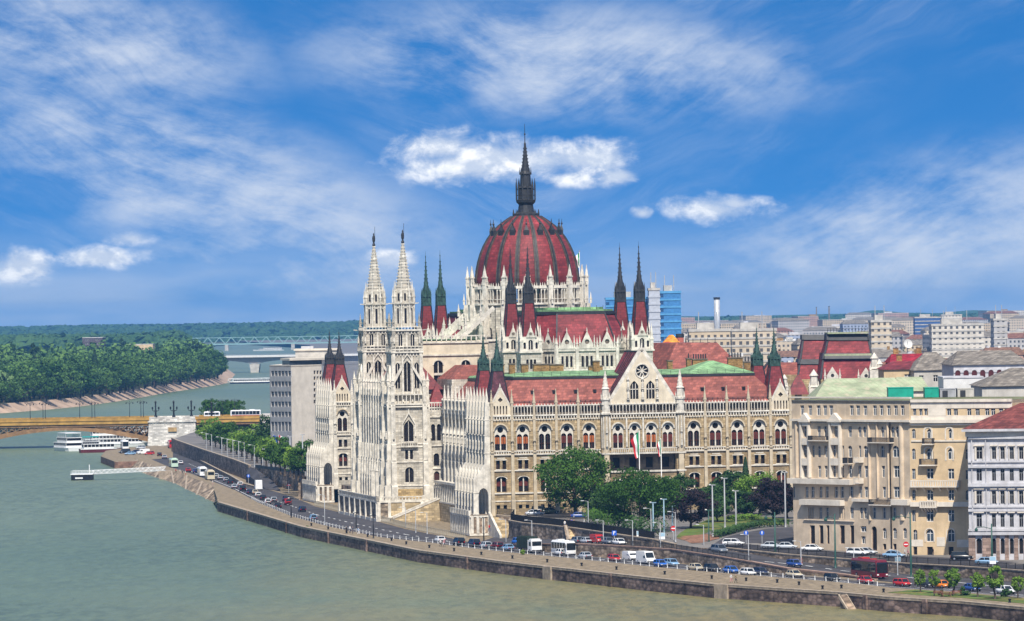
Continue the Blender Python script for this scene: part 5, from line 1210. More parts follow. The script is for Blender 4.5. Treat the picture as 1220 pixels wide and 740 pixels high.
f1.win(1028.6, 627, 634, 7); f1.win(1028.6, 639, 648, 5); f1.win(1041.3, 627, 656, 6.4, 'a', pane=M_DARKOP, cross=False, name='portal', frame=M_BROWNST)
for px in (1053.8, 1066, 1078): f1.win(px, 629, 642, 4.8, 'a')
for px in (1053.8, 1066): f1.win(px, 648, 655, 4, pane=M_DARKOP, cross=False, name='cellar_opening', frame=M_BROWNST)
fw1 = f1.build(-5.5, zr - .1, M_BEIGE)
mb = MB()
for p0, p1, py, h, out in ((944.5, 1086, 472.5, 2.5, .5), (944.5, 1086, 499, 4, .7), (944.5, 1086, 504, 1.2, .4), (944, 1018.5, 569.5, 8, 1.5), (957.5, 1006.5, 594.5, 8, 1.3), (1018, 1042, 594, 4, .8), (1066, 1086, 594.5, 7.5, 1.2), (958, 1018, 619.5, 1.5, .3)): mb = MB(); f1.box(mb, p0, p1, py, py + h, out, M_CREAM); f1.put('cornice', mb)
for a, b in ((955.5, 967), (990, 1004)):                   # pale pilaster bays with their little gables
 mb = MB(); m_ = (a + b) / 2
 for x in (a, b - 2.6): f1.box(mb, x, x + 2.6, 504, 569, .75, M_CREAM)
 for y0, y1 in ((502, 507.5), (522, 530), (546, 554.5), (569, 570)): f1.box(mb, a + 2.5, b - 2.5, y0, y1, .7, M_CREAM)
 f1.box(mb, a - .6, b + .6, 500.5, 503, 1.0, M_CREAM); x0, z0 = f1.on(a, 500.5); x1, _ = f1.on(b, 500.5); mb.slab([(x0, z0), (x1, z0), ((x0 + x1) / 2, z0 + 1.5)], -.9, 0, M_CREAM)
 f1.put('pilaster_bay', mb)
for px0, px1, py0, py1, m in ((967.5, 989.5, 519, 524.5, M_IRON), (1009, 1016, 545, 552, M_IRON), (1038.5, 1065, 521, 527, M_IRON), (1040, 1066.5, 594.5, 601.5, M_IRON), (1022, 1029, 544.5, 550, M_CREAM), (1022, 1029, 569.5, 575, M_CREAM)):
 mb = MB(); a0, z1 = f1.on(px0, py0); a1, z0 = f1.on(px1, py1); z0 = max(z0, z1 - 1.15)
 mb.box(a0, a1, -1.25, 0, z0 - .2, z0, M_CREAM); mb.box(a0, a1, -1.25, -1.18, z1 - .1, z1, m)
 for i in range(int((a1 - a0) / .24)): mb.box(a0 + i * .24, a0 + i * .24 + .1, -1.24, -1.18, z0, z1 - .1, m)
 for s_ in (a0, a1 - .06): mb.box(s_, s_ + .06, -1.2, 0, z0, z1, m)
 f1.put('balcony', mb)
mb = MB(); a0, _ = f1.on(1048, 550); a1, _ = f1.on(1061, 550)                        # shallow bows between the windows
mb = MB()
for pc, hw_, y0, y1 in ((1036.5, 2.0, 503, 620), (1059, 1.6, 503, 593), (1046, 1.5, 503, 593), (1074.5, 3.4, 503, 620), (949.5, 2.2, 503, 569)):
 a0, z1 = f1.on(pc - hw_, y0); a1, z0 = f1.on(pc + hw_, y1); r = (a1 - a0) / 2; n = 8
 P_ = [((a0 + a1) / 2 + r * math.cos(math.pi + math.pi * i / n), .03 + .45 * math.sin(math.pi + math.pi * i / n)) for i in range(n + 1)]
 mb = MB(); mb.prism(P_, z0, z1, M_BEIGE, bot=True); f1.put('bow_front', mb)
mb = MB(); a0, z1 = f1.on(1061, 503); mb.tube([(a0, -.25, z1), (a0, -.25, -3)], .11, 6, M_IRON); f1.put('rain_pipe', mb)
mb = MB(); f1.box(mb, 1046, 1084, 640, 650, .06, M_CREAM); f1.put('painted_plinth', mb) if False else None
for px in (1088.5,):
 for y0, y1 in ((511, 522.5), (534.5, 547.5), (558.5, 571), (584, 596.5), (608, 621.5)): f2.win(px, y0, y1, 4.4, 'a' if y0 < 550 else 'r')
for px, w in ((1107.8, 7), (1133, 6)):
 f2.win(px, 511, 522.5, w, 'a'); f2.win(px, 534.5, 547.5, w + 1.6, 'a'); f2.win(px, 558.5, 571, w + 1.2); f2.win(px, 584, 596.5, w + 1); f2.win(px, 608, 621.5, w + 1.5); f2.win(px, 631, 645.5, w + 2.2, 'a'); f2.win(px, 651.5, 662, w, pane=M_DARKOP, cross=False, name='cellar_door', frame=M_BROWNST)
f2.win(1090.4, 631, 645, 4.8, 'a'); f2.win(1090.4, 651.5, 661, 4.6, pane=M_DARKOP, cross=False, name='cellar_door', frame=M_BROWNST)
for y0, y1 in ((513, 523), (535, 547), (560, 571), (584, 596)): f2.win(1152.6, y0, y1, 4.4, 'a' if y0 in (535, 584) else 'r')
for px, w in ((1075.5 + 14, 4), (1097, 4), (1103, 4)): f2.win(px, 486.5, 495, w)
for px in (1130.5, 1138.5, 1154.5, 1164.5, 1176, 1183, 1192.5, 1199.5): f2.win(px, 487, 495, 5.2)
fw2 = f2.build(-5.5, zr - .1, M_YELL)
mb = MB()
for p0, p1, py, h, out in ((1085.3, 1206, 476, 2.5, .45), (1085.3, 1206, 500, 3.5, .7), (1085.3, 1206, 505, 1.2, .4), (1085.3, 1206, 478.6, 7.4, .12), (1085.3, 1206, 495.4, 4.6, .1), (1106, 1127, 486, 9.4, .14), (1086, 1157, 598, 5.5, .9), (1086, 1157, 524.5, 1.5, .2)): mb = MB(); f2.box(mb, p0, p1, py, py + h, out, M_CREAM); f2.put('cornice', mb)
mb = MB()
for px, w in ((1107.8, 11.5), (1133, 10.5)):               # white surrounds of the big arched windows
 a, zb = f2.on(px, 645.5); _, zt = f2.on(px, 631); b, _ = f2.on(px + w, 631); ww = b - a; hood(mb, a, ww * .82, zt - ww * .41 + .15, 0, M_CREAM, ww * .09, .12)
 for s_ in (-1, 1): mb.box(a + s_ * ww * .455 - ww * .045, a + s_ * ww * .455 + ww * .045, -.12, .02, zb, zt - ww * .41 + .15, M_CREAM)
 for y0, y1 in ((511, 522.5), (534.5, 547.5)):
  _, t2 = f2.on(px, y0); _, b2 = f2.on(px, y1); w2 = ww * .66; hood(mb, a, w2, t2 - w2 / 2 + .2, 0, M_CREAM, .3, .1)
  for s_ in (-1, 1): mb.box(a + s_ * (w2 / 2 + .15) - .15, a + s_ * (w2 / 2 + .15) + .15, -.1, .02, b2 - .2, t2 - w2 / 2 + .2, M_CREAM)
f2.put('window_surround', mb)
mb = MB(); f2.box(mb, 1085.5, 1100, 643, 651, .05, M_CREAM); f2.box(mb, 1116, 1126, 640, 651, .05, M_CREAM); f2.box(mb, 1140, 1157, 643, 652, .05, M_CREAM); f2.put('white_painted_plinth', mb)
def balcony(f, px0, px1, py0, py1, m, solid=False):
 mb = MB(); a0, z1 = f.on(px0, py0); a1, z0 = f.on(px1, py1)
 mb.box(a0, a1, -1.3, 0, z0 - .25, z0, M_CREAM)
 if solid:
  mb.box(a0, a1, -1.3, -1.1, z1 - .2, z1, m); n = int((a1 - a0) / .5)
  for i in range(n): mb.box(a0 + (i + .2) * (a1 - a0) / n, a0 + (i + .75) * (a1 - a0) / n, -1.28, -1.12, z0, z1 - .2, m)
  for i in range(6): x = a0 + (i + .5) * (a1 - a0) / 6; mb.mesh([(x - .15, 0, z0 - .25), (x + .15, 0, z0 - .25), (x + .15, -1.1, z0 - .25), (x - .15, -1.1, z0 - .25), (x - .15, 0, z0 - 1.1), (x + .15, 0, z0 - 1.1)], [(0, 4, 3), (1, 2, 5), (3, 4, 5, 2)], M_CREAM)
 else:
  n = int((a1 - a0) / .22)
  for i in range(n): mb.box(a0 + i * (a1 - a0) / n, a0 + i * (a1 - a0) / n + .1, -1.28, -1.2, z0, z1, m)
  mb.box(a0, a1, -1.3, -1.18, z1 - .1, z1, m)
 for x in (a0, a1 - .12): mb.box(x, x + .12, -1.25, 0, z0, z1, m)
 f.put('balcony', mb)
balcony(f2, 1101, 1113.5, 522, 528.5, M_IRON); balcony(f2, 1097.5, 1117, 546.5, 553.5, M_IRON); balcony(f2, 1087, 1144.5, 572, 579, M_CREAM, True); balcony(f2, 1098, 1118, 596.5, 603.5, M_CREAM, True)
mb = MB(); bk = Vector((14, 26, 0)); P_ = [c0, c1, c2, c2 + bk, c0 + bk]
mb.prism([(p.x, p.y) for p in [c1, c2, c2 + bk, c0 + bk, c0]], zr - .6, zr, M_CREAM, mtop=mat('mossy_roof_felt', (.15, .16, .07), var=.3, scale=.3, col2=(.24, .21, .14)))
mb.face([(c0.x, c0.y, -5.5), (c0.x + bk.x, c0.y + bk.y, -5.5), (c0.x + bk.x, c0.y + bk.y, zr), (c0.x, c0.y, zr)], M_BEIGE); mb.face([(c2.x, c2.y, -5.5), (c2.x + bk.x, c2.y + bk.y, -5.5), (c2.x + bk.x, c2.y + bk.y, zr), (c2.x, c2.y, zr)], M_YELL)
link('roof', mb.data('roof'), BE)
# grey white corner house at the end of the row
GH = thing('corner_house', 'grey white corner house with red hipped roof beside the beige apartments', 'house')
g0, g1 = A(1154, 600, 990), A(1290, 600, 984); g = Facade(GH, g0, g1)
cols = (1166.4, 1184, 1194.3, 1205.2, 1216.5, 1228, 1239, 1250, 1261, 1272, 1283)
for i, px in enumerate(cols):
 w = 6.4 if i == 0 else 4.8
 for y0, y1 in ((533, 547), (559, 573), (585, 600.5), (612.5, 628)): f_ = g.win(px, y0, y1, w if y0 > 540 or i else 7.4, pane=M_GLASS, frame=M_POLE)
 g.win(px, 641.5, 660, 6.8 if i == 0 else 5, 'a', pane=M_DARKOP, cross=False, frame=M_BROWNST)
zt = g.on(1180, 514)[1]
gw = g.build(-5.5, zt, M_GREYST)
mb = MB()
for py, h, o in ((520, 2, .5), (549, 1.2, .3), (555, 1.6, .5), (576, 3, .7), (579.5, 2, .35), (603, 1.2, .3), (606.5, 2.4, .45), (630.5, 1.8, .4), (634, 3, .6)): g.box(mb, 1154, 1290, py, py + h, o, M_GREYST)
for i, px in enumerate(cols):
 for y in (531.5, 557, 583, 611): g.box(mb, px - 4.2 - (2 if i == 0 else 0), px + 4.2 + (2 if i == 0 else 0), y - 1.5, y, .4, M_CREAM)
 for y in (533, 585):
  for s_ in (-3.6, 2.9): g.box(mb, px + s_ - (1.5 if i == 0 and s_ < 0 else 0) + (1.5 if i == 0 and s_ > 0 else 0), px + s_ + .8 + (1.5 if i == 0 and s_ > 0 else 0), y, y + 14.5, .25, M_CREAM)
g.box(mb, 1157, 1160, 520, 634, .3, M_GREYST); g.box(mb, 1174, 1176.5, 520, 634, .35, M_GREYST); g.put('moulding', mb)
mb = MB()
for k in range(16): g.box(mb, 1154, 1290, 637 + k * 2.4, 638.6 + k * 2.4, .12, M_BROWNST) if False else None
g.box(mb, 1154, 1162.6, 637, 668, .14, M_BROWNST); g.box(mb, 1170.2, 1181, 637, 668, .14, M_BROWNST)
for a, b in zip(cols[1:], cols[2:]): g.box(mb, a + 2.9, b - 2.9, 637, 668, .14, M_BROWNST)
g.put('rusticated_base', mb)
gb = Vector((6, 34, 0)); ov = 1.3
mb = MB(); e = [g0 + Vector((-ov, -ov, 0)), g1 + Vector((ov, -ov, 0)), g1 + gb + Vector((ov, 0, 0)), g0 + gb + Vector((-ov, 0, 0))]
mb.prism([(p.x, p.y) for p in e], zt, zt + .5, M_GREYST, bot=True); mb.prism([(p.x, p.y) for p in [g0 - Vector((.5, .5, 0)), g1 + Vector((.5, -.5, 0)), g1 + gb, g0 + gb]], zt - 1.0, zt, M_CREAM, bot=True)
r0 = g0.lerp(g1, .5) + gb * .5 - Vector((2.0, 0, 0)); r1 = g0.lerp(g1, .82) + gb * .5
zt2 = zt + 5.2; E = [(p.x, p.y, zt + .5) for p in e]; R0, R1 = (r0.x, r0.y, zt2), (r1.x, r1.y, zt2)
mb.face([E[0], E[1], R1, R0], M_RB); mb.face([E[3], E[0], R0], M_RB); mb.face([E[1], E[2], R1], M_RB); mb.face([E[2], E[3], R0, R1], M_RB)
link('hipped_roof', mb.data('hipped_roof'), GH)
mb = MB(); mb.face([(g0.x, g0.y, -5.5), (g0.x + gb.x, g0.y + gb.y, -5.5), (g0.x + gb.x, g0.y + gb.y, zt), (g0.x, g0.y, zt)], M_GREYST); mb.face([(g1.x, g1.y, -5.5), (g1.x + gb.x, g1.y + gb.y, -5.5), (g1.x + gb.x, g1.y + gb.y, zt), (g1.x, g1.y, zt)], M_GREYST); link('side_wall', mb.data('side_wall'), GH)

# ================================================================== roofs behind them
def local_box(px0, px1, py0, D, depth, zb):
 a, b = A(px0, py0, D), A(px1, py0, D); return a.x, b.x, D, D + depth, zb, (a.z + b.z) / 2
def house(label, px0, px1, pye, D, depth, wall, roof=None, pyr=None, ridge=(.0, 1.0), cat='house', name='town_house', rows=0, winw=1.2, group=None, flat=M_CONC, zb=-2, hip=True, wz=3.6, chim=0, wx=None):
 """a block seen from here: eaves row pye, roof top row pyr, windows in rows as parts"""
 x0, x1, y0, y1, z0, z1 = local_box(px0, px1, pye, D, depth, zb)
 o = thing(name, label, cat, (x0, y0, 0), 0, group); W = x1 - x0
 f = Facade(o, (0, 0), (W, 0)); f.rz = 0
 if rows:
  sp = wx or winw * 2.4; n = max(1, int((W - .8) / sp))
  for r in range(rows):
   for i in range(n): a = (i + .5) * W / n; f.winm(a, z1 - 1.3 - wz * r - 1.7, z1 - 1.3 - wz * r, winw, 'r', pane=M_GLASS)
 f.build(z0, z1, wall)
 mb = MB(); mb.face([(0, 0, z0), (0, depth, z0), (0, depth, z1), (0, 0, z1)], wall); mb.face([(W, 0, z0), (W, depth, z0), (W, depth, z1), (W, 0, z1)], wall); mb.face([(0, depth, z0), (W, depth, z0), (W, depth, z1), (0, depth, z1)], wall)
 link('side_wall', mb.data('side_wall'), o)
 r = MB()
 if roof is None: r.box(-.15, W + .15, -.15, depth + .15, z1, z1 + .35, flat)
 else:
  zr_ = A((px0 + px1) / 2, pyr, D + depth * .5).z
  e = [(-.5, -.5, z1), (W + .5, -.5, z1), (W + .5, depth + .5, z1), (-.5, depth + .5, z1)]; a, b = (W * ridge[0], depth / 2, zr_), (W * ridge[1], depth / 2, zr_)
  if ridge[1] <= 1 and ridge[0] >= 0:
   r.face([e[0], e[1], b, a], roof); r.face([e[2], e[3], a, b], roof); r.face([e[3], e[0], a], roof if ridge[0] > .02 else wall); r.face([e[1], e[2], b], roof if ridge[1] < .98 else wall); r.face(e, M_DKSTONE)
  for i in range(chim):
   cx = W * (.2 + .6 * i / max(1, chim - 1) if chim > 1 else .4); r2 = MB(); r2.cbox(cx, depth * .55, 1.4, .8, zr_ - 2, zr_ + 1.5, M_CHIM); r2.cbox(cx, depth * .55, 1.6, 1.0, zr_ + 1.5, zr_ + 1.7, M_DKSTONE); link('chimney', r2.data('chimney'), o)
 link('roof', r.data('roof'), o)
 return o
house('block with pale green copper roof and skylights behind the beige apartments', 973, 1076, 473.5, 1078, 26, M_CREAM, M_PALEC, 450.5, (.16, .96), name='copper_roofed_house')
house('low block with yellow green copper roof beside the teal containers', 1068, 1106, 466, 1112, 18, M_CREAM, M_PALEC, 449, (.1, .9), name='copper_roofed_house')
for i, (p0, p1, y0, m, lab) in enumerate(((1058.5, 1088, 462, 'teal', 'large teal equipment container on the apartment house roof'), (1102, 1118, 462, 'teal', 'smaller teal equipment container on the apartment house roof'), (1120, 1138, 463.5, 'grey', 'grey metal ventilation housing on the apartment house roof'), (1141, 1160, 463, 'cream', 'cream rooftop machine room on the apartment house'))):
 mt = {'teal': mat('teal_painted_metal', (.015, .29, .20), var=.12, scale=.5, rough=.5), 'grey': mat('dull_grey_metal', (.30, .30, .31), var=.15), 'cream': M_CONC}[m]
 D = 1040; a, b = A(p0, y0, D), A(p1, y0, D); o = thing('roof_container', lab, 'container', (a.x, D, zr), 0); W = b.x - a.x; h = a.z - zr
 mb = MB(); mb.box(0, W, 0, 4.5, .05, h, mt); mb.box(-.08, W + .08, -.08, 4.6, h - .12, h + .04, mt); n = int(W / .9)
 for k in range(n + 1): mb.box(k * W / n - .05, k * W / n + .05, -.07, 0, .05, h - .12, mt)
 link('container_shell', mb.data('container_shell'), o)
 mb = MB(); mb.box(W * .15, W * .15 + 1.1, -.1, -.02, .1, h * .8, M_IRON if m != 'teal' else mt); mb.cbox(W * .15 + .95, -.12, .06, .06, h * .35, h * .45, M_IRON); link('service_door', mb.data('service_door'), o)
house('long white rendered wall block under the grey arched building', 1124, 1171, 450.5, 1105, 14, M_WFRAME, name='white_block', cat='building', flat=M_GREYST)
# grey building with a row of dark arches
GA = house('wide grey roofed hall with a row of dark round arches under its eaves', 1136, 1225, 434.5, 1250, 34, M_GREYST, M_GREYTILE, 417.5, (.14, .86), name='arcaded_hall', cat='hall')
a, b = A(1136, 441, 1250), A(1225, 441, 1250)
for i in range(9):
 mb = MB(); w = (b.x - a.x) / 9; z = A(1180, 449, 1250).z; zt_ = A(1180, 440.5, 1250).z
 mb.pane(arch(0, w * .62, z, zt_, 8), -.12, mat('dark_red_shutter', (.075, .018, .018), var=.2)); hood(mb, 0, w * .62, zt_ - w * .31, -.02, M_GREYST, .35, .2)
 link('dark_arch', mb.data('dark_arch'), GA, ((i + .5) * w, 0, 0))
house('block under a grey pyramid roof beside the white corner house', 1170, 1262, 460, 1062, 26, M_CONC, M_GREYTILE, 438, (.45, .6), name='grey_roofed_house')
house('house with broad mottled grey hipped roof left of the arcaded hall', 1089, 1140, 441, 1290, 24, M_CONC, M_GREYTILE, 419.5, (.34, .62), name='grey_roofed_house', rows=1)
house('yellow walled house with dark red hipped roof', 1053, 1109, 440, 1300, 20, M_YELL, M_TILE2, 430, (.25, .7), name='red_roofed_house', rows=2, winw=1.6, wx=7, chim=1)
house('long house with bright crimson roof behind the yellow house', 1062, 1108, 432, 1345, 20, M_CONC, mat('crimson_roof_tile', (.33, .02, .035), var=.2, kind='brick', bs=(.7, .45)), 421.5, (.08, .95), name='red_roofed_house', rows=1, chim=2)
# great dark red roofed palace across the square
MU = thing('palace_of_justice', 'tall palace with tiered deep red and black mansard roofs beyond the parliament', 'palace')
def tier(px0, px1, tx0, tx1, y0, y1, D0, D1, m, name, dp=30, par=MU):
 a, b, c, d = A(px0, y0, D0), A(px1, y0, D0), A(tx1, y1, D1), A(tx0, y1, D1); mb = MB()
 mb.mesh([a, b, c, d, (b.x, D0 + dp, b.z), (a.x, D0 + dp, a.z), (c.x, D0 + dp - (D1 - D0), c.z), (d.x, D0 + dp - (D1 - D0), d.z)], [(0, 1, 2, 3), (1, 4, 6, 2), (4, 5, 7, 6), (5, 0, 3, 7), (3, 2, 6, 7)], m)
 for p, q in ((a, d), (b, c)): mb.bar(p, q, .5, M_IRON)
 return link(name, mb.data(name), par)
a, b = A(978, 452, 1352), A(1046, 452, 1352); mb = MB(); mb.box(a.x, b.x, 1352, 1384, -2, a.z, M_OLD); link('palace_wall', mb.data('palace_wall'), MU)
tier(978, 1046, 981, 1039.5, 452, 428.5, 1352, 1357, M_TILE2, 'red_roof'); tier(981, 1039.5, 982, 1039, 428.5, 421, 1356.5, 1357.5, M_IRON, 'iron_frieze', 24); tier(983, 1038, 986.5, 1034.5, 421.5, 405.5, 1358, 1361, M_TILE2, 'red_roof', 20); tier(986, 1035, 986, 1034, 405.5, 398, 1360.5, 1361, M_IRON, 'iron_frieze', 16)
a, b = A(955, 452, 1372), A(982, 452, 1372); mb = MB(); mb.box(a.x, b.x, 1372, 1400, -2, a.z, M_OLD); link('palace_wall', mb.data('palace_wall'), MU)
tier(950, 982, 953, 982, 455, 434, 1372, 1376, M_TILE2, 'red_roof', 24); tier(952, 982, 953, 982, 434, 428, 1375.5, 1376.5, M_IRON, 'iron_frieze', 20); tier(954, 985, 957, 986, 428, 405, 1377, 1381, M_TILE2, 'red_roof', 18); tier(956.5, 986, 956.5, 986, 405, 399, 1380.5, 1381, M_IRON, 'iron_frieze', 14)
tier(905, 956, 915, 956, 447, 432, 1378, 1386, M_TILE, 'red_roof', 22); a, b = A(905, 447, 1378), A(956, 447, 1378); mb = MB(); mb.box(a.x, b.x, 1378, 1400, -2, a.z, M_OLD); link('palace_wall', mb.data('palace_wall'), MU)
mb = MB(); p, q = A(982, 423, 1356), A(1038, 422, 1356); mb.box(p.x, q.x, 1355.2, 1355.6, p.z - .3, p.z + .2, M_PALEC); p, q = A(986, 398, 1360), A(1034, 397.5, 1360); mb.box(p.x, q.x, 1360, 1374, p.z, p.z + .4, M_PALEC)
for i in range(14): x = p.x + i * (q.x - p.x) / 13; mb.cbox(x, 1360.2, .12, .12, p.z, p.z + 1.6, M_IRON)
mb.bar((p.x, 1360.2, p.z + 1.4), (q.x, 1360.2, p.z + 1.4), .08, M_IRON); link('roof_railing', mb.data('roof_railing'), MU)
for px, y0, y1 in ((992, 453, 437), (1032, 453, 438)):
 mb = MB(); c = A(px, y0, 1351); h = A(px, y1, 1351).z - c.z; mb.slab([(-1.6, 0), (1.6, 0), (1.6, h * .3), (0, h), (-1.6, h * .3)], 0, 1.2, M_TRIM); mb.pane(circ(0, h * .35, .5, 8), -.02, M_IRON)
 for s_ in (-1, 1): pin(mb, s_ * 2.0, .4, 0, .35, h * .9)
 link('roof_gablet', mb.data('roof_gablet'), MU, c)
for px, y0, y1, w in ((1042, 452, 420, 1.3), (1048, 455, 428, 1.1), (970, 475, 440, 1.4), (935, 470, 446, .9)):
 c = A(px, y0, 1348); h = A(px, y1, 1348).z - c.z; mb = MB(); mb.cbox(0, 0, 2 * w, 2 * w, -20, h * .35, M_TRIM); mb.lathe(0, 0, [(w, h * .35), (w * 1.2, h * .4), (w * .8, h * .45), (w * .7, h * .75), (w * .9, h * .78), (.05, h)], 8, M_TRIM)
 for k in range(4): t = k * math.pi / 2 + .785; pin(mb, w * 1.2 * math.cos(t), w * 1.2 * math.sin(t), h * .2, .3, h * .4)
 link('stone_pinnacle', mb.data('stone_pinnacle'), MU, c)
sp = MB(); c = A(951, 470, 1330); h = A(951, 446, 1330).z - c.z; sp.sq(0, 0, [(2.7, 0), (1.6, h * .5), (.1, h)], M_TILE2); link('pyramid_roof', sp.data('pyramid_roof'), MU, c)

# ================================================================== the town beyond
M_GLT = mat('blue_curtain_glass', (.06, .20, .42), rough=.18, var=.15, spec=.6, kind='win', bs=(30, 3.6), col2=(.02, .05, .13))
def tower(label, px0, px1, py, D, depth, m, name='office_tower', cat='tower', crown=None):
 x0, x1, y0, y1, z0, z1 = local_box(px0, px1, py, D, depth, -2); o = thing(name, label, cat, (x0, D, 0)); W = x1 - x0
 mb = MB(); mb.box(0, W, 0, depth, z0, z1, m); link('tower_shaft', mb.data('tower_shaft'), o)
 mb = MB(); mb.box(-.3, W + .3, -.3, depth + .3, z1, z1 + 1.2, crown or M_CONC); mb.box(W * .2, W * .6, depth * .2, depth * .7, z1 + 1.2, z1 + 4, M_CONC)
 for k in (.25, .7): mb.cbox(W * k, depth * .4, .4, .4, z1 + 1, z1 + 9, M_POLE)
 link('roof_plant', mb.data('roof_plant'), o)
 fl = MB()
 for k in range(int((z1 - 2) / 3.6)): fl.box(-.25, W + .25, -.25, 0, z1 - 3.6 * (k + 1), z1 - 3.6 * (k + 1) + .9, crown or m)
 link('floor_band', fl.data('floor_band'), o)
 return o
M_GLB = mat('blue_spandrel', (.10, .30, .52), rough=.3, var=.1)
tower('blue glass office tower with banded floors behind the spires', 786.5, 811, 349.5, 2500, 26, M_GLT, crown=M_GLB)
tower('plain pale concrete stair tower against the blue glass office tower', 773, 786, 346, 2495, 22, mat('pale_blue_concrete', (.42, .44, .48), var=.08))
tower('lower blue glass office slab half hidden by the chamber roof', 722, 772, 357, 2520, 24, M_GLT, crown=M_GLB)
def cyl(label, px, w, y0, y1, D, m, name, cat, bands=0, r1=1.0):
 c = A(px, y1, D); t = A(px, y0, D); r = w / 2 * D / F; o = thing(name, label, cat, (c.x, D, 0))
 mb = MB(); mb.lathe(0, 0, [(r, -2), (r, c.z), (r * r1, t.z)], 16, m, smooth=True); link('shaft', mb.data('shaft'), o)
 mb = MB(); mb.lathe(0, 0, [(r * r1 * 1.12, t.z - .8), (r * r1 * 1.12, t.z + .4)], 16, M_IRON)
 for k in range(bands): z = c.z + (t.z - c.z) * (k + 1) / (bands + 1); mb.lathe(0, 0, [(r * 1.06, z), (r * 1.06, z + .7)], 16, M_POLE)
 link('rim', mb.data('rim'), o); return o
cyl('thick silver chimney rising from the rooftops right of the glass tower', 854.5, 7, 355, 390, 3000, mat('silver_cladding', (.50, .51, .52), rough=.4, var=.1, metal=.3), 'chimney_stack', 'chimney', 0)
cyl('slender dark factory chimney, shorter of the pair on the skyline', 973, 1.8, 366, 385, 8200, M_DKSTONE, 'chimney_stack', 'chimney', 0, .7)
cyl('slender dark factory chimney, taller of the pair on the skyline', 988, 2.1, 365, 385, 8200, M_DKSTONE, 'chimney_stack', 'chimney', 0, .75)
cyl('round brick red tower with flat top beside the orange roof', 810.5, 9, 399, 425, 1800, mat('brick_red_render', (.33, .09, .06), var=.15), 'round_tower', 'tower', 1)
M_ORNG = mat('orange_roof_tile', (.72, .27, .035), var=.12, kind='brick', bs=(.8, .5)); M_ORNG2 = mat('red_orange_roof_tile', (.62, .10, .02), var=.12, kind='brick', bs=(.8, .5))
house('house with bright orange gabled roof left of the round brick tower', 789, 812, 412, 1700, 14, M_YELL, M_ORNG, 399, (.4, .6), name='orange_roofed_house')
house('small house with red orange roof in front of the orange gable', 788, 804, 417, 1650, 12, M_YELL, M_ORNG2, 407, (.3, .7), name='orange_roofed_house')
rng = random.Random(21)
WALLS = [('cream', mat('far_wall_cream', (.54, .45, .33), var=.1, scale=.15, kind='win', bs=(3.2, 3.4))), ('white', mat('far_wall_white', (.58, .53, .45), var=.12, scale=.15, kind='win', bs=(3.4, 3.2))), ('grey', mat('far_wall_grey', (.42, .40, .38), var=.12, scale=.15, kind='win', bs=(3.0, 3.3))), ('pinkish', mat('far_wall_pink', (.42, .27, .21), var=.12, scale=.15, kind='win', bs=(3.3, 3.5))), ('sandy', mat('far_wall_sand', (.50, .40, .27), var=.12, scale=.15, kind='win', bs=(2.9, 3.3))), ('bluish', mat('far_wall_blue', (.32, .36, .45), var=.12, scale=.15, kind='win', bs=(3.6, 3.2)))]
ROOFS = [('flat', None), ('grey', M_GREYTILE), ('rust', mat('rust_roof_tile', (.23, .105, .07), var=.25, kind='brick', bs=(.8, .5))), ('grey', M_GREYTILE), ('brown', mat('brown_roof_tile', (.22, .12, .08), var=.2, kind='brick', bs=(.8, .5)))]
used = {}
def ublabel(cands):
 for c in cands:
  if c not in used: used[c] = 1; return c, None
 return None
NEARBY = [(800, 'right of the glass tower'), (850, 'by the silver chimney'), (905, 'beyond the hall roof'), (950, 'past the corner spires'), (1000, 'over the palace roof'), (1050, 'beside the palace gable'), (1100, 'above the crimson roof'), (1150, 'over the arcaded hall'), (1215, 'above the white corner house'), (1400, 'ending the rooftops')]
ORD = ['first', 'second', 'third', 'fourth', 'fifth', 'sixth', 'seventh', 'eighth', 'ninth', 'tenth', 'eleventh', 'twelfth', 'thirteenth', 'fourteenth', 'fifteenth', 'sixteenth', 'seventeenth', 'eighteenth', 'nineteenth', 'twentieth', 'last']
ROWS = [(1560, 17, 22, 1.1), (1690, 17, 23, 1.1), (1850, 17, 24, 1.1), (2050, 16, 24, 1.2), (2300, 16, 25, 1.2), (2600, 16, 26, 1.3), (3000, 16, 27, 1.5), (3500, 17, 28, 1.7), (4200, 18, 29, 2.0), (5200, 19, 31, 2.5), (6400, 20, 33, 3.1), (7800, 22, 36, 3.9), (9400, 23, 38, 4.6)]
RN = ['nearest', 'next nearest', 'third', 'fourth', 'fifth', 'sixth', 'seventh', 'eighth', 'ninth', 'tenth', 'eleventh', 'twelfth', 'furthest']
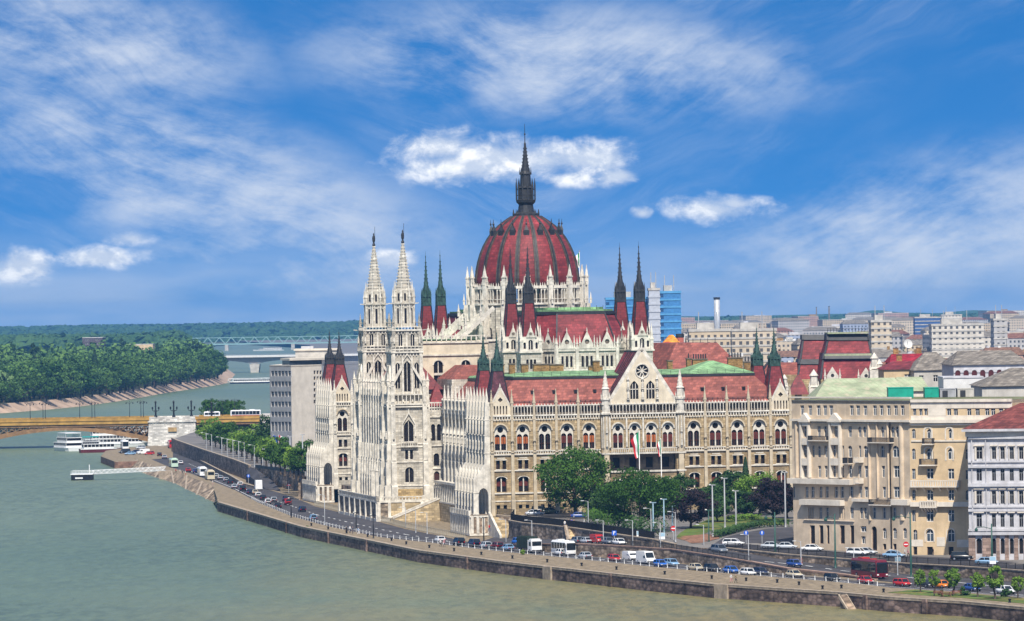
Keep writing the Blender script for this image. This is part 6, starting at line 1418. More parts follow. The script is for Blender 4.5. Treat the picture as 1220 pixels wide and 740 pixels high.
for ri, (D, h0, h1, sc) in enumerate(ROWS):
 px = 770 if D > 1900 else 905
 k = 0
 while px < 1300:
  W = rng.uniform(8, 20) * sc; x0 = (px - 610) / F * D; Dj = D + rng.uniform(-40, 40) * sc; h = rng.uniform(h0, h1); dep = rng.uniform(9, 18) * sc
  wn, wm = WALLS[int(rng.random() ** 1.4 * 5.99)]; rn, rm = rng.choice(ROOFS) if D < 3500 else rng.choice(ROOFS[:4])
  near_ = next(t for lim, t in NEARBY if px < lim); size = 'broad' if W / sc > 17 else 'narrow' if W / sc < 12.5 else 'medium'
  pw = W / D * F
  o = thing('town_building', f'{wn} {size} {rn} roofed block, {ORD[min(k, 20)]} in {RN[ri]} rooftop row, {near_}', 'building', (x0, Dj, 0), rng.uniform(-.25, .25), 'town buildings beyond the parliament')
  mb = MB(); mb.box(0, W, 0, dep, -3, h, wm); link('building_wall', mb.data('building_wall'), o)
  mb = MB()
  if rm is None:
   mb.box(-.2, W + .2, -.2, dep + .2, h, h + .6, M_CONC);
  else:
   mb.mesh([(-.4, -.4, h), (W + .4, -.4, h), (W + .4, dep + .4, h), (-.4, dep + .4, h), (W * .12, dep / 2, h + 3.6), (W * .88, dep / 2, h + 3.6)], [(0, 1, 5, 4), (2, 3, 4, 5), (3, 0, 4), (1, 2, 5), (3, 2, 1, 0)], rm)
  link('building_roof', mb.data('building_roof'), o)
  for q in range(rng.choice((1, 2, 2, 3)) if D < 5000 else 1):
   mb = MB(); cx = W * rng.uniform(.1, .9); w_ = rng.uniform(1.0, 4.5) * sc; hh = h + (rng.uniform(1.2, 3.2) if rm is None else 3.5 + rng.uniform(.5, 1.5))
   mb.cbox(cx, dep * .5, w_ if rm is None else 1.2, 2.0 * sc if rm is None else .9, h, hh, rng.choice((M_CONC, M_CHIM, M_WFRAME, M_GREYST)))
   link('roof_hut' if rm is None else 'chimney', mb.data('roof_hut'), o)
  if D < 3500:
   if rng.random() < .35:
    mb = MB(); cx = W * rng.random(); mb.tube([(cx, dep * .5, h), (cx, dep * .5, h + rng.uniform(4, 8))], .09, 5, M_IRON); mb.bar((cx - .7, dep * .5, h + 3.6), (cx + .7, dep * .5, h + 3.6), .07, M_IRON); link('aerial', mb.data('aerial'), o)
  px += (W + rng.choice((0, 0, .5, 1, 4)) * sc) / D * F; k += 1
def slab_block(label, px0, px1, py, D, wall, rows_=5): return tower(label, px0, px1, py, D, 20, wall, 'slab_block', 'apartment block', M_CONC)
house('plain sandy house further along the street past the white corner house', 1296, 1420, 520, 960, 20, M_BEIGE, M_GREYTILE, 502, (.1, .9), rows=5, wz=5.0, wx=3.4)
slab_block('long pale apartment slab right of the round brick tower', 821, 870, 395, 2300, WALLS[4][1]); slab_block('long cream apartment slab beyond the east hall roof', 872, 925, 394.5, 2340, WALLS[0][1])
slab_block('tall banded office slab right of the palace roof', 1038, 1062, 384, 2700, WALLS[0][1]); slab_block('long white slab block on the skyline, topped with a yellow band', 1122, 1146, 376, 5200, WALLS[1][1]); slab_block('dark blue flat hall on the skyline by the white slab', 1090, 1121, 379, 5200, mat('dark_blue_cladding', (.05, .10, .24), var=.1))
slab_block('wide white office slab with blue glazing above the arcaded hall', 1110, 1172, 388, 3000, WALLS[1][1]); slab_block('tall grey slab block above the white corner house', 1184, 1200, 382, 2900, WALLS[2][1])
# satellite dish on a roof
o = thing('satellite_dish', 'white satellite dish on a roof pole above the yellow house', 'dish', A(1081, 410, 1500)); mb = MB(); mb.M = Matrix.Rotation(R(70), 4, 'X') @ Matrix.Rotation(R(20), 4, 'Y')
mb.lathe(0, 0, [(.05, 0), (.6, .08), (1.1, .28), (1.4, .55)], 20, M_WFRAME, smooth=True, cap=False); mb.M = None; link('reflector', mb.data('reflector'), o); mb = MB(); mb.bar((0, .3, -22), (0, .3, 0), .25, M_POLE); mb.bar((0, 0, 0), (0, -1.6, .9), .12, M_POLE); link('mast', mb.data('mast'), o)

# ministry office block on the left
OB = thing('office_block', 'modern pale stone office block with grey window bands beside the tree lined avenue', 'office block')
M_TRAV = mat('pale_travertine', (.58, .52, .43), var=.10, scale=.3, streak=.3)
o0, o1, o2 = A(322, 500, 1660), A(347.5, 500, 1640), A(384, 500, 1652)
fl = Facade(OB, o0, o1); fr = Facade(OB, o1, o2)
ztop = A(347, 436, 1640).z; zb_ = -2
for i, (y0, y1) in enumerate(((442, 448.5), (454.5, 461), (466.5, 473), (478.5, 485), (490.5, 497), (502.5, 514))):
 for k in range(6): fl.win(324.6 + k * 4.05, y0, y1, 3.5, pane=M_PANE, frame=M_POLE)
fl.build(zb_, ztop, mat('shaded_travertine', (.42, .40, .38), var=.12, scale=.3))  # same stone coloured darker for the shaded left face
for r in range(6):
 for k in range(3): fr.win(375 + k * 3.6, 441.5 + r * 7.0, 446 + r * 7.0, 2.5, pane=M_GLASS, frame=M_TRAV, cross=False)
fr.build(zb_, ztop, M_TRAV)
mb = MB(); q = [o0, o1, o2, o2 + Vector((4, 40, 0)), o0 + Vector((4, 40, 0))]; mb.prism([(p.x, p.y) for p in q], ztop - .4, ztop + .2, M_TRAV)
a, b = o0.lerp(o1, .3) + Vector((2, 3, 0)), o1 + Vector((-.5, 3, 0)); c, d = o2 + Vector((0, 3, 0)), o2 + Vector((2, 30, 0)); hh = A(350, 429.5, 1645).z
mb.prism([(p.x, p.y) for p in (a, b, c, d, a + Vector((4, 28, 0)))], ztop + .2, hh, M_PANE, mtop=M_CONC); mb.prism([(p.x, p.y) for p in (a - Vector((.6, .8, 0)), b + Vector((0, -.8, 0)), c + Vector((1, -.8, 0)), d, a + Vector((4, 28, 0)))], hh, hh + .7, M_TRAV, bot=True); link('roof_storey', mb.data('roof_storey'), OB)
a = A(352, 429, 1668); b = A(384, 417, 1668); mb = MB(); mb.box(a.x, b.x + 6, 1668, 1684, hh, A(352, 418, 1668).z, M_CONC); mb.box(a.x - .5, b.x + 6, 1667.5, 1684, A(352, 418, 1668).z, A(352, 418, 1668).z + .6, M_TRAV); mb.cbox(A(366, 416, 1672).x, 1674, 4, 4, A(352, 418, 1668).z, A(366, 412.5, 1672).z, M_GREYST); link('roof_plant', mb.data('roof_plant'), OB)
for px, fc in ((325.5, ((.02, .06, .32), (.02, .06, .32), (.02, .06, .32))), (332, ((.45, .03, .04), (.7, .7, .68), (.03, .22, .08)))):
 c = A(px, 530, 1636); o = thing('flag', 'plain deep blue flag on a pole before the office block' if px < 330 else 'red white and green flag on a pole before the office block', 'flag', (c.x, c.y, -.5)); mb = MB(); mb.tube([(0, 0, 0), (0, 0, 9.5)], .09, 6, M_POLE); link('pole', mb.data('pole'), o)
 for k in range(3):
  mb = MB(); cm = mat('flag_cloth_%d' % int(sum(fc[k]) * 1000), fc[k], var=.06)
  for i in range(4):
   z = lambda i, t: 9.3 - 4.2 * i / 4; x = lambda t: t; f_ = lambda i, t: (.05 + t * 1.7 * (1 - .12 * i), .18 * math.sin(2.5 * t + i), 9.3 - i * 1.0 - t * .8)
   mb.face([f_(i, k / 3), f_(i, (k + 1) / 3), f_(i + 1, (k + 1) / 3), f_(i + 1, k / 3)], cm)
  link('cloth_band', mb.data('cloth_band'), o)
# ================================================================== bridges
M_YBR = mat('ochre_bridge_paint', (.40, .235, .055), var=.2, scale=.3, rough=.6)
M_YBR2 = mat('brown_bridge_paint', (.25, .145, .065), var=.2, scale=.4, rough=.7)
M_PIER = mat('white_pier_stone', (.62, .58, .52), var=.15, scale=.25, kind='brick', bs=(1.6, .7), streak=.35)
DB_ = 2165.0
def bx(px): return A(px, 500, DB_).x
BR = thing('arch_bridge', 'yellow steel arch bridge with white stone pier crossing to the wooded island', 'bridge')
zt_, zb_ = 4.0, 1.35
def deckseg(p0, p1, name='deck'):
 mb = MB(); a, b = bx(p0), bx(p1)
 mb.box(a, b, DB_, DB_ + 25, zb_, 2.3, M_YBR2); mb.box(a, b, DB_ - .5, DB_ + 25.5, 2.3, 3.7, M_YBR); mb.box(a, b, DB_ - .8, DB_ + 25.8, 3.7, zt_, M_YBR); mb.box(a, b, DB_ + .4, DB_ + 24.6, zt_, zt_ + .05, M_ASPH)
 link(name, mb.data(name), BR)
 mb = MB(); n = int((b - a) / 1.6)
 for s in (DB_ - .6, DB_ + 25.4):
  mb.box(a, b, s, s + .2, zt_ + .85, zt_ + 1.05, M_YBR); mb.box(a, b, s, s + .2, zt_, zt_ + .25, M_YBR); mb.box(a, b, s + .08, s + .12, zt_ + .25, zt_ + .85, M_YBR)
  for i in range(n + 1): x = a + (b - a) * i / n; mb.box(x - .12, x + .12, s - .05, s + .25, zt_, zt_ + 1.15, M_YBR)
 link('railing', mb.data('railing'), BR)
deckseg(-130, 178); deckseg(233, 326)
def arch_span(pl, pr):
 a, b = bx(pl), bx(pr); n = 22; zs, zc = A(181, 521.5, DB_).z, zb_ - .2
 cv = lambda t: zs + (zc - zs) * (1 - (2 * t - 1) ** 2)
 for y in (DB_ + .5, DB_ + 8.5, DB_ + 16.5, DB_ + 24):
  mb = MB()
  for i in range(n):
   t0, t1 = i / n, (i + 1) / n; x0, x1 = a + (b - a) * t0, a + (b - a) * t1
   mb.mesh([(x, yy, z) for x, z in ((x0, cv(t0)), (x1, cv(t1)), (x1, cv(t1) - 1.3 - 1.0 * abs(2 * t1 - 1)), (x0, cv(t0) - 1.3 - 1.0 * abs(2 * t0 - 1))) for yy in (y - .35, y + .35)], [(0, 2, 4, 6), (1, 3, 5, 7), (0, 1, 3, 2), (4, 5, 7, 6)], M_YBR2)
   if cv(t0) < zb_ - .8:
    mb.bar((x0, y, cv(t0)), (x0, y, zb_ + .1), .3, M_YBR2)
    if i < n: e = (x1, y, zb_) if t0 < .5 else (x1, y, cv(t1)); mb.bar((x0, y, cv(t0) if t0 < .5 else zb_), e, .22, M_YBR2); mb.bar((x0, y, zb_ if t0 < .5 else cv(t0)), (x1, y, cv(t1) if t0 < .5 else zb_), .22, M_YBR2)
  link('arch_rib', mb.data('arch_rib'), BR)
arch_span(-30, 181); arch_span(-250, -40)
mb = MB(); a, b = bx(178), bx(233)
zp = 4.9
mb.mesh([(a - .8, DB_ - 4, -9), (b + .8, DB_ - 4, -9), (b + .8, DB_ + 29, -9), (a - .8, DB_ + 29, -9), (a, DB_ - 3, zp - 1.6), (b, DB_ - 3, zp - 1.6), (b, DB_ + 28, zp - 1.6), (a, DB_ + 28, zp - 1.6)], [(0, 1, 5, 4), (1, 2, 6, 5), (2, 3, 7, 6), (3, 0, 4, 7), (4, 5, 6, 7)], M_PIER)
mb.box(a - .5, b + .5, DB_ - 3.6, DB_ + 28.6, zp - 2.2, zp - 1.5, M_PIER); mb.box(a + .2, b - .2, DB_ - 3.0, DB_ - 2.4, zp - 1.5, zp, M_PIER); mb.box(a + .2, b - .2, DB_ + 27.4, DB_ + 28, zp - 1.5, zp, M_PIER)
for i in range(16): x = a + .5 + i * (b - a - 1) / 15; mb.box(x - .3, x + .3, DB_ - 3.25, DB_ - 2.9, zp - 3.0, zp - 2.2, M_PIER)
mb.box(bx(178.5), bx(186), DB_ - 3.4, DB_ - 1.2, zp - 1.5, zp + .3, M_PIER); mb.box(bx(225), bx(232.5), DB_ - 3.4, DB_ - 1.2, zp - 1.5, zp + .3, M_PIER)
link('stone_pier', mb.data('stone_pier'), BR)
mb = MB(); mb.box(bx(201), bx(211), DB_ - 4.0, DB_ - 3.2, zp - 6.2, zp - 4.4, mat('ochre_plaque', (.42, .28, .13), var=.2)); link('plaque', mb.data('plaque'), BR)
mb = MB(); mb.box(bx(310), bx(329), DB_ - 1, DB_ + 28, -6, 4.9, M_PIER); mb.box(bx(309.5), bx(329.5), DB_ - 1.4, DB_ + 28, 4.3, 5.3, M_PIER); mb.box(bx(233), bx(310), DB_ + 6, DB_ + 25, -5, 1.4, M_DKSTONE); link('abutment', mb.data('abutment'), BR)  # dark block stands in for the shade under the deck
mb = MB(); mb.box(bx(-40) - 6, bx(-40) + 6, DB_ - 3, DB_ + 28, -9, zp, M_PIER); link('stone_pier', mb.data('stone_pier'), BR)
# candelabra and lamps on the bridge
def candelabrum():
 o = thing('candelabrum', 'x', 'lamp', (0, 0, 0), 0, 'great iron candelabra on the bridge pier'); mb = MB()
 mb.lathe(0, 0, [(.75, 0), (.7, .6), (.4, .9), (.34, 2.2), (.5, 2.5), (.32, 2.8), (.26, 4.4), (.42, 4.7), (.3, 5.0), (.35, 6.3), (.5, 6.5), (.1, 7.2)], 10, M_BLACK); link('column', mb.data('column'), o)
 for s in (-1, 1):
  mb = MB(); mb.tube([(0, 0, 2.9), (s * .8, 0, 2.7), (s * 1.3, 0, 3.0), (s * 1.35, 0, 3.4)], .14, 6, M_BLACK); mb.lathe(s * 1.35, 0, [(.2, 3.4), (.36, 3.7), (.34, 4.3), (.1, 4.6)], 8, M_BLACK); link('lamp_arm', mb.data('lamp_arm'), o)
 return o
c = candelabrum(); W4 = ['leftmost of the great iron candelabra on the white bridge pier', 'second of the great iron candelabra from the left, mid pier', 'third of the great iron candelabra, near the pier corner', 'great iron candelabrum standing past the pier on the yellow deck']
for i, px in enumerate((186, 207.5, 228.5, 252)):
 loc = (bx(px), DB_ - 2.0 if i < 3 else DB_ + 1.2, zp if i < 3 else zt_ + .1)
 if i == 0: c.location = loc; c['label'] = W4[0]
 else: dup(c, loc, 0, W4[i])
def bridge_lamp():
 o = thing('bridge_lamp', 'x', 'street lamp', (0, 0, 0), 0, 'twin armed lamps along the yellow bridge'); mb = MB(); mb.tube([(0, 0, 0), (0, 0, 1.2), (0, 0, 8)], [.24, .14, .09], 6, M_BLACK); link('post', mb.data('post'), o)
 for s in (-1, 1): mb = MB(); mb.tube([(0, 0, 6.6), (s * .7, 0, 7.6), (s * 1.4, 0, 7.5)], .07, 5, M_BLACK); mb.lathe(s * 1.45, 0, [(.24, 6.9), (.28, 7.2), (.06, 7.5)], 6, M_BLACK); link('lamp_arm', mb.data('lamp_arm'), o)
 return o
bl = bridge_lamp(); bl.location = (bx(36), DB_ + .3, zt_)
bl['label'] = 'leftmost twin armed black lamp on the yellow bridge'
pos = ['second', 'third', 'fourth', 'fifth', 'sixth', 'seventh', 'eighth', 'ninth', 'tenth', 'eleventh']
for i, px in enumerate((45, 54, 95, 104, 113, 154.5, 163, 171)): dup(bl, (bx(px), DB_ + (.3 if i % 3 != 0 else 24.5), zt_), 0, f'{pos[i]} twin armed black lamp from the left along the yellow bridge')
for i, px in enumerate((261, 276)): dup(bl, (bx(px), DB_ + 24.4, zt_), 0, ('tall twin armed lamp behind the deck right of the bridge pier', 'tall twin armed lamp above the white coach on the bridge')[i])
# concrete river bridge beyond the island
DA = 5030.0; CB = thing('concrete_bridge', 'pale concrete girder bridge on a flared pier beyond the island', 'bridge'); mb = MB()
ax = lambda px, y=430: A(px, y, DA).x
z1, z0 = A(303, 423.5, DA).z, A(303, 428.5, DA).z
mb.box(ax(228), ax(480), DA - .4, DA + 28, z1 - 1.9, z1, M_WFRAME); xs = [ax(p) for p in (228, 250, 270, 288, 303, 318, 336, 360, 390, 420, 450, 480)]; zl = [z0 + .6, z0 + .4, z0 - .6, z0 - 2.2, z0 - 4.6, z0 - 2.2, z0 - .6, z0, z0 - .6, z0 - 4, z0 - .6, z0]
for i in range(len(xs) - 1): mb.mesh([(x, y, z) for x, z in ((xs[i], z1 - 1.2), (xs[i + 1], z1 - 1.2), (xs[i + 1], zl[i + 1]), (xs[i], zl[i])) for y in (DA + 4, DA + 24)], [(0, 2, 4, 6), (1, 3, 5, 7), (4, 5, 7, 6)], mat('shaded_girder_concrete', (.30, .29, .28), var=.1))  # shade under the deck put into the girder colour
link('girder', mb.data('girder'), CB); mb = MB(); mb.mesh([(ax(298.5) + dx, y, z) for z, dx0 in ((-8.5, 0), (zl[4], 1)) for dx, y in ((0 - dx0 * 1.2, DA + 2), (7.6 + dx0 * 1.2, DA + 2), (7.6 + dx0 * 1.2, DA + 26), (-dx0 * 1.2, DA + 26))], [(0, 1, 5, 4), (1, 2, 6, 5), (2, 3, 7, 6), (3, 0, 4, 7), (4, 5, 6, 7)], M_CONC); link('pier', mb.data('pier'), CB)
mb = MB()
for i in range(40): x = ax(228) + i * 5.4; mb.cbox(x, DA + .2, .15, .15, z1, z1 + 1.2, M_POLE)
mb.box(ax(228), ax(480), DA + .1, DA + .3, z1 + 1.1, z1 + 1.3, M_POLE); link('railing', mb.data('railing'), CB)
# railway truss
DRL = 8470.0; TB = thing('truss_bridge', 'pale green railway truss bridge on stone piers far up the river', 'bridge'); M_PGR = mat('pale_green_steel', (.24, .38, .36), var=.1)
a, b = A(150, 410.5, DRL), A(470, 404.5, DRL); zt2, zb2 = A(270, 402, DRL).z, A(270, 410, DRL).z
mb = MB(); n = 46
for y in (DRL, DRL + 9):
 mb.box(a.x, b.x, y - .5, y + .5, zt2 - 1, zt2, M_PGR); mb.box(a.x, b.x, y - .5, y + .5, zb2 - .4, zb2 + 1.0, M_PGR)
 for i in range(n): x = a.x + (b.x - a.x) * i / n; x2 = a.x + (b.x - a.x) * (i + 1) / n; mb.bar((x, y, zb2 if i % 2 else zt2), (x2, y, zt2 if i % 2 else zb2), .9, M_PGR)
link('truss', mb.data('truss'), TB); mb = MB(); mb.box(a.x, b.x, DRL - .5, DRL + 9.5, zb2 - 1.4, zb2 - .4, M_PGR); link('track_deck', mb.data('track_deck'), TB)
for px in (192, 270, 349, 428): x = A(px, 412, DRL).x; mb = MB(); mb.box(x - 3, x + 3, DRL - 2, DRL + 12, -8, zb2 - 1.4, M_CONC); link('pier', mb.data('pier'), TB)

# ================================================================== boats
def hull(mb, L, Wd, h, m, m2, bow=.3):
 n = 12; top = []; bot = []
 for i in range(n + 1):
  t = i / n; x = -L / 2 + L * t; w = Wd / 2 * (1 - max(0, (t - (1 - bow)) / bow) ** 2) * (1 - .25 * max(0, (.08 - t) / .08)); sh = h * (1 + .35 * max(0, (t - .75) / .25) ** 2); top.append((x, max(w, .05), sh)); bot.append((x * .97, max(w * .82, .04), -.8))
 for s in (-1, 1):
  for i in range(n): mb.face([(top[i][0], s * top[i][1], top[i][2]), (top[i + 1][0], s * top[i + 1][1], top[i + 1][2]), (bot[i + 1][0], s * bot[i + 1][1], bot[i + 1][2]), (bot[i][0], s * bot[i][1], bot[i][2])], m, True)
  for i in range(n): mb.face([(top[i][0], s * (top[i][1] + .06), top[i][2]), (top[i + 1][0], s * (top[i + 1][1] + .06), top[i + 1][2]), (top[i + 1][0], s * (top[i + 1][1] + .06), top[i + 1][2] - .25), (top[i][0], s * (top[i][1] + .06), top[i][2] - .25)], m2)
 mb.face([(p[0], p[1], p[2] - .1) for p in top] + [(p[0], -p[1], p[2] - .1) for p in top[::-1]], m2)
 mb.face([(top[0][0], top[0][1], top[0][2]), (top[0][0], -top[0][1], top[0][2]), (bot[0][0], -bot[0][1], bot[0][2]), (bot[0][0], bot[0][1], bot[0][2])], m)
M_BWH = mat('white_boat_paint', (.70, .70, .68), rough=.4, var=.06, spec=.5); M_TEAL = mat('teal_canopy', (.02, .26, .24), var=.12); M_MAROON = mat('maroon_hull_paint', (.12, .025, .03), rough=.4, var=.1); M_NAVY = mat('navy_hull_paint', (.02, .03, .07), rough=.4, var=.1)
def boat(label, loc, rz, L, Wd, decks, hm=M_BWH, canopy=None, name='river_boat', group=None):
 o = thing(name, label, 'boat', loc, rz, group); mb = MB(); hull(mb, L, Wd, 1.6, hm, M_BWH); link('hull', mb.data('hull'), o); z = 1.5
 for k in range(decks):
  l = L * (.72 - .14 * k); w = Wd * (.84 - .08 * k); x0 = -L * .42
  mb = MB(); mb.box(x0, x0 + l, -w / 2, w / 2, z, z + .8, M_BWH); mb.box(x0 + .1, x0 + l - .1, -w / 2 + .1, w / 2 - .1, z + .8, z + 1.9, M_GLASS)
  n = int(l / 1.5)
  for i in range(n + 1):
   x = x0 + l * i / n
   for s in (-1, 1): mb.cbox(x, s * (w / 2 - .05), .2, .14, z + .8, z + 1.9, M_BWH)
  mb.box(x0 - .3, x0 + l + .5, -w / 2 - .2, w / 2 + .2, z + 1.9, z + 2.1, M_BWH); link('cabin', mb.data('cabin'), o); z += 2.1
 if canopy:
  mb = MB(); mb.box(-L * .38, L * .1, -Wd * .4, Wd * .4, z + 1.7, z + 1.95, canopy)
  for i in range(5):
   for s in (-1, 1): mb.cbox(-L * .37 + i * L * .115, s * Wd * .38, .1, .1, z, z + 1.7, M_BWH)
  link('canopy', mb.data('canopy'), o)
 mb = MB(); n = int(L * .5 / 1.0)
 for s in (-1, 1):
  for i in range(n + 1): mb.cbox(-L * .4 + i * L * .5 / n, s * Wd * .36, .06, .06, z, z + 1.0, M_POLE)
  mb.bar((-L * .4, s * Wd * .36, z + 1), (L * .1, s * Wd * .36, z + 1), .06, M_POLE)
 link('rail', mb.data('rail'), o)
 mb = MB(); mb.tube([(L * .05, 0, z), (L * .05, 0, z + 3.2)], .07, 5, M_POLE); mb.bar((L * .05 - .5, 0, z + 2.2), (L * .05 + .5, 0, z + 2.2), .06, M_POLE); link('mast', mb.data('mast'), o)
 return o
def wat(px, py): q = G(px, py, ZW); return (q.x, q.y, ZW)
boat('white moored excursion boat, nearest to open water, with canopy aft', wat(80, 537), R(112), 24, 8.5, 2, canopy=M_BWH)
boat('moored boat with teal awning over its upper deck', wat(108, 535.5), R(95), 24, 8.5, 1, M_NAVY, canopy=M_TEAL)
boat('white two decked river boat between the teal boat and the bridge pier', wat(140, 532.5), R(15), 34, 7.5, 1)
boat('long white two decked boat moored under the bridge lattice', wat(152, 527.5), R(12), 38, 7.5, 2)
boat('low white boat with maroon hull tied beside the excursion boat', wat(120, 539), R(20), 18, 4, 1, M_MAROON)
boat('small green motor boat under way beyond the bridge', wat(55, 513.2), R(175), 24, 4.5, 1, mat('green_hull_paint', (.05, .20, .13), rough=.4))
boat('white passenger ship far up the river near the truss bridge', wat(320, 418), R(178), 52, 9, 2)
boat('dark moored barge at the island landing stage', wat(304, 457), R(0), 42, 9, 1, M_NAVY)
boat('white long ship under the arch, furthest of the moored boats', wat(172, 523.5), R(5), 36, 7, 2)
# pontoon with white gangway
p0 = Vector(wat(98, 572)); PT = thing('pontoon', 'black and white mooring pontoon out in the river', 'pontoon', p0); mb = MB(); mb.box(-3.6, 3.6, -2.5, 4.5, -.8, 1.9, M_BLACK); mb.box(-3.8, 3.8, -2.7, 4.7, 1.9, 2.2, M_BWH); mb.box(-2.2, .4, -2.56, -2.5, .5, 1.0, M_BWH); link('float', mb.data('float'), PT)
mb = MB()
for s in (-2.4, 4.4):
 for i in range(8): mb.cbox(-3.6 + i * 1.03, s, .08, .08, 2.2, 3.2, M_BWH)
 mb.bar((-3.6, s, 3.2), (3.6, s, 3.2), .08, M_BWH); mb.bar((-3.6, s, 2.7), (3.6, s, 2.7), .06, M_BWH)
mb.tube([(2.4, 1, 1.3), (2.4, 1, 5.2)], .1, 6, M_BWH); link('rail', mb.data('rail'), PT)
q0 = Vector((p0.x + 3.6, p0.y + 1.0, ZW + 2.0)); q1 = G(197, 560.5, ZQ + .3); GW = thing('gangway', 'long white lattice gangway from the bank to the pontoon', 'gangway'); mb = MB(); d = q1 - q0; nr = Vector((d.y, -d.x, 0)).normalized()
M_GAL = mat('grey_galvanised_steel', (.46, .48, .47), var=.1); mb.bar(q0, q1, 2.0, M_GAL, .3); n = 26
for s in (-1, 1):
 o_ = nr * s; mb.bar(q0 + o_ + Vector((0, 0, 1.25)), q1 + o_ + Vector((0, 0, 1.25)), .16, M_BWH)
 for i in range(n): a = q0 + d * (i / n) + o_; b = q0 + d * ((i + 1) / n) + o_; up_ = Vector((0, 0, 1.25)); mb.bar(a if i % 2 else a + up_, b + up_ if i % 2 else b, .11, M_BWH); mb.bar(a, a + up_, .1, M_BWH)
link('lattice_walkway', mb.data('lattice_walkway'), GW); mb = MB(); mb.cbox(q1.x, q1.y, 4, 4, -9, ZQ + .2, M_COPING); link('landing_block', mb.data('landing_block'), GW)
ls = thing('landing_stage', 'white landing gangway reaching out from the island tip', 'landing stage'); mb = MB(); a, b = G(272, 455, ZW + 1.5), G(345, 453.2, ZW + 1.5); mb.bar(a, b, 4, M_BWH, 1.0); mb.bar(a + Vector((0, 0, 2.5)), b + Vector((0, 0, 2.5)), .5, M_BWH);
for i in range(14): c = a.lerp(b, i / 13); mb.bar(c, c + Vector((0, 0, 2.5)), .4, M_BWH)
link('walkway', mb.data('walkway'), ls)

# ================================================================== wooded island, far bank, hills
ISH = [(-120, 500), (-40, 496), (10, 492.5), (60, 488.5), (100, 484.5), (150, 477.5), (200, 468.5), (240, 462.5), (262, 459), (273, 456.5)]
ISL = GL(ISH, ZW - .3); ITL = [Vector((p.x - 10, p.y + 3, -2.4)) for p in ISL]
M_IBANK = mat('island_bank_stone', (.42, .30, .21), var=.22, scale=.05)
mb = MB()
for i in range(len(ISL) - 1): mb.face([ISL[i], ISL[i + 1], ITL[i + 1], ITL[i]], M_IBANK)
tipb = [Vector((A(271, 450, 4900).x, 4900, 0)), Vector((A(246, 440, 5600).x, 5600, 0))]
for zl, lo in ((0, 0),):
 e0, e1 = ISL[-1], ITL[-1]
 for t in tipb: mb.face([e0, (t.x + 8, t.y, ZW - .3), (t.x, t.y, -2.4), e1], M_IBANK); e0, e1 = (t.x + 8, t.y, ZW - .3), (t.x, t.y, -2.4)
tag(mb.build('island_bank'), 'sloping stone bank round the wooded island', 'river bank', kind='structure')
IPOLY = ITL + [Vector((t.x, t.y, -2.4)) for t in tipb] + [Vector((-1500, 5600, -2.4)), Vector((-1500, 2600, -2.4))]
sheet('island_ground', [Vector((p.x, p.y, -2.4)) for p in IPOLY], mat('woodland_floor', (.07, .075, .03), var=.3, scale=.05), 'dark woodland floor of the island', 'ground')
sheet('far_bank', [Vector((-3500, 6100, -3)), Vector((-520, 6100, -3)), Vector((-640, 8700, -3)), Vector((-560, 10400, -3)), Vector((-200, 10700, -3)), Vector((200, 10700, -3)), Vector((200, 16000, -3)), Vector((-3500, 16000, -3))], MATS['woodland_floor'], 'wooded far bank upstream', 'river bank', skirt=6)
# ================================================================== vehicles
def paint(name, c, rough=.28): return mat(name, c, rough=rough, var=.05, scale=2, spec=.4)
PA = {'white': paint('white_car_paint', (.72, .72, .71)), 'black': paint('black_car_paint', (.012, .013, .016)), 'silver': paint('silver_car_paint', (.42, .45, .48)), 'blue': paint('blue_car_paint', (.02, .06, .24)), 'bright': paint('bright_blue_car_paint', (.02, .13, .50)), 'red': paint('red_car_paint', (.42, .02, .02)), 'beige': paint('beige_car_paint', (.52, .45, .32)), 'sky': paint('pale_blue_car_paint', (.20, .34, .50)), 'navy': paint('navy_car_paint', (.015, .022, .06)), 'olive': paint('olive_car_paint', (.09, .10, .06)), 'orange': paint('orange_car_paint', (.75, .20, .01)), 'wine': paint('wine_car_paint', (.12, .006, .014)), 'grey': paint('grey_car_paint', (.13, .15, .18)), 'green': paint('pale_green_paint', (.45, .58, .46))}
M_TYRE = mat('tyre_rubber', (.012, .012, .012), var=.2); M_RIM = mat('alloy_rim', (.35, .35, .36), rough=.35, metal=.6, var=.05); M_CGL = mat('car_glass', (.012, .016, .02), rough=.06, var=.1, spec=.6); M_LAMP = mat('lamp_glass', (.75, .74, .68), rough=.15, var=.05, spec=.6); M_TAIL = mat('red_tail_lamp', (.35, .01, .01), rough=.2, var=.05); M_PLAST = mat('dark_bumper_plastic', (.03, .03, .032), rough=.6, var=.1)
def wheel_mesh(r, w):
 mb = MB(); mb.M = Matrix.Rotation(R(90), 4, 'X'); mb.lathe(0, 0, [(r * .6, -w / 2), (r, -w / 2 + .03), (r, w / 2 - .03), (r * .6, w / 2)], 14, M_TYRE); mb.lathe(0, 0, [(r * .62, -w / 2 - .01), (r * .2, -w / 2 - .03)], 10, M_RIM); mb.lathe(0, 0, [(r * .62, w / 2 + .01), (r * .2, w / 2 + .03)], 10, M_RIM); return mb.data('wheel')
WH = {}
def add_wheels(o, xs, w, r=.32, tw=.2):
 if r not in WH: WH[r] = wheel_mesh(r, tw)
 for x in xs:
  for s in (-1, 1): link('wheel', WH[r], o, (x, s * (w / 2 - .08), r))
def loft(mb, secs, m, smooth=True):
 """secs: rings of equal length along the car"""
 n = len(secs[0]); vs = [p for s in secs for p in s]
 mb.mesh(vs, [(j * n + i, j * n + (i + 1) % n, (j + 1) * n + (i + 1) % n, (j + 1) * n + i) for j in range(len(secs) - 1) for i in range(n)] + [tuple(range(n)), tuple(range((len(secs) - 1) * n, len(secs) * n))], m, smooth)
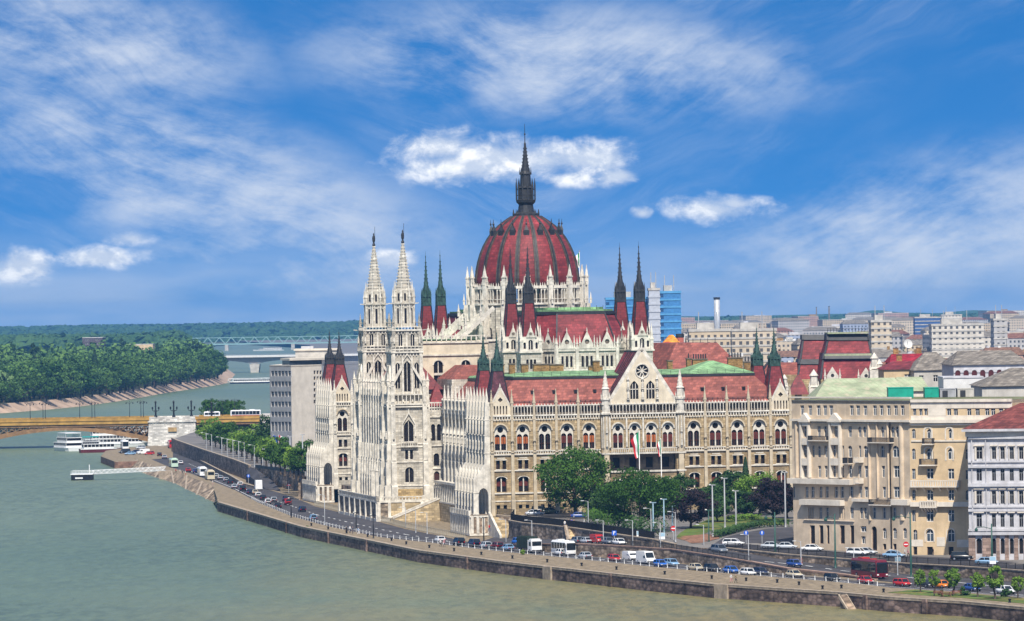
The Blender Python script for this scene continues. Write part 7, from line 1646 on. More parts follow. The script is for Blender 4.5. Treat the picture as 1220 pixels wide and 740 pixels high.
def car(kind, label, group=None):
 """x forward; lower shell lofted nose to tail, cabin above with glass all round"""
 P = {'hatch': (4.0, 1.7, 1.46, .62, -1.95, 1.0, -1.8), 'saloon': (4.5, 1.74, 1.42, .80, -1.62, .8, -1.2), 'estate': (4.55, 1.76, 1.5, .75, -2.2, .9, -2.05), 'jeep': (4.5, 1.85, 1.78, .95, -2.2, .95, -2.1)}[kind]
 L, W, H, xw, xr, tx0, tx1 = P; o = thing('parked_car', label, 'car', (0, 0, 0), 0, group); belt = H * .62; mb = MB(); secs = []
 for x, zt, zb, wk in ((-L / 2, belt * .78, .42, .80), (-L / 2 + .12, belt * .97, .28, .93), (-L / 2 + .7, belt, .2, 1.0), (0, belt, .18, 1.0), (xw + .25, belt * .97, .18, 1.0), (L / 2 - .75, belt * .86, .2, .98), (L / 2 - .2, belt * .74, .26, .90), (L / 2, belt * .55, .40, .74)):
  w = W / 2 * wk; secs.append([(x, -w, zb + .08), (x, -w * 1.0, (zb + zt) * .52), (x, -w * .97, zt - .06), (x, -w * .86, zt), (x, w * .86, zt), (x, w * .97, zt - .06), (x, w, (zb + zt) * .52), (x, w, zb + .08), (x, w * .8, zb), (x, -w * .8, zb)])
 loft(mb, secs, M_BODY); w0, w1 = W / 2 * .88, W / 2 * .70
 mb.mesh([(tx0 - .45, -w1, H), (tx0 - .45, w1, H), (tx1 + .25, w1, H), (tx1 + .25, -w1, H), (tx0 - .32, -w1 - .04, H - .06), (tx0 - .32, w1 + .04, H - .06), (tx1 + .12, w1 + .04, H - .06), (tx1 + .12, -w1 - .04, H - .06)], [(0, 1, 2, 3), (0, 4, 5, 1), (1, 5, 6, 2), (2, 6, 7, 3), (3, 7, 4, 0)], M_BODY)
 for x0, x1 in ((xw + .42, tx0 - .34), (-.35, -.38), (xr, tx1 + .14)):
  for s in (-1, 1): mb.bar((x0, s * w0, belt - .04), (x1, s * (w1 + .03), H - .05), .09, M_BODY)
 link('body', mb.data('body'), o)
 g = MB(); e = .012
 g.mesh([(xw + .4, -w0 + e, belt - .05), (xw + .4, w0 - e, belt - .05), (xr, w0 - e, belt - .05), (xr, -w0 + e, belt - .05), (tx0 - .34, -w1, H - .05), (tx0 - .34, w1, H - .05), (tx1 + .14, w1, H - .05), (tx1 + .14, -w1, H - .05)], [(0, 1, 5, 4), (1, 2, 6, 5), (2, 3, 7, 6), (3, 0, 4, 7)], M_CGL); link('window_glass', g.data('window_glass'), o)
 add_wheels(o, (L / 2 - .82, -L / 2 + .78), W)
 for s in (-1, 1):
  h = MB(); h.box(L / 2 - .16, L / 2 - .02, s * W * .34 - .17, s * W * .34 + .17, belt * .52, belt * .68, M_LAMP); link('headlight', h.data('headlight'), o)
  h = MB(); h.box(-L / 2 - .01, -L / 2 + .1, s * W * .36 - .12, s * W * .36 + .12, belt * .62, belt * .86, M_TAIL); link('tail_light', h.data('tail_light'), o)
 h = MB(); h.box(L / 2 - .06, L / 2 + .04, -W * .36, W * .36, .3, .45, M_PLAST); h.box(-L / 2 - .04, -L / 2 + .06, -W * .38, W * .38, .34, .5, M_PLAST); link('bumper', h.data('bumper'), o)
 return o
M_BODY = PA['white']
def van(label, L=5.4, W=2.0, H=2.5, m=None, high=True):
 m = m or PA['white']; o = thing('delivery_van', label, 'van'); mb = MB(); xn = L / 2
 P = [(-xn, .45), (-xn, H - .1), (-xn + .15, H), (xn - 1.55, H), (xn - 1.3, H - .12), (xn - .62, 1.25), (xn - .1, 1.0), (xn, .75), (xn, .4), (-xn, .35)]
 n = len(P); mb.mesh([(x, -W / 2 * (1 if z < 1.3 else .94), z) for x, z in P] + [(x, W / 2 * (1 if z < 1.3 else .94), z) for x, z in P], [tuple(range(n)), tuple(range(2 * n - 1, n - 1, -1))] + [(i, (i + 1) % n, n + (i + 1) % n, n + i) for i in range(n)], m); link('body', mb.data('body'), o)
 g = MB(); g.mesh([(xn - .60, -W * .43, 1.28), (xn - .60, W * .43, 1.28), (xn - 1.24, W * .41, H - .2), (xn - 1.24, -W * .41, H - .2)], [(0, 1, 2, 3)], M_CGL)
 for s in (-1, 1): g.mesh([(xn - .85, s * (W * .5 + .005), 1.25), (xn - 1.3, s * (W * .475 + .005), H - .45), (xn - 2.0, s * (W * .475 + .005), H - .45), (xn - 2.0, s * (W * .5 + .005), 1.25)], [(0, 1, 2, 3)], M_CGL)
 for v in g.v: pass
 link('window_glass', g.data('window_glass'), o); add_wheels(o, (xn - .95, -xn + 1.05), W, .35)
 for s in (-1, 1): h = MB(); h.box(xn - .1, xn + .02, s * W * .36 - .17, s * W * .36 + .17, .78, .98, M_LAMP); link('headlight', h.data('headlight'), o)
 h = MB(); h.box(xn - .05, xn + .06, -W * .46, W * .46, .35, .62, M_PLAST); link('bumper', h.data('bumper'), o); return o
def bus(label, L=11.5, W=2.5, H=3.3, m=None, glass=M_CGL, band=None, name='coach', roof=None):
 m = m or PA['white']; o = thing(name, label, 'bus'); mb = MB(); x = L / 2; ring = lambda xx, k, zt: [(xx, -W / 2 * k, .4), (xx, -W / 2 * k, zt - .35), (xx, -W / 2 * k + .3, zt), (xx, W / 2 * k - .3, zt), (xx, W / 2 * k, zt - .35), (xx, W / 2 * k, .4)]
 loft(mb, [ring(-x, .94, H - .15), ring(-x + .25, 1, H), ring(x - .6, 1, H), ring(x - .1, .97, H - .25), ring(x - .02, .92, H - .45)], m, False); link('body', mb.data('body'), o)
 g = MB()
 for s in (-1, 1): g.box(-x + .4, x - .55, s * (W / 2 + .006) - .012, s * (W / 2 + .006) + .012, 1.35, H - .45, glass)
 g.mesh([(x + .05, -W * .43, 1.2), (x + .05, W * .43, 1.2), (x + .02, W * .44, H - .7), (x - .02, W * .44, H - .42), (x - .02, -W * .44, H - .42), (x + .02, -W * .44, H - .7)], [(0, 1, 2, 5), (5, 2, 3, 4)], glass); g.box(-x - .02, -x + .02, -W * .4, W * .4, 1.7, H - .5, glass); link('window_glass', g.data('window_glass'), o)
 p = MB(); n = int(L / 1.5)
 for s in (-1, 1):
  for i in range(1, n): p.box(-x + .4 + i * (L - 1) / n - .05, -x + .4 + i * (L - 1) / n + .05, s * (W / 2 + .02) - .01, s * (W / 2 + .02) + .01, 1.35, H - .45, m if glass is M_CGL and m is not PA['wine'] else M_CGL)
 link('window_post', p.data('window_post'), o)
 if band:
  b = MB()
  for s in (-1, 1): b.box(-x + .3, x - .6, s * (W / 2 + .008) - .012, s * (W / 2 + .008) + .012, .75, 1.15, band)
  link('side_stripe', b.data('side_stripe'), o)
 r = MB(); r.box(-x * .6, -x * .25, -W * .3, W * .3, H, H + .22, roof or m); r.box(x * .2, x * .35, -W * .25, W * .25, H, H + .12, roof or m); link('roof_hatch', r.data('roof_hatch'), o)
 add_wheels(o, (x - 2.4, -x + 2.9), W, .5, .3)
 for s in (-1, 1): h = MB(); h.box(x - .05, x + .03, s * W * .36 - .18, s * W * .36 + .18, .7, .95, M_LAMP); link('headlight', h.data('headlight'), o); h = MB(); h.bar((x - .1, s * W * .48, H - .6), (x + .25, s * (W * .5 + .15), H - .9), .07, M_PLAST); h.cbox(x + .25, s * (W * .5 + .15), .1, .2, H - 1.35, H - .9, M_PLAST); link('mirror', h.data('mirror'), o)
 return o
def lorry(label):
 o = thing('lorry', label, 'lorry'); mb = MB(); W = 2.5
 mb.box(1.6, 3.6, -W / 2, W / 2, .6, 2.9, PA['white']); mb.mesh([(3.6, -W / 2, .6), (3.6, W / 2, .6), (3.6, W / 2, 2.9), (3.6, -W / 2, 2.9), (3.85, -W / 2 + .05, .6), (3.85, W / 2 - .05, .6), (3.7, W / 2 - .1, 2.7), (3.7, -W / 2 + .1, 2.7)], [(4, 5, 6, 7), (0, 4, 7, 3), (1, 2, 6, 5), (3, 7, 6, 2)], PA['white']); mb.box(2.0, 3.3, -1, 1, 2.9, 3.15, PA['white']); link('cab', mb.data('cab'), o)
 g = MB(); g.mesh([(3.82, -1.1, 1.65), (3.82, 1.1, 1.65), (3.74, 1.08, 2.6), (3.74, -1.08, 2.6)], [(0, 1, 2, 3)], M_CGL)
 for s in (-1, 1): g.box(2.3, 3.4, s * 1.255 - .01, s * 1.255 + .01, 1.6, 2.5, M_CGL)
 link('window_glass', g.data('window_glass'), o); mb = MB(); m = mat('dark_green_tarpaulin', (.02, .035, .025), var=.2); mb.box(-4.2, 1.4, -1.25, 1.25, .95, 1.15, M_PLAST); mb.box(-4.2, 1.4, -1.25, 1.25, 1.15, 3.5, m)
 for i in range(7): mb.box(-4.2 + i * .92 - .05, -4.2 + i * .92 + .05, -1.3, 1.3, 1.1, 3.54, m)
 link('load_bed', mb.data('load_bed'), o); add_wheels(o, (2.7, -2.4, -3.3), 2.4, .5, .3)
 for s in (-1, 1): h = MB(); h.box(3.8, 3.9, s * .9 - .15, s * .9 + .15, .8, 1.0, M_LAMP); link('headlight', h.data('headlight'), o)
 mb = MB(); mb.box(3.65, 3.95, -1.2, 1.2, .45, .75, M_PLAST); link('bumper', mb.data('bumper'), o); return o
def interp(pts, px):
 for i in range(len(pts) - 1):
  if pts[i][0] <= px <= pts[i + 1][0]: t = (px - pts[i][0]) / (pts[i + 1][0] - pts[i][0]); return pts[i][1] + t * (pts[i + 1][1] - pts[i][1])
 return pts[-1][1]
def zmid(px):
 """height of the middle road under a given photo column"""
 c = [(560, -5.05), (596, -4.75), (640, -3.55), (691, -2.7), (745, -2.52), (800, -2.48), (850, -2.72), (895, -3.25), (940, -3.85), (1007, -4.55), (1044, -4.93), (1090, -5.03), (1400, -5.04)]
 return interp(c, px)
def road_dir(px, py, z, line):
 a, b = G(px - 12, interp(line, px - 12), z), G(px + 12, interp(line, px + 12), z); return math.atan2(b.y - a.y, b.x - a.x)
PROTO = {}
for k in ('hatch', 'saloon', 'estate', 'jeep'): PROTO[k] = car(k, 'x')
USEDP = set()
PL2 = [(p[0], p[1]) for p in PP]
def place(kind, col, px, py, lev, label, flip=False, turn=None, group=None):
 z = {'low': ZR, 'quay': ZQ, 'mid': zmid(px)}.get(lev, lev if not isinstance(lev, str) else 0)
 if lev == 'up':
  q = G(px, py, -1)
  for _ in range(8): q = G(px, py, zU(q.x, q.y))
  z = q.z + .05
 q = G(px, py, z + .02); rz = road_dir(px, py, z, PL2) if turn is None else turn
 if flip: rz += math.pi
 src = PROTO[kind]
 if kind not in USEDP and col == 'white': USEDP.add(kind); src.location = q; src.rotation_euler = (0, 0, rz); src['label'] = label; (group and src.__setitem__('group', group)); return src
 return dup(src, q, rz, label, group, {PA['white']: PA[col]} if col != 'white' else None)
CG = [('hatch', 'red', 1075, 698.5, 'low', 'red hatchback behind the maroon coach on the riverside road'), ('saloon', 'black', 1102, 699.5, 'low', 'black saloon half hidden by the small quay trees'), ('hatch', 'orange', 1122, 700.5, 'low', 'bright orange hatchback seen between the small quay trees'), ('saloon', 'blue', 1158, 704.2, 'low', 'blue saloon beyond the third small quay tree'), ('estate', 'white', 1198, 707.5, 'low', 'white estate car behind the last small quay trees'),
      ('saloon', 'beige', 946, 687.6, 'low', 'cream saloon parked below the dark blue hatchback'), ('hatch', 'black', 991.5, 692, 'low', 'black hatchback alone on the riverside road before the coach'), ('saloon', 'red', 1031, 695, 'low', 'low red saloon beneath the maroon coach'),
      ('hatch', 'bright', 787, 675.2, 'low', 'bright blue hatchback next to the white vans'), ('estate', 'sky', 800, 674.4, 'low', 'pale blue estate car behind the bright blue hatchback'), ('saloon', 'beige', 829, 679.5, 'low', 'gold beige saloon in the riverside queue'), ('estate', 'black', 848.5, 680.5, 'low', 'black estate car following the gold beige saloon'), ('saloon', 'bright', 871, 682.8, 'low', 'vivid blue saloon in the riverside queue, ahead of the white hatchback'), ('hatch', 'white', 891.5, 685.6, 'low', 'white hatchback by the couple on the quay'), ('hatch', 'navy', 906.5, 684.6, 'low', 'dark navy hatchback right of the white hatchback'),
      ('hatch', 'red', 732, 668.6, 'low', 'red hatchback left of the white vans'), ('saloon', 'silver', 697, 665.4, 'low', 'silver blue saloon right of the white minibus'), ('hatch', 'white', 668, 661.6, 'low', 'white hatchback close in front of the white minibus'),
      ('saloon', 'white', 524, 646, 'low', 'white saloon at the left end of the riverside queue'), ('jeep', 'black', 546.5, 649.6, 'low', 'black off-roader in the riverside queue'), ('jeep', 'navy', 564.5, 651.2, 'low', 'dark navy off-roader ahead of the silver hatchback'), ('hatch', 'silver', 578.5, 653, 'low', 'silver hatchback between the off-roader and the wine red car'), ('hatch', 'wine', 592.5, 653.5, 'low', 'wine red hatchback left of the pale blue saloon'), ('saloon', 'sky', 605, 655.8, 'low', 'pale blue saloon left of the green lorry'), ('hatch', 'bright', 616.5, 648.4, 'mid', 'bright blue hatchback half hidden behind the green lorry'),
      ('estate', 'grey', 687, 647.4, 'mid', 'grey blue estate at the foot of the yellow steps'), ('saloon', 'silver', 698.5, 647.6, 'mid', 'silver saloon parked left of the red van'), ('estate', 'grey', 724.5, 648.3, 'mid', 'grey estate parked right of the red van'), ('saloon', 'white', 738, 649.2, 'mid', 'white saloon, last parked on the middle road'),
      ('jeep', 'grey', 857, 658.8, 'mid', 'grey people carrier driving on the middle road at the tram crossing'), ('hatch', 'blue', 946.5, 675.2, 'mid', 'rounded dark blue hatchback on the middle road')]
for c_ in CG: place(*c_[:6], flip=(c_[2] < 700), group='cars along the river')
for kind, col, px, py, turn, label in (('estate', 'white', 874, 650.2, -.25, 'white estate with yellow side stripe on the curved street'), ('saloon', 'silver', 919, 653.5, -.12, 'silver saloon, left of the pair before the apartments'), ('saloon', 'silver', 937, 654, -.12, 'silver saloon, right of the pair before the apartments'), ('saloon', 'white', 968, 656.6, -.3, 'white saloon by the tall shop openings'), ('estate', 'white', 1022, 661.5, -.5, 'white estate parked near the arched portal'), ('saloon', 'silver', 1032, 660.6, -.5, 'silver saloon tucked behind the white estate'), ('saloon', 'sky', 1065, 664.4, -.4, 'pale blue saloon parked by the no entry sign'), ('jeep', 'black', 1146, 667.6, -.1, 'long black off-roader parked at the yellow house corner'), ('saloon', 'sky', 1175.5, 672.5, -.2, 'pale blue saloon outside the grey white corner house'),
                                       ('saloon', 'silver', 637, 614.2, .1, 'silver saloon behind the black fence by the parliament'), ('jeep', 'black', 644, 611.6, .1, 'black off-roader parked against the parliament wall'), ('saloon', 'olive', 655.5, 611.8, .1, 'olive saloon by the parliament, left of the big tree'), ('saloon', 'blue', 691, 617.2, .05, 'blue saloon in the shade of the big tree')):
 place(kind, col, px, py, 'up', label, turn=turn, group='cars on the upper streets')
LEFT = [('hatch', 'sky', 373, 619.8, 'pale blue hatchback alone on the bend below the far pavilion'), ('saloon', 'black', 331, 605.2, 'black saloon leading the traffic on the bend'), ('hatch', 'white', 319, 600.4, 'white hatchback in front of the black saloon on the bend'), ('saloon', 'black', 313.2, 595.4, 'black saloon between two white hatchbacks'), ('hatch', 'white', 307.5, 592.4, 'white hatchback beside the white high van'), ('saloon', 'navy', 297.6, 588.6, 'navy saloon left of the white high van'), ('jeep', 'black', 289.2, 585.2, 'black off-roader in the oncoming lane'), ('saloon', 'silver', 279, 582.3, 'silver saloon left of the black off-roader'), ('hatch', 'silver', 269.2, 574, 'silver hatchback behind the cream bus'), ('saloon', 'silver', 262.5, 571.5, 'silver saloon next to the cream bus'), ('hatch', 'white', 257, 569.4, 'white hatchback beside the rear of the cream bus'), ('saloon', 'red', 224, 562.4, 'small red saloon near the people on the bank'), ('saloon', 'silver', 196, 546.6, 'silver saloon left of the green white bus'), ('jeep', 'red', 343, 601.6, 'red off-roader on the inner lane of the bend'), ('hatch', 'navy', 340.5, 597, 'navy hatchback just beyond the red off-roader')]
LEFT += [('saloon', 'grey', 245, 566.6, 'grey saloon between the white bus and the cream bus'), ('hatch', 'blue', 233, 563.6, 'blue hatchback behind the white bus'), ('saloon', 'white', 215, 553.5, 'white saloon right of the green white bus'), ('hatch', 'black', 190, 543.5, 'black hatchback before the stone jetty'), ('saloon', 'beige', 304, 589.2, 'beige saloon right of the black off-roader'), ('hatch', 'silver', 326, 598.2, 'silver hatchback in the inner lane before the bend'), ('estate', 'navy', 360, 609.6, 'navy estate in the inner lane past the red off-roader'), ('hatch', 'white', 286, 579.6, 'white hatchback in the inner lane near the ramp'), ('saloon', 'black', 274, 576.4, 'black saloon in the inner lane near the ramp')]
for kind, col, px, py, lab in LEFT: place(kind, col, px, py, 'low', lab, flip=True, group='traffic on the riverside bend')
for kind, col, px, py, lab in (('jeep', 'black', 148.5, 540.2, 'black off-roader parked on the stone jetty'), ('saloon', 'sky', 155, 542, 'pale blue saloon parked on the stone jetty'), ('saloon', 'navy', 161.8, 540.2, 'navy saloon parked between blue car and white van'), ('hatch', 'red', 177.6, 542, 'red hatchback at the right end of the jetty'), ('hatch', 'silver', 167.5, 535, 'silver hatchback at the back of the jetty')): place(kind, col, px, py, ZQ - .03, lab, turn=R(200), group='cars parked on the jetty')
def setv(o, px, py, lev, flip=False, turn=None, line=PL2):
 z = {'low': ZR, 'mid': zmid(px)}.get(lev, lev); q = G(px, py, z + .02); o.location = q; o.rotation_euler = (0, 0, (road_dir(px, py, z, line) if turn is None else turn) + (math.pi if flip else 0))
o = van('small white panel van left of the larger one on the riverside road', 4.6, 1.85, 2.0); setv(o, 751, 668.2, 'low'); o = van('large white delivery van on the riverside road', 5.9, 2.05, 2.55); setv(o, 769.5, 671.5, 'low')
o = van('white high roofed van at the foot of the ramp', 5.4, 2.1, 3.0); setv(o, 307.8, 583.8, ZR, True); o = van('red van parked on the middle road below the steps', 4.4, 1.8, 2.0, PA['red']); setv(o, 711.8, 647.8, 'mid')
o = van('white van parked on the stone jetty', 4.8, 1.9, 2.1); setv(o, 170.5, 541.3, ZQ - .03, turn=R(200))
o = bus('maroon coach with dark windows below the apartment house', 12.5, 2.55, 3.6, PA['wine'], roof=PA['red']); setv(o, 1036, 688.2, 'mid')
o = bus('white minibus with large dark windows on the riverside road', 8.6, 2.35, 3.1, band=PA['silver'], name='minibus'); setv(o, 671.5, 661.0, 'low')
o = bus('cream bus among the oncoming traffic on the bend', 10.5, 2.5, 3.2, PA['beige']); setv(o, 250, 571.8, 'low', True); o = bus('white bus with green front near the bank', 10.5, 2.5, 3.2, PA['green']); setv(o, 206.8, 557.0, 'low', True)
o = bus('white bus half hidden behind the cream bus', 10, 2.5, 3.1); setv(o, 241, 567.6, 'low', True); o = bus('red bus coming out from under the bridge', 9, 2.5, 3.2, PA['red']); setv(o, 204.5, 534, 'low', True)
o = bus('white coach parked behind the cars on the jetty', 9, 2.6, 3.6); setv(o, 148.5, 535.2, ZQ - .03, turn=R(-80)); o = bus('white coach with red stripe crossing the yellow bridge', 13, 2.5, 3.3, band=PA['red']); o.location = (bx(292), DB_ + 5, zt_ + .06); o.rotation_euler = (0, 0, math.pi)
o = bus('short white bus on the bridge by the candelabra', 7, 2.3, 2.8); o.location = (bx(251.5), DB_ + 8, zt_ + .06)
o = lorry('lorry with dark green tarpaulin and white cab'); setv(o, 631.5, 658.6, 'low')
for k, pr in PROTO.items():
 if k not in USEDP:
  for ch in list(pr.children): bpy.data.objects.remove(ch)
  bpy.data.objects.remove(pr)

# ================================================================== street furniture
def rail_pts(px0, px1, line, z, step):
 a = []; n = 400
 P_ = [G(px0 + (px1 - px0) * i / n, interp(line, px0 + (px1 - px0) * i / n), z) for i in range(n + 1)]; acc = 0; a = [P_[0]]
 for p, q in zip(P_[:-1], P_[1:]):
  acc += (q - p).length
  if acc >= step: a.append(q); acc = 0
 return a
def guard_rail(px0, px1, label):
 o = thing('guard_rail', label, 'railing'); pts = rail_pts(px0, px1, PL2, ZQ, 4.2)
 if not hasattr(guard_rail, 'me'): mb = MB(); mb.cbox(0, 0, .15, .15, 0, .8, M_BWH); mb.cbox(0, 0, .2, .2, .8, .86, M_BWH); guard_rail.me = mb.data('post')
 for p in pts: link('post', guard_rail.me, o, p)
 mb = MB()
 for p, q in zip(pts[:-1], pts[1:]): mb.bar(p + Vector((0, 0, .7)), q + Vector((0, 0, .7)), .08, M_POLE)
 link('rail', mb.data('rail'), o)
guard_rail(300, 500, 'low rail on white posts along the bend of the quay'); guard_rail(508, 935, 'low rail on white posts between the quay and the queue of cars'); guard_rail(945, 1050, 'low rail on white posts beside the maroon coach')
def fence(pts, label, h=1.2, m=M_BLACK, every=2.4, bars=.3, name='iron_fence'):
 o = thing(name, label, 'fence'); pm = MB(); pm.cbox(0, 0, .14, .14, 0, h + .12, m); pme = pm.data('fence_post'); mb = MB()
 for a, b in zip(pts[:-1], pts[1:]):
  a, b = Vector(a), Vector(b); L = (b - a).length; n = max(1, int(L / every))
  for i in range(n): link('fence_post', pme, o, a.lerp(b, i / n))
  mb.bar(a + Vector((0, 0, h)), b + Vector((0, 0, h)), .07, m); mb.bar(a + Vector((0, 0, .15)), b + Vector((0, 0, .15)), .06, m); k = max(1, int(L / bars))
  for i in range(k): c = a.lerp(b, (i + .5) / k); mb.cbox(c.x, c.y, .06, .06, c.z + .1, c.z + h, m)
 link('fence_bars', mb.data('fence_bars'), o)
fence([p + Vector((0, .4, .2)) for p in UF[:8]], 'black iron fence on top of the wall below the parliament square', 1.5, M_BLACK, 3.6, .16)
fence([p + Vector((0, .4, .2)) for p in UF[10:]], 'black railing along the street of apartment houses', 1.1, M_BLACK, 3.0, .28)
fence([p + Vector((0, .2, .12)) for p in MO[4:8]], 'dark railing on the rubble wall above the white vans', 1.0, M_IRON, 2.8, .3)
fence(GL([(375, 602.4), (411, 610.6), (447, 619.2), (484, 629.2), (520, 636.4), (556, 643)], -5.02), 'thin post fence at the foot of the parliament terraces', 1.3, mat('pale_fence_paint', (.36, .33, .26), var=.1), 2.0, 2.0)
def pole_lamp(H, arm=1.1, m=M_POLE, name='street_lamp', head=True, r=.1):
 o = thing(name, 'x', 'street lamp'); mb = MB(); mb.tube([(0, 0, -.2), (0, 0, .8), (0, 0, H)], [r * 1.5, r * 1.1, r * .7], 7, m); link('post', mb.data('post'), o)
 mb = MB(); mb.tube([(0, 0, H - .3), (-arm * .4, 0, H + .05), (-arm, 0, H + .12)], r * .55, 5, m); mb.mesh([(-arm - .55, -.16, H + .05), (-arm + .2, -.16, H + .05), (-arm + .2, .16, H + .05), (-arm - .55, .16, H + .05), (-arm - .5, -.1, H + .26), (-arm + .15, -.1, H + .26), (-arm + .15, .1, H + .26), (-arm - .5, .1, H + .26)], [(3, 2, 1, 0), (4, 5, 6, 7), (0, 1, 5, 4), (1, 2, 6, 5), (2, 3, 7, 6), (3, 0, 4, 7)], M_POLE); link('lamp_head', mb.data('lamp_head'), o); return o
PLG = 'grey street lamps on the embankment'
LAMPS = [(701, 625.5, 597, 'up', 'grey lamp by the black fence in front of the big tree'), (719, 648.5, 620, 'mid', 'grey lamp by the parked cars on the middle road'), (743, 634, 602, 'up', 'grey lamp between the two broad trees'), (754, 650, 620, 'mid', 'grey lamp at the end of the parked row'), (776, 642, 606, 'up', 'grey lamp before the second broad tree'), (787, 653, 623, 'mid', 'short grey lamp left of the tram crossing'), (805, 645, 610, 'up', 'grey lamp beside the plum tree'), (838.7, 654, 630, 'mid', 'short grey lamp beside the grey people carrier'), (892, 667, 637, 'mid', 'grey lamp on the middle road right of the tram crossing'), (954.5, 675, 646, 'mid', 'grey lamp by the rounded dark blue hatchback'), (1017.5, 684.5, 653, 'mid', 'grey lamp in front of the maroon coach'), (1069.6, 686, 659, 'mid', 'grey lamp just past the maroon coach'),
         (387, 625, 590, ZQ, 'grey lamp with blue panel on the quay bend'), (483.5, 629, 607, -5.05, 'grey lamp below the river terrace'), (495.5, 634.5, 608, -5.05, 'grey lamp at the foot of the terrace stair'), (509, 636, 611, -5.05, 'grey lamp right of the terrace stair'), (603, 648, 619, -5.0, 'grey lamp below the curving wall'), (634, 648, 620, -4.3, 'grey lamp behind the green lorry')]
src = None
for px, py, pt, lev, lab in LAMPS:
 z = zmid(px) if lev == 'mid' else lev
 if lev == 'up':
  q = G(px, py, -1)
  for _ in range(8): q = G(px, py, zU(q.x, q.y))
  z = q.z
 q = G(px, py, z); H = max(5.0, ZH(px, pt, q.y) - z)
 if src is None: src = pole_lamp(8.0); src.location = q; src['label'] = lab; src['group'] = PLG; o = src
 else: o = dup(src, q, 0, lab, PLG)
 o.scale = (1, 1, H / 8.0)
av = [(239, 516), (245.5, 517.5), (257.7, 521), (264, 522.5), (270.6, 524), (277, 525.5), (283.7, 527), (295.4, 530.5), (305, 534), (312.5, 535.7), (318.5, 537.7), (326.3, 538.6), (333.6, 539.4), (341.7, 540.6), (348.5, 541.8), (356, 543.5)]
for i, (px, pt) in enumerate(av):
 k = next((j for j in range(len(UL) - 1) if A(px, 540, UL[j].y).x <= UL[j].x + 400 and True and (UL[j].x / UL[j].y) <= (px - 610) / F <= (UL[j + 1].x / UL[j + 1].y)), len(UL) - 2)
 a, b = UL[k], UL[k + 1]; t = max(0, min(1, ((px - 610) / F - a.x / a.y) / ((b.x / b.y) - (a.x / a.y)))); c = a.lerp(b, t); q = Vector((c.x + 1.2, c.y + 2.5, -.6))
 o = dup(src, q, 0, f'{ORD[i]} grey lamp from the bridge along the tree lined avenue', 'lamps along the avenue'); o.scale = (1.2, 1.2, max(.8, (ZH(px, pt, q.y) + .6) / 8.0))
def mast(px, py, pt, label, m=M_POLE, r=.17, lev='up', arm=0.0, head=True):
 z = zmid(px) if lev == 'mid' else lev
 if lev == 'up':
  q = G(px, py, -1)
  for _ in range(8): q = G(px, py, zU(q.x, q.y))
  z = q.z
 q = G(px, py, z); H = ZH(px, pt, q.y) - z; o = thing('tall_mast', label, 'pole', q); mb = MB(); mb.tube([(0, 0, -.3), (0, 0, 1), (0, 0, H)], [r * 1.35, r * 1.2, r * .75], 8, m); link('shaft', mb.data('shaft'), o)
 mb = MB()
 if arm: mb.tube([(0, 0, H - 1), (arm * .5, 0, H - .6), (arm, 0, H - .7)], .07, 5, m); mb.lathe(arm, 0, [(.12, H - .75), (.34, H - 1.1), (.3, H - 1.4), (.05, H - 1.5)], 8, m)
 else: mb.box(-.7, .7, -.12, .12, H - .08, H + .12, m); mb.box(-.75, -.35, -.2, .2, H + .08, H + .24, M_LAMP)
 link('lamp_arm', mb.data('lamp_arm'), o); return o
M_BPOLE = mat('blue_grey_pole', (.20, .30, .36), rough=.5, var=.1)
mast(849.5, 639.5, 578, 'tall pale lighting mast on the lawn, left of three'); mast(863.8, 629, 570, 'tall pale lighting mast on the lawn, middle of three'); mast(877, 626, 585, 'tall pale lighting mast on the lawn, shortest of three'); mast(936, 628, 563, 'tall pale lighting mast beside the beige apartment house')
mast(778.6, 640, 599, 'blue grey pole in front of the second broad tree', M_BPOLE); mast(791.4, 637, 595, 'blue grey pole left of the plum tree', M_BPOLE); mast(801.4, 634, 603, 'short blue grey pole before the plum tree trunk', M_BPOLE)
mast(923.8, 665, 610, 'green tram pole at the curved street', M_GPOLE, lev='mid', arm=-1.8); mast(995.4, 677, 612, 'green tram pole left of the maroon coach', M_GPOLE, lev='mid', arm=-1.8); mast(1085.6, 688, 611, 'green tram pole before the arched windows', M_GPOLE, lev='mid', arm=-3.2); mast(1182, 669, 624, 'green tram pole outside the grey white corner house', M_GPOLE, arm=-3.0); mast(844.8, 652, 608, 'slim green tram pole by the brick crossing', M_GPOLE, lev='mid', r=.12)
mast(346, 559, 520, 'tall grey tram mast, left of the pair by the far pavilion', M_POLE, r=.2); mast(361, 564, 518, 'tall grey tram mast, right of the pair by the far pavilion', M_POLE, r=.2); mast(424.5, 631, 611, 'dark lamp post on the riverside kerb below the terrace', M_BLACK, lev=ZQ, r=.12); mast(445, 641.5, 614, 'dark lamp post at the terrace corner', M_BLACK, lev=ZQ, r=.12); mast(347, 617, 594, 'dark lamp post on the quay bend', M_BLACK, lev=ZQ, r=.12); mast(576.5, 645, 617, 'dark lamp post by the corner steps', M_BLACK, lev=-5.0, r=.12)
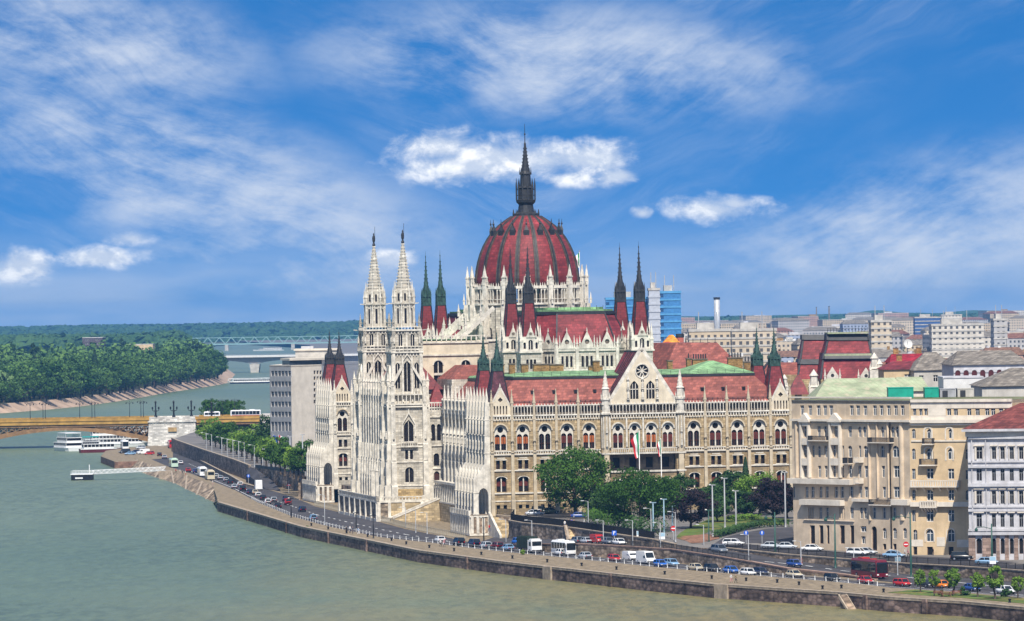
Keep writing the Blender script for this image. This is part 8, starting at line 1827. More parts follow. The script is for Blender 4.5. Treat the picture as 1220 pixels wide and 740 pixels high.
# traffic signs
def sign(px, py, pt, lev, kind, label):
 z = zmid(px) if lev == 'mid' else lev
 if lev == 'up':
  q = G(px, py, -1)
  for _ in range(8): q = G(px, py, zU(q.x, q.y))
  z = q.z
 q = G(px, py, z); H = max(2.4, ZH(px, pt, q.y) - z); o = thing('traffic_sign', label, 'sign', q); mb = MB(); mb.tube([(0, 0, 0), (0, 0, H)], .05, 6, M_POLE); link('post', mb.data('post'), o); p = MB(); rd, wh, bl = mat('sign_red', (.50, .015, .02), var=.03), mat('sign_white', (.75, .75, .74), var=.03), mat('sign_blue', (.02, .10, .50), var=.03)
 if kind == 'noentry': p.slab(circ(0, H - .1, .55, 18), -.1, -.06, rd); p.box(-.4, .4, -.12, -.1, H - .2, H, wh)
 elif kind == 'blue': p.slab(circ(0, H - .1, .5, 18), -.1, -.06, bl); p.slab([(-.08, H - .4), (.08, H - .4), (.08, H), (.22, H), (0, H + .28), (-.22, H), (-.08, H)], -.12, -.1, wh)
 elif kind == 'parking': p.box(-.5, .5, -.1, -.06, H - .6, H + .4, bl); p.box(-.22, -.08, -.12, -.1, H - .45, H + .25, wh); p.box(-.08, .22, -.12, -.1, H + .13, H + .25, wh); p.box(.1, .22, -.12, -.1, H - .12, H + .13, wh); p.box(-.08, .22, -.12, -.1, H - .12, H, wh)
 elif kind == 'red': p.slab([(-.55, H - .4), (.55, H - .4), (0, H + .5)], -.1, -.06, rd); p.slab([(-.34, H - .28), (.34, H - .28), (0, H + .27)], -.12, -.1, wh)
 else: p.box(-.6, .6, -.1, -.06, H - .8, H + .6, wh); p.box(-.55, .55, -.12, -.1, H - .2, H + .55, mat('sign_pale_blue', (.30, .45, .55), var=.03))
 link('sign_plate', p.data('sign_plate'), o)
sign(1079.6, 664, 648, 'up', 'noentry', 'round red no entry sign by the arched windows'); sign(732, 649, 634.5, 'mid', 'parking', 'square blue parking sign above the parked cars'); sign(889, 648, 634.5, 'up', 'blue', 'round blue arrow sign, left of two on the curved street'); sign(908, 648, 636.5, 'up', 'blue', 'round blue arrow sign, right of two on the curved street'); sign(789, 652, 638, 'mid', 'panel', 'pale blue panel sign at the tram crossing'); sign(762, 650, 636, 'mid', 'panel', 'pale panel sign above the white saloon'); sign(802.5, 651, 629, 'mid', 'noentry', 'red round sign before the plum tree'); sign(1183, 682, 672.5, -3.0, 'panel', 'white panel sign by the grey white corner house'); sign(1070, 682, 672, 'mid', 'panel', 'pale panel sign behind the maroon coach front'); sign(344, 588, 577, ZR, 'red', 'red triangle sign near the ramp'); sign(296, 576, 570, -4, 'blue', 'round blue sign beside the white high van')
# mooring bollards on the quay edge
bo = thing('mooring_bollard', 'small black iron bollard at the edge of the quay', 'bollard', G(980, 702, ZQ), 0, 'bollards along the quay edge'); mb = MB(); mb.lathe(0, 0, [(.28, 0), (.22, .08), (.18, .45), (.3, .55), (.28, .68), (.08, .74)], 10, M_BLACK); link('bollard_post', mb.data('bollard_post'), bo)
for px, dy in ((371, -3.2), (391, -3), (413, -3), (438, -3.5), (466.5, -4.5), (484, -4), (511.5, -4.5), (541, -4.5), (573.5, -4.5), (610.5, -4.8), (652, -5), (693, -5), (734.5, -5), (792, -5.5), (848, -6), (889, -6), (926, -6.5), (952, -5.5), (1002.5, -5), (1052.7, -5), (1203, -4)): dup(bo, G(px, interp(QP, px) + dy, ZQ), 0)
# flags
def flagpole(px, py, pt, D, label, W=2.2, Hf=5.5, zb=-.5):
 c = A(px, py, D); top = ZH(px, pt, D); o = thing('flagpole', label, 'flag', (c.x, D, zb)); H = top - zb; mb = MB(); mb.tube([(0, 0, 0), (0, 0, H)], [.14, .07], 7, M_WFRAME); mb.lathe(0, 0, [(.05, H), (.16, H + .15), (.02, H + .35)], 8, M_YBR); link('pole', mb.data('pole'), o)
 for k, cm in enumerate((mat('flag_green', (.02, .22, .09), var=.05), mat('flag_white', (.78, .77, .75), var=.04), mat('flag_red', (.50, .02, .025), var=.05))):
  mb = MB()
  f_ = lambda i, t: (-(.05 + W * (t + .05 * math.sin(i * 1.3)) * (1 - .55 * (i / 8))) * .55 , .25 * math.sin(5 * t + i * .8), H - .1 - Hf * i / 8 - t * .35 * Hf * (1 - i / 10))
  for i in range(8): mb.face([f_(i, k / 3), f_(i, (k + 1) / 3), f_(i + 1, (k + 1) / 3), f_(i + 1, k / 3)], cm, True)
  link('cloth_band', mb.data('cloth_band'), o)
flagpole(762, 560, 513, 1168, 'national red white green flag hanging on a tall pole before the gable', 3.4, 6.0); flagpole(691, 345, 300, 1335, 'red white green flag on the pole at the dome gallery', 2.4, 4.0, 50); flagpole(788, 560, 522, 1169, 'smaller furled flag right of the national flag before the gable', 1.8, 4)

# ================================================================== people
SKIN = mat('skin', (.45, .27, .19), var=.05); HAIRM = mat('dark_hair', (.03, .02, .015), var=.1)
def person_mesh(walk):
 J = [(0, 0, .95), (0, 0, 1.15), (0, 0, 1.38), (0, 0, 1.5), (.01, 0, 1.60), (.02, 0, 1.72)]; ra = [(.16, .12), (.14, .10), (.17, .11), (.06, .06), (.09, .095), (.075, .08)]; E = [(0, 1), (1, 2), (2, 3), (3, 4), (4, 5)]
 for s in (-1, 1):
  b = len(J); f = walk * s; J += [(0, s * .09, .88), (.10 + f * .2, s * .10, .50), (-.02 + f * .26, s * .10, .09), (.16 + f * .26, s * .11, .04)]; ra += [(.095, .095), (.065, .065), (.045, .045), (.045, .03)]; E += [(0, b), (b, b + 1), (b + 1, b + 2), (b + 2, b + 3)]
  b = len(J); J += [(0, s * .19, 1.40), (-.02 - f * .12, s * .23, 1.12), (.06 - f * .22, s * .23, .90), (.09 - f * .25, s * .22, .80)]; ra += [(.06, .06), (.045, .045), (.035, .035), (.035, .025)]; E += [(2, b), (b, b + 1), (b + 1, b + 2), (b + 2, b + 3)]
 me = bpy.data.meshes.new('person'); me.from_pydata(J, E, []); o = bpy.data.objects.new('tmp_person', me); COL.objects.link(o); sk = o.modifiers.new('s', 'SKIN')
 for v, r in zip(me.skin_vertices[0].data, ra): v.radius = r
 me.skin_vertices[0].data[0].use_root = True; su = o.modifiers.new('u', 'SUBSURF'); su.levels = 1; su.render_levels = 1
 dg = bpy.context.evaluated_depsgraph_get(); r = bpy.data.meshes.new_from_object(o.evaluated_get(dg)); bpy.data.objects.remove(o); return r
PM = [person_mesh(0.0), person_mesh(1.0)]
def person(px, py, z, label, top, legs, walk=1, turn=0.0, group=None):
 q = G(px, py, z); me = PM[walk].copy(); me.name = 'person'; me.materials.clear()
 for m in (SKIN, top, legs, HAIRM): me.materials.append(m)
 for p in me.polygons:
  zc = p.center.z; p.material_index = 3 if zc > 1.70 or (zc > 1.58 and p.center.x < -.02) else 0 if zc > 1.47 or (abs(p.center.y) > .16 and zc < .98 and zc > .74) else 1 if zc > .93 else 2 if zc > .10 else 3; p.use_smooth = True
 o = link('person', me, None, (q.x, q.y, z), turn); tag(o, label, 'person', group)
C = {k: mat('cloth_' + k, c, var=.1) for k, c in dict(white=(.68, .66, .63), red=(.45, .03, .03), navy=(.02, .025, .06), black=(.015, .015, .017), jeans=(.05, .09, .2), pink=(.55, .25, .26), khaki=(.25, .2, .11), violet=(.16, .10, .35), orange=(.6, .2, .05), pale=(.35, .45, .6)).items()}
for a in ((871, 694, ZQ, 'person in white top and pink skirt walking on the quay', C['white'], C['pink'], 1, .3), (876.5, 694.6, ZQ, 'person in dark shorts and khaki top beside the one in white', C['khaki'], C['black'], 1, .3), (417, 634.8, ZQ, 'person in white shirt in the group on the quay bend', C['white'], C['navy'], 0, 1), (413, 635.6, ZQ, 'person in black, left of the group on the quay bend', C['black'], C['black'], 1, 2), (420.5, 636, ZQ, 'person in navy in the group on the quay bend', C['navy'], C['navy'], 0, 3), (427, 637, ZQ, 'person in pale blue at the right of the quay bend group', C['pale'], C['white'], 1, .5), (525, 651.3, ZQ, 'person in white and dark skirt near the rail by the white saloon', C['white'], C['black'], 1, .4), (529, 651.6, ZQ, 'person in pink near the rail by the white saloon', C['pink'], C['navy'], 1, .4),
          (583, 633.5, -3.6, 'person in red top and jeans on the corner steps', C['red'], C['jeans'], 1, 2), (673, 629.2, -.62, 'person in white at the head of the yellow steps', C['white'], C['jeans'], 0, 2), (677, 627.5, -.62, 'person in dark clothes at the head of the yellow steps', C['navy'], C['black'], 0, 1), (681, 627.2, -.62, 'person in violet top at the head of the yellow steps', C['violet'], C['jeans'], 1, 1), (684, 628, -.62, 'person in orange top at the head of the yellow steps', C['orange'], C['white'], 1, 3), (696, 627, -.6, 'person in white by the black fence under the big tree', C['white'], C['khaki'], 1, 0),
          (1078, 663.6, -2.95, 'person in white under the no entry sign', C['white'], C['navy'], 0, 0), (1082, 664, -2.95, 'person in pink beside the no entry sign', C['pink'], C['black'], 1, 0), (1112, 662.6, -2.95, 'person in dark coat by the yellow house door', C['black'], C['navy'], 0, 0), (955, 673.5, zmid(955), 'person in red jacket by the lamp on the middle road', C['red'], C['red'], 0, 0), (799, 650.5, zmid(799), 'person in white at the tram crossing', C['white'], C['white'], 0, 0),
          (209.5, 564, ZR, 'person in red in the group on the sloping bank', C['red'], C['black'], 1, 0), (214.5, 565, ZR, 'person in white in the group on the sloping bank', C['white'], C['pink'], 0, 0), (217.5, 566, ZR, 'person in navy in the group on the sloping bank', C['navy'], C['navy'], 1, 0), (221, 566.8, ZR, 'person in white and red at the right of the bank group', C['white'], C['red'], 0, 0), (253.5, 578.4, ZR, 'person in pale top by the cream bus', C['white'], C['pink'], 0, 0)):
 person(*a)
# yellow steps through the wall up to the square
ys = thing('stone_steps', 'pale yellow stone steps with slanting white side wall through the retaining wall', 'steps'); a, b = G(676, 630, -.7), G(684, 630.5, -.7); d = Vector((.1, -1, 0)).normalized(); s = Vector((1, 0.02, 0)); mb = MB(); n = 10; c = Vector((a.x, a.y + .3, 0)); wv = 3.4
for i in range(n): p = c + d * (i * .62); zt3 = -.75 - .27 * i; mb.prism([p, p + s * wv, p + s * wv + d * .62, p + d * .62][::1], -6, zt3, M_SAND)
link('step_flight', mb.data('step_flight'), ys)
for k, off in enumerate((-.9, wv)):
 mb = MB(); p = c + s * off; q = p + s * .9
 vs = [(*(x + d * t).xy, z) for x in (p, q) for t, z in ((-.2, -6), (-.2, .1), (1.0, .0), (6.6, -2.9), (6.6, -6))]; mb.mesh(vs, [(0, 1, 2, 3, 4), (5, 6, 7, 8, 9), (0, 1, 6, 5), (1, 2, 7, 6), (2, 3, 8, 7), (3, 4, 9, 8)], M_ROUGH)
 if k == 0: mb.bar((*(p + s * .45 + d * 1.0).xy, .1), (*(p + s * .45 + d * 6.7).xy, -2.75), 0.4, M_COPING, .2)
 link('side_wall', mb.data('side_wall'), ys)
# picnic table and bench on the quay lawn
pt = thing('picnic_table', 'reddish wooden picnic table with benches on the quay lawn', 'table', G(1127, 710.5, ZQ + .05), .15); MW = mat('reddish_weathered_wood', (.22, .09, .06), var=.25)
mb = MB(); mb.box(-1, 1, -.4, .4, .7, .78, MW); link('tabletop', mb.data('tabletop'), pt)
for s_ in (-1, 1): mb = MB(); mb.box(-1, 1, s_ * .75 - .15, s_ * .75 + .15, .42, .48, MW); link('bench_seat', mb.data('bench_seat'), pt)
for s_ in (-1, 1): mb = MB(); mb.bar((s_ * .7, -.8, 0), (s_ * .7, .1, .7), .1, MW); mb.bar((s_ * .7, .8, 0), (s_ * .7, -.1, .7), .1, MW); link('trestle', mb.data('trestle'), pt)
for px, lab in ((1118, 'wooden park bench left of the picnic table'), (1140, 'wooden park bench right of the picnic table')):
 pb = thing('park_bench', lab, 'bench', G(px, 709.8, ZQ + .05), .1); mb = MB()
 for i in range(3): mb.box(-.9, .9, -.25 + i * .17, -.12 + i * .17, .43, .47, MW)
 link('seat', mb.data('seat'), pb); mb = MB()
 for i in range(3): mb.box(-.9, .9, .27, .31, .55 + i * .13, .64 + i * .13, MW)
 link('backrest', mb.data('backrest'), pb)
 for s_ in (-1, 1): mb = MB(); mb.box(s_ * .75 - .04, s_ * .75 + .04, -.25, .3, 0, .43, M_BLACK); mb.box(s_ * .75 - .04, s_ * .75 + .04, .24, .3, .43, .95, M_BLACK); link('leg', mb.data('leg'), pb)
# ================================================================== trees
M_BARK = mat('tree_bark', (.075, .055, .04), var=.3, scale=2)
F_GREEN = foliage('broad_green_leaves', (.018, .052, .009), (.062, .132, .020)); F_LIGHT = foliage('fresh_green_leaves', (.07, .15, .02), (.17, .27, .045)); F_PLUM = foliage('plum_dark_leaves', (.014, .013, .015), (.042, .028, .034), .15); F_DEEP = foliage('deep_green_leaves', (.015, .045, .015), (.05, .10, .03)); F_ISL = foliage('island_green_leaves', (.018, .055, .020), (.075, .15, .04), .7); F_PALE = foliage('pale_willow_leaves', (.07, .135, .06), (.16, .25, .10), .4); F_CON = foliage('dark_conifer_needles', (.010, .03, .014), (.03, .06, .024), .2)
def leaf_cloud(mb, rg, cx, cy, cz, rx, ry, rz, nc, nl, ls, m, cr=.33, hole=.0):
 """clumps of small leaves spread through an uneven crown; leaves face away from their clump"""
 for c in range(nc):
  while True:
   v = Vector((rg.uniform(-1, 1), rg.uniform(-1, 1), rg.uniform(-.9, 1)))
   if .28 < v.length < 1: break
  v = v.normalized() * (v.length ** .45) * rg.uniform(.72, 1.0)
  k = rg.uniform(.65, 1.25) * cr; C0 = Vector((cx + v.x * rx, cy + v.y * ry, cz + v.z * rz)); n = int(nl * rg.uniform(.6, 1.3))
  for i in range(n):
   d = Vector((rg.gauss(0, 1), rg.gauss(0, 1), rg.gauss(0, 1) + .25)).normalized(); r = rg.random() ** .4
   p = C0 + Vector((d.x * rx * k * r, d.y * ry * k * r, d.z * rz * k * r * .85))
   nrm = (d + Vector((rg.uniform(-.6, .6), rg.uniform(-.6, .6), rg.uniform(-.3, .7)))).normalized(); a = nrm.cross(Vector((rg.uniform(-1, 1), rg.uniform(-1, 1), .3))).normalized(); b = nrm.cross(a); s = ls * rg.uniform(.6, 1.25)
   mb.face([p - a * s * .5, p + b * s * .38, p + a * s * .5, p - b * s * .38], m)
def tree_meshes(seed, H, W, ht, nc, nl, ls, m, cr=.33, limbs=7):
 rg = random.Random(seed); t = MB(); lean = Vector((rg.uniform(-.3, .3), rg.uniform(-.3, .3), 0)); r0 = .022 * H + .06
 t.tube([(0, 0, -.6), (lean.x * .3, lean.y * .3, ht * .6), (lean.x, lean.y, ht * 1.15), (lean.x * 1.3, lean.y * 1.3, H * .72)], [r0 * 1.25, r0, r0 * .8, r0 * .25], 8, M_BARK)
 for i in range(limbs):
  a = 2 * math.pi * i / limbs + rg.random(); z = ht * rg.uniform(.85, 1.5); t.tube([(lean.x, lean.y, z), (W * .2 * math.cos(a), W * .2 * math.sin(a), z + H * .13), (W * .38 * math.cos(a), W * .38 * math.sin(a), z + H * rg.uniform(.2, .34))], [r0 * .5, r0 * .3, r0 * .1], 5, M_BARK)
 c = MB(); hz = (H - ht) / 2; leaf_cloud(c, rg, 0, 0, ht + hz * .92, W / 2 * .86, W / 2 * .86, hz * .9, nc, nl, ls, m, cr)
 return t.data('trunk'), c.data('crown')
def conifer_meshes(seed, H, W, n, ls, m):
 rg = random.Random(seed); t = MB(); t.tube([(0, 0, -.5), (0, 0, H * .9)], [.03 * H, .01 * H], 7, M_BARK); c = MB()
 for i in range(n):
  z = H * (.08 + .92 * rg.random() ** 1.2); r = W / 2 * (1 - z / H) ** .8 * rg.uniform(.35, 1.05) + .1; a = rg.random() * 6.283; p = Vector((r * math.cos(a), r * math.sin(a), z)); d = Vector((math.cos(a), math.sin(a), rg.uniform(-.2, .7))).normalized(); b = d.cross(Vector((0, 0, 1))).normalized(); e = d.cross(b); s = ls * rg.uniform(.6, 1.2)
  c.face([p - b * s * .45, p + e * s * .4, p + b * s * .45, p - e * s * .4], m)
 return t.data('trunk'), c.data('crown')
def poplar_meshes(seed, H, W, nc, nl, ls, m):
 rg = random.Random(seed); t = MB(); t.tube([(0, 0, -.5), (0, 0, H * .8)], [.02 * H, .006 * H], 7, M_BARK); c = MB()
 for i in range(nc): z = H * (.1 + .86 * i / nc); k = math.sin(math.pi * min(1, .12 + .86 * i / nc)) ** .6; leaf_cloud(c, rg, rg.uniform(-.1, .1) * W, rg.uniform(-.1, .1) * W, z, W / 2 * k, W / 2 * k, H * .09, 3, nl, ls, m, .6)
 return t.data('trunk'), c.data('crown')
def tree(name, ms, loc, label, s=1.0, rz=0.0, group=None, sz=None):
 o = thing(name, label, 'tree', loc, rz, group); o.scale = (s, s, sz or s); link('trunk', ms[0], o); link('crown', ms[1], o); return o
def on_up(px, py):
 q = G(px, py, -1)
 for _ in range(8): q = G(px, py, zU(q.x, q.y))
 return q
def park(px, py, wpx, pt, m, label, seed, nc=70, nl=120, ls=.55, name='broadleaf_tree', cr=.30, ht=.13):
 q = on_up(px, py); k = q.y / F; H = ZH(px, pt, q.y) - q.z; return tree(name, tree_meshes(seed, H, wpx * k * 1.3, H * ht, nc, nl, ls, m, cr), q, label)
park(686, 616, 84, 524, F_GREEN, 'large broad green tree before the parliament, tallest in the park', 3, 95, 130, .55)
park(764, 634, 98, 553, F_GREEN, 'wide spreading green tree below the flag and loggia', 4, 100, 130, .52)
park(823, 630, 54, 577, F_PLUM, 'dark plum leaved tree behind the brick tram crossing', 5, 70, 110, .5, 'plum_tree')
park(905, 614, 54, 556, F_LIGHT, 'bright green tree behind the lawn at the apartment corner', 6, 70, 110, .5)
park(922, 622, 54, 566, F_PLUM, 'dark plum leaved tree beside the beige apartment house', 8, 70, 110, .5, 'plum_tree')
park(867, 612, 44, 556, F_DEEP, 'deep green tree behind the lighting masts', 9, 60, 110, .5)
park(726, 617, 40, 573, F_DEEP, 'small dark tree between the two broad green trees', 10, 55, 100, .5)
park(845, 616, 38, 572, F_DEEP, 'dark tree right of the plum tree, against the parliament', 11, 55, 100, .5)
for a in ((738, 612, 34, 580, F_DEEP, 'dark bushy tree behind the spreading tree, left side', 12, 45, 100, .5), (783, 612, 40, 566, F_DEEP, 'dark tree behind the spreading tree, right side', 14, 45, 100, .5), (888, 618, 34, 580, F_DEEP, 'low dark tree under the bright green tree', 15, 40, 100, .5), (938, 618, 30, 575, F_DEEP, 'dark tree squeezed against the beige apartment house', 16, 40, 100, .5), (712, 616, 44, 578, F_DEEP, 'dark bushy tree filling the gap right of the big tree', 17, 50, 100, .5), (855, 622, 34, 588, F_DEEP, 'low dark tree left of the lighting masts', 18, 45, 100, .5), (812, 614, 40, 562, F_DEEP, 'dark tree against the parliament above the plum tree', 19, 50, 100, .5)): park(*a)
q = on_up(889, 611); tree('conifer', conifer_meshes(2, ZH(889, 545, q.y) - q.z, 4.2, 3200, .5, F_CON), q, 'slim pointed conifer before the right wing of the parliament')
def hedge(pts, label, w=1.4, h=1.3, m=F_DEEP, dens=150, name='hedge'):
 mb = MB(); rg = random.Random(len(label))
 for a, b in zip(pts[:-1], pts[1:]):
  L = (b - a).length; n = int(L * dens / 3)
  for i in range(n):
   t = rg.random(); p = a.lerp(b, t); hh = h * (1 + .15 * math.sin(t * L * 1.7)); off = rg.uniform(-1, 1); z = hh * (rg.random() ** .5); p = Vector((p.x + off * w / 2, p.y + rg.uniform(-1, 1) * w / 2, p.z + z)); nr = Vector((off, rg.uniform(-1, .2), z / hh + rg.uniform(-.3, .3))).normalized(); u = nr.cross(Vector((rg.uniform(-1, 1), .3, rg.uniform(-1, 1)))).normalized(); v = nr.cross(u); s = rg.uniform(.14, .3)
   mb.face([p - u * s, p + v * s * .8, p + u * s, p - v * s * .8], m)
 tag(mb.build(name), label, 'hedge')
hedge([on_up(x, y) for x, y in ((852, 641), (862, 638.5), (882, 632.5), (905, 628.5), (940, 627))], 'clipped dark green hedge curving along the lawn edge', 2.0, 1.4)
hedge([on_up(x, y) for x, y in ((868, 622), (890, 620), (905, 619))], 'low light green hedge on the far side of the lawn', 1.6, 1.3, F_LIGHT)
hedge([on_up(x, y) for x, y in ((700, 622), (712, 624), (735, 629))], 'loose green shrubs along the black fence under the big tree', 3.0, 3.0, F_GREEN)
hedge([on_up(x, y) for x, y in ((738, 633), (760, 637), (790, 641))], 'dark shrubs along the black fence under the spreading tree', 3.2, 3.4, F_DEEP)
# young trees on the quay lawn
sheet('quay_lawn', GL([(1057, 705.8), (1090, 702.4), (1140, 706), (1210, 712), (1300, 721), (1300, 727), (1209, 718), (1147, 712.4), (1090, 708.6)], ZQ + .04), MATS['lawn'], 'strip of dry lawn on the quay under young trees', 'grass', kind='stuff')
young = [tree_meshes(30 + i, 5.6, 4.0, 1.5, 34, 60, .36, F_LIGHT, .30, 5) for i in range(3)]
for i, (px, py, w, pt, lab) in enumerate(((1096.6, 705.6, 17, 676, 'small round tree, first on the quay lawn after the maroon coach'), (1113.6, 707, 18, 677, 'small tree in front of the orange hatchback'), (1135.8, 709, 24, 674, 'broader young tree behind the picnic table'), (1165, 711.4, 22, 680, 'low bushy tree in front of the blue saloon'), (1186, 714, 27, 671, 'tallest young tree on the quay lawn with pointed top'), (1213, 713, 18, 684, 'young tree cut by the picture edge at the end of the lawn'))):
 q = G(px, py, ZQ); H = ZH(px, pt, q.y) - ZQ; tree('young_tree', young[i % 3], q, lab, w * q.y / F / 4.0, i * 1.3, 'young trees on the quay lawn', H / 5.6)
def bush(px, py, z, s, label, m=F_DEEP):
 q = G(px, py, z); mb = MB(); leaf_cloud(mb, random.Random(int(px)), 0, 0, s * .45, s * .6, s * .6, s * .5, 16, 50, .28 * s ** .5, m, .45); o = mb.build('bush', None, q); tag(o, label, 'bush')
bush(1149.5, 709.6, ZQ, 1.6, 'round dark bush right of the picnic table'); bush(1199, 711, ZQ, 1.6, 'dark bush beside the tallest young tree'); bush(1121, 709, ZQ, .9, 'small bush left of the picnic table')
bush(367, 636.5, ZQ - 1.9, 2.0, 'green bush growing out of the quay wall at the bend', F_GREEN); bush(623, 660.8, ZQ, 1.0, 'tuft of green weeds on the quay near the lorry', F_LIGHT)
# avenue behind the long wall
avt = [tree_meshes(50 + i, 10, 9, 2.2, 44, 56, .62, F_GREEN if i else F_LIGHT, .32) for i in range(3)]
AVN = [(243, 1975), (254, 1925), (266, 1872), (279, 1818), (291, 1765), (303, 1712), (314, 1668), (325, 1622), (336, 1588), (347, 1556), (357, 1528), (368, 1502), (252, 2010), (270, 1950), (288, 1880), (304, 1815), (318, 1770), (372, 1545), (380, 1580), (362, 1575), (330, 1612), (248, 1950), (260, 1898), (272, 1845), (285, 1790), (297, 1738), (309, 1690), (320, 1645), (331, 1605), (342, 1572), (352, 1542)]
for i, (px, D) in enumerate(AVN):
 D -= 70 if i < 12 or i > 20 else 20
 x = A(px + 3, 540, D).x; z = zU(x, D) if D < 1700 else -1; row = 'front row' if i < 12 else 'back row' if i < 21 else 'middle row'
 tree('avenue_tree', avt[i % 3], (x, D, z), f'leafy avenue tree, {ORD[i if i < 12 else i - 12 if i < 21 else i - 21]} from the bridge in the {row}', random.Random(i).uniform(.85, 1.12), i * 1.1, 'avenue trees before the office block')
x = A(317, 520, 1715).x; tree('broadleaf_tree', tree_meshes(70, 17, 8, 3, 46, 60, .7, F_DEEP), (x, 1715, -1), 'tall dark tree at the left end of the office block')
for i, (px, D) in enumerate(((268, 2260), (282, 2250), (250, 2300))): tree('broadleaf_tree', avt[1], (A(px, 490, D).x, D, -1), ('round tree rising behind the deck left of the coach', 'round tree rising behind the coach on the bridge', 'round tree behind the last candelabrum')[i], 1.25)
# cars under the avenue trees
for i, (px, D, col, lab) in enumerate(((246, 1990, 'white', 'white hatchback in the avenue shade, nearest the bridge'), (262, 1900, 'black', 'black saloon under the avenue trees'), (296, 1730, 'red', 'red saloon parked under the avenue trees'), (318, 1640, 'silver', 'silver saloon under the avenue trees near the office block'))):
 x = A(px + 1, 540, D).x; dup(bpy.data.objects['parked_car'], (x + 2.0, D, -.75), R(100), lab, 'cars in the avenue', {PA['white']: PA[col]} if col != 'white' else None)
# island woods
isl = [tree_meshes(80 + i, 17, 19, 2.2, 30, 46, 1.35, F_ISL, .40, 4) for i in range(5)]; wil = [tree_meshes(90 + i, 15, 19, 1.4, 32, 46, 1.25, F_PALE, .38, 4) for i in range(3)]; pop = [poplar_meshes(96, 26, 8, 9, 34, 1.3, F_CON), conifer_meshes(97, 24, 11, 1500, 1.6, F_CON)]
rg = random.Random(5)
def shore(px):
 for a, b, p, q in zip(ISH[:-1], ISH[1:], ITL[:-1], ITL[1:]):
  if a[0] <= px <= b[0]: return p.lerp(q, (px - a[0]) / (b[0] - a[0]))
 return ITL[-1]
n_ = 0
px = -62.0
while px < 268:
 s = shore(px); k = rg.uniform(.85, 1.35); pale = (28 < px < 245) and rg.random() < .72
 tree('island_tree', (rg.choice(wil) if pale else rg.choice(isl)), (s.x - rg.uniform(9, 16), s.y + rg.uniform(-4, 8), -2.4), 'pale rounded tree in the front row along the island bank' if pale else 'dark green rounded tree in the front row along the island bank', k, rg.random() * 6, 'front row trees on the island bank, pale' if pale else 'front row trees on the island bank, dark')
 px += rg.uniform(8, 12) * 3300 / s.y
for off, hk in ((38, 1.15), (80, 1.25), (130, 1.3), (190, 1.35), (265, 1.4), (350, 1.45), ):
 px = -70.0
 while px < 268:
  s = shore(px); D = s.y + off; lim = 262 if D < 4000 else 268 - (D - 4000) * .02
  if px < lim and D < 5500: tree('island_tree', rg.choice(isl), (A(px, 440, D).x + rg.uniform(-3, 3), D + rg.uniform(-12, 12), -2.4), 'green crown in the closed wood behind the island bank', hk * rg.uniform(.72, 1.12), rg.random() * 6, 'trees of the closed island wood')
  px += rg.uniform(7.5, 12.5) * 3300 / D * (1 + off / 2500)
iw = MB()
for off, hk in ((450, 1.45), (570, 1.5), (710, 1.55), (870, 1.6), (1060, 1.65), (1290, 1.7), (1560, 1.7)):
 px = -70.0
 while px < 268:
  s = shore(px); D = s.y + off
  if px < (262 if D < 4000 else 268 - (D - 4000) * .02) and D < 5500: k = hk * rg.uniform(.72, 1.12); leaf_cloud(iw, rg, A(px, 440, D).x + rg.uniform(-3, 3), D + rg.uniform(-12, 12), 8.0 * k - 2, 7 * k, 7 * k, 7.5 * k, 15, 17, 2.2 * k, F_ISL, .42)
  px += rg.uniform(6, 10.5) * 3300 / D * (1 + off / 2500)
tag(iw.build('island_wood'), 'closed crowns of the inner island wood', 'wood', kind='stuff')
for px, D, pt, i, lab in ((42, 3650, 406, 0, 'tall dark poplar rising on the left of the island'), (113, 3450, 417, 1, 'broad dark conifer in the middle of the island'), (233, 4350, 404.5, 0, 'twin topped dark poplar at the right end of the island'), (228, 4330, 407, 0, 'dark poplar leaning against the twin topped poplar'), (161, 4300, 413, 1, 'dark conifer before the pale island hall'), (188, 4200, 409, 1, 'dark conifer right of the pale island hall'), (147, 4700, 401, 0, 'slim poplar breaking the skyline behind the island halls'), (238, 4380, 406, 0, 'dark poplar at the outer edge of the island tip group')):
 H = ZH(px, pt, D) + 2.4; tree('poplar' if i == 0 else 'conifer', pop[i], (A(px, 440, D).x, D, -2.4), lab, H / (26 if i == 0 else 24) * (1.05 if i == 0 else .9), 0.3 * i, None, H / (26 if i == 0 else 24))
house('dark flat roofed hall standing out of the island trees', 98, 122, 402.5, 4900, 40, mat('dark_hall_cladding', (.10, .08, .09), var=.2), name='island_hall', cat='building', flat=M_WFRAME, rows=2, winw=3, wx=9); house('pale flat roofed hall on the island between dark conifers', 151, 182, 410.5, 4800, 30, M_YELL, name='island_hall', cat='building', flat=M_WFRAME)
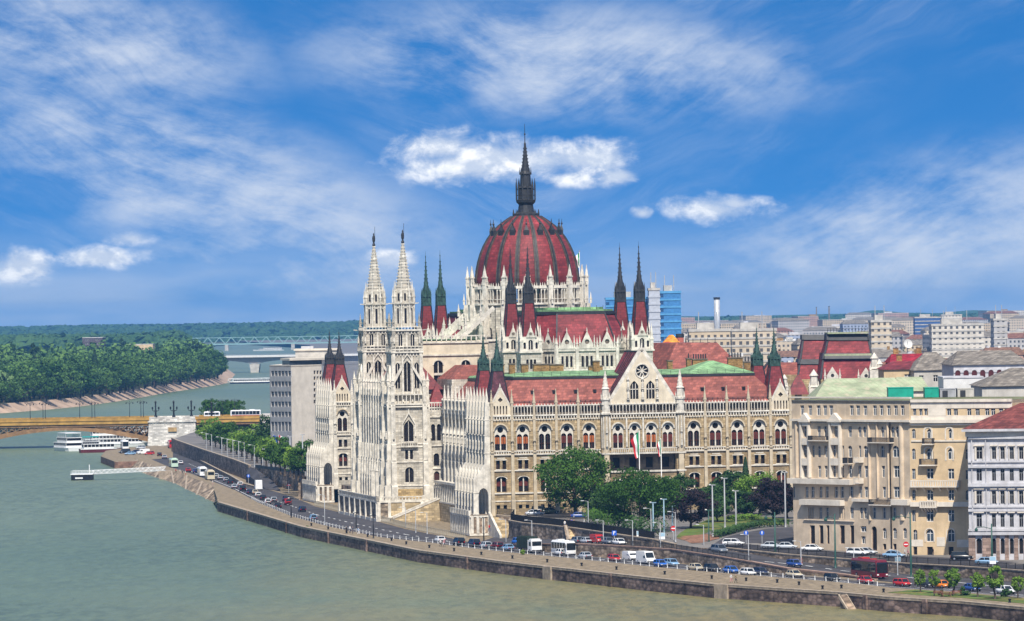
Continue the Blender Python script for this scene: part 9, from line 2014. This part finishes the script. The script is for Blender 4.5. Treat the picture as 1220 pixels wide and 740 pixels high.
# far woods: one mass
def wood(name, rows, label, m, px0, px1, ls, seed, n):
 mb = MB(); rg = random.Random(seed)
 for D, yt, rough in rows:
  for i in range(n):
   px = rg.uniform(px0, px1); Dj = D * rg.uniform(.985, 1.015); top = A(px, yt + (610 - px) * ROLL * 1.0 + 3.0 * noise.noise(Vector((px * .012, D * .01, seed))) * rough + rg.uniform(-1, 1.2) * rough * .6, Dj); w = ls * rg.uniform(.45, 1.3)
   for k in range(9):
    d = Vector((rg.gauss(0, 1), rg.gauss(0, .8) - .5, rg.gauss(0, .7) + .3)).normalized(); p = top + Vector((d.x * w, d.y * w, d.z * w * .8 - w * .8)); nr = (d + Vector((0, 0, .3))).normalized(); a = nr.cross(Vector((rg.uniform(-1, 1), rg.uniform(-1, 1), .2))).normalized(); b = nr.cross(a); s = w * rg.uniform(.5, .9)
    mb.face([p - a * s, p + b * s * .8, p + a * s, p - b * s * .8], m)
   mb.face([(top.x - w, Dj + w, top.z - w * 1.2), (top.x + w, Dj + w, top.z - w * 1.2), (top.x + w * 1.3, Dj + w, -3), (top.x - w * 1.3, Dj + w, -3)], m)
 tag(mb.build(name), label, 'wood', kind='stuff')
F_FAR = foliage('distant_wood_leaves', (.020, .06, .022), (.06, .12, .04), .1)
wood('distant_wood', [(6500, 394, 1.3), (7300, 391, 1.2)], 'wooded shore behind the island', F_FAR, -60, 215, 14, 1, 420)
wood('distant_wood', [(10900, 398, .8), (11300, 394, .9), (11800, 390, .9), (12400, 386.5, .9), (13200, 383, .9), (14200, 379.8, .8)], 'far wooded plain up the river on the skyline', F_FAR, -80, 470, 17, 2, 520)
wood('distant_wood', [(9900, 387, .7), (11500, 384.5, .8), (12900, 382.5, 1.2)], 'low wooded hills along the skyline beyond the town', F_FAR, 770, 1300, 17, 3, 380)
hm = MB(); nn = 60
for k in range(nn):
 f_ = lambda p: A(p, (610 - p) * ROLL + 380.5 - 3.6 * math.exp(-((p - 1042) / 26) ** 2) - 1.8 * math.exp(-((p - 1165) / 22) ** 2) - 1.5 * math.exp(-((p - 1215) / 30) ** 2) - 1.2 * noise.noise(Vector((p * .03, 0, 0))), 15500)
 p0, p1 = 740 + 600 * k / nn, 740 + 600 * (k + 1) / nn; a, b = f_(p0), f_(p1); hm.face([a, b, (b.x, 14600, -3), (a.x, 14600, -3)], F_FAR, True); hm.face([a, b, (b.x, 17500, -3), (a.x, 17500, -3)], F_FAR, True)
tag(hm.build('hills'), 'low blue wooded hills on the horizon beyond the town', 'hills', kind='structure')
# town trees between the roofs
tt = avt
for i in range(26):
 D = rg.uniform(1700, 4200); px = rg.uniform(820, 1250); tree('town_tree', tt[i % 3], (A(px, 400, D).x, D, 6), 'tree crown showing between the distant town roofs', rg.uniform(1.0, 1.5), i, 'tree crowns among the distant roofs')
# ================================================================== air
hz_m = bpy.data.materials.new('haze_air'); hz_m.use_nodes = True; w = NT(hz_m.node_tree); w.n.clear(); out = w.new('ShaderNodeOutputMaterial'); pv = w.new('ShaderNodeVolumePrincipled'); pv.inputs['Color'].default_value = (.20, .54, 1.0, 1); pv.inputs['Density'].default_value = HAZE_D; pv.inputs['Anisotropy'].default_value = .2
w.l.new(pv.outputs[0], out.inputs['Volume'])
mb = MB(); mb.box(-7000, 9800, -60, 18500, -11.5, 110, hz_m); hz = mb.build('haze'); tag(hz, 'thin blue summer haze over the river and town', 'haze', kind='stuff')
hz.visible_shadow = True
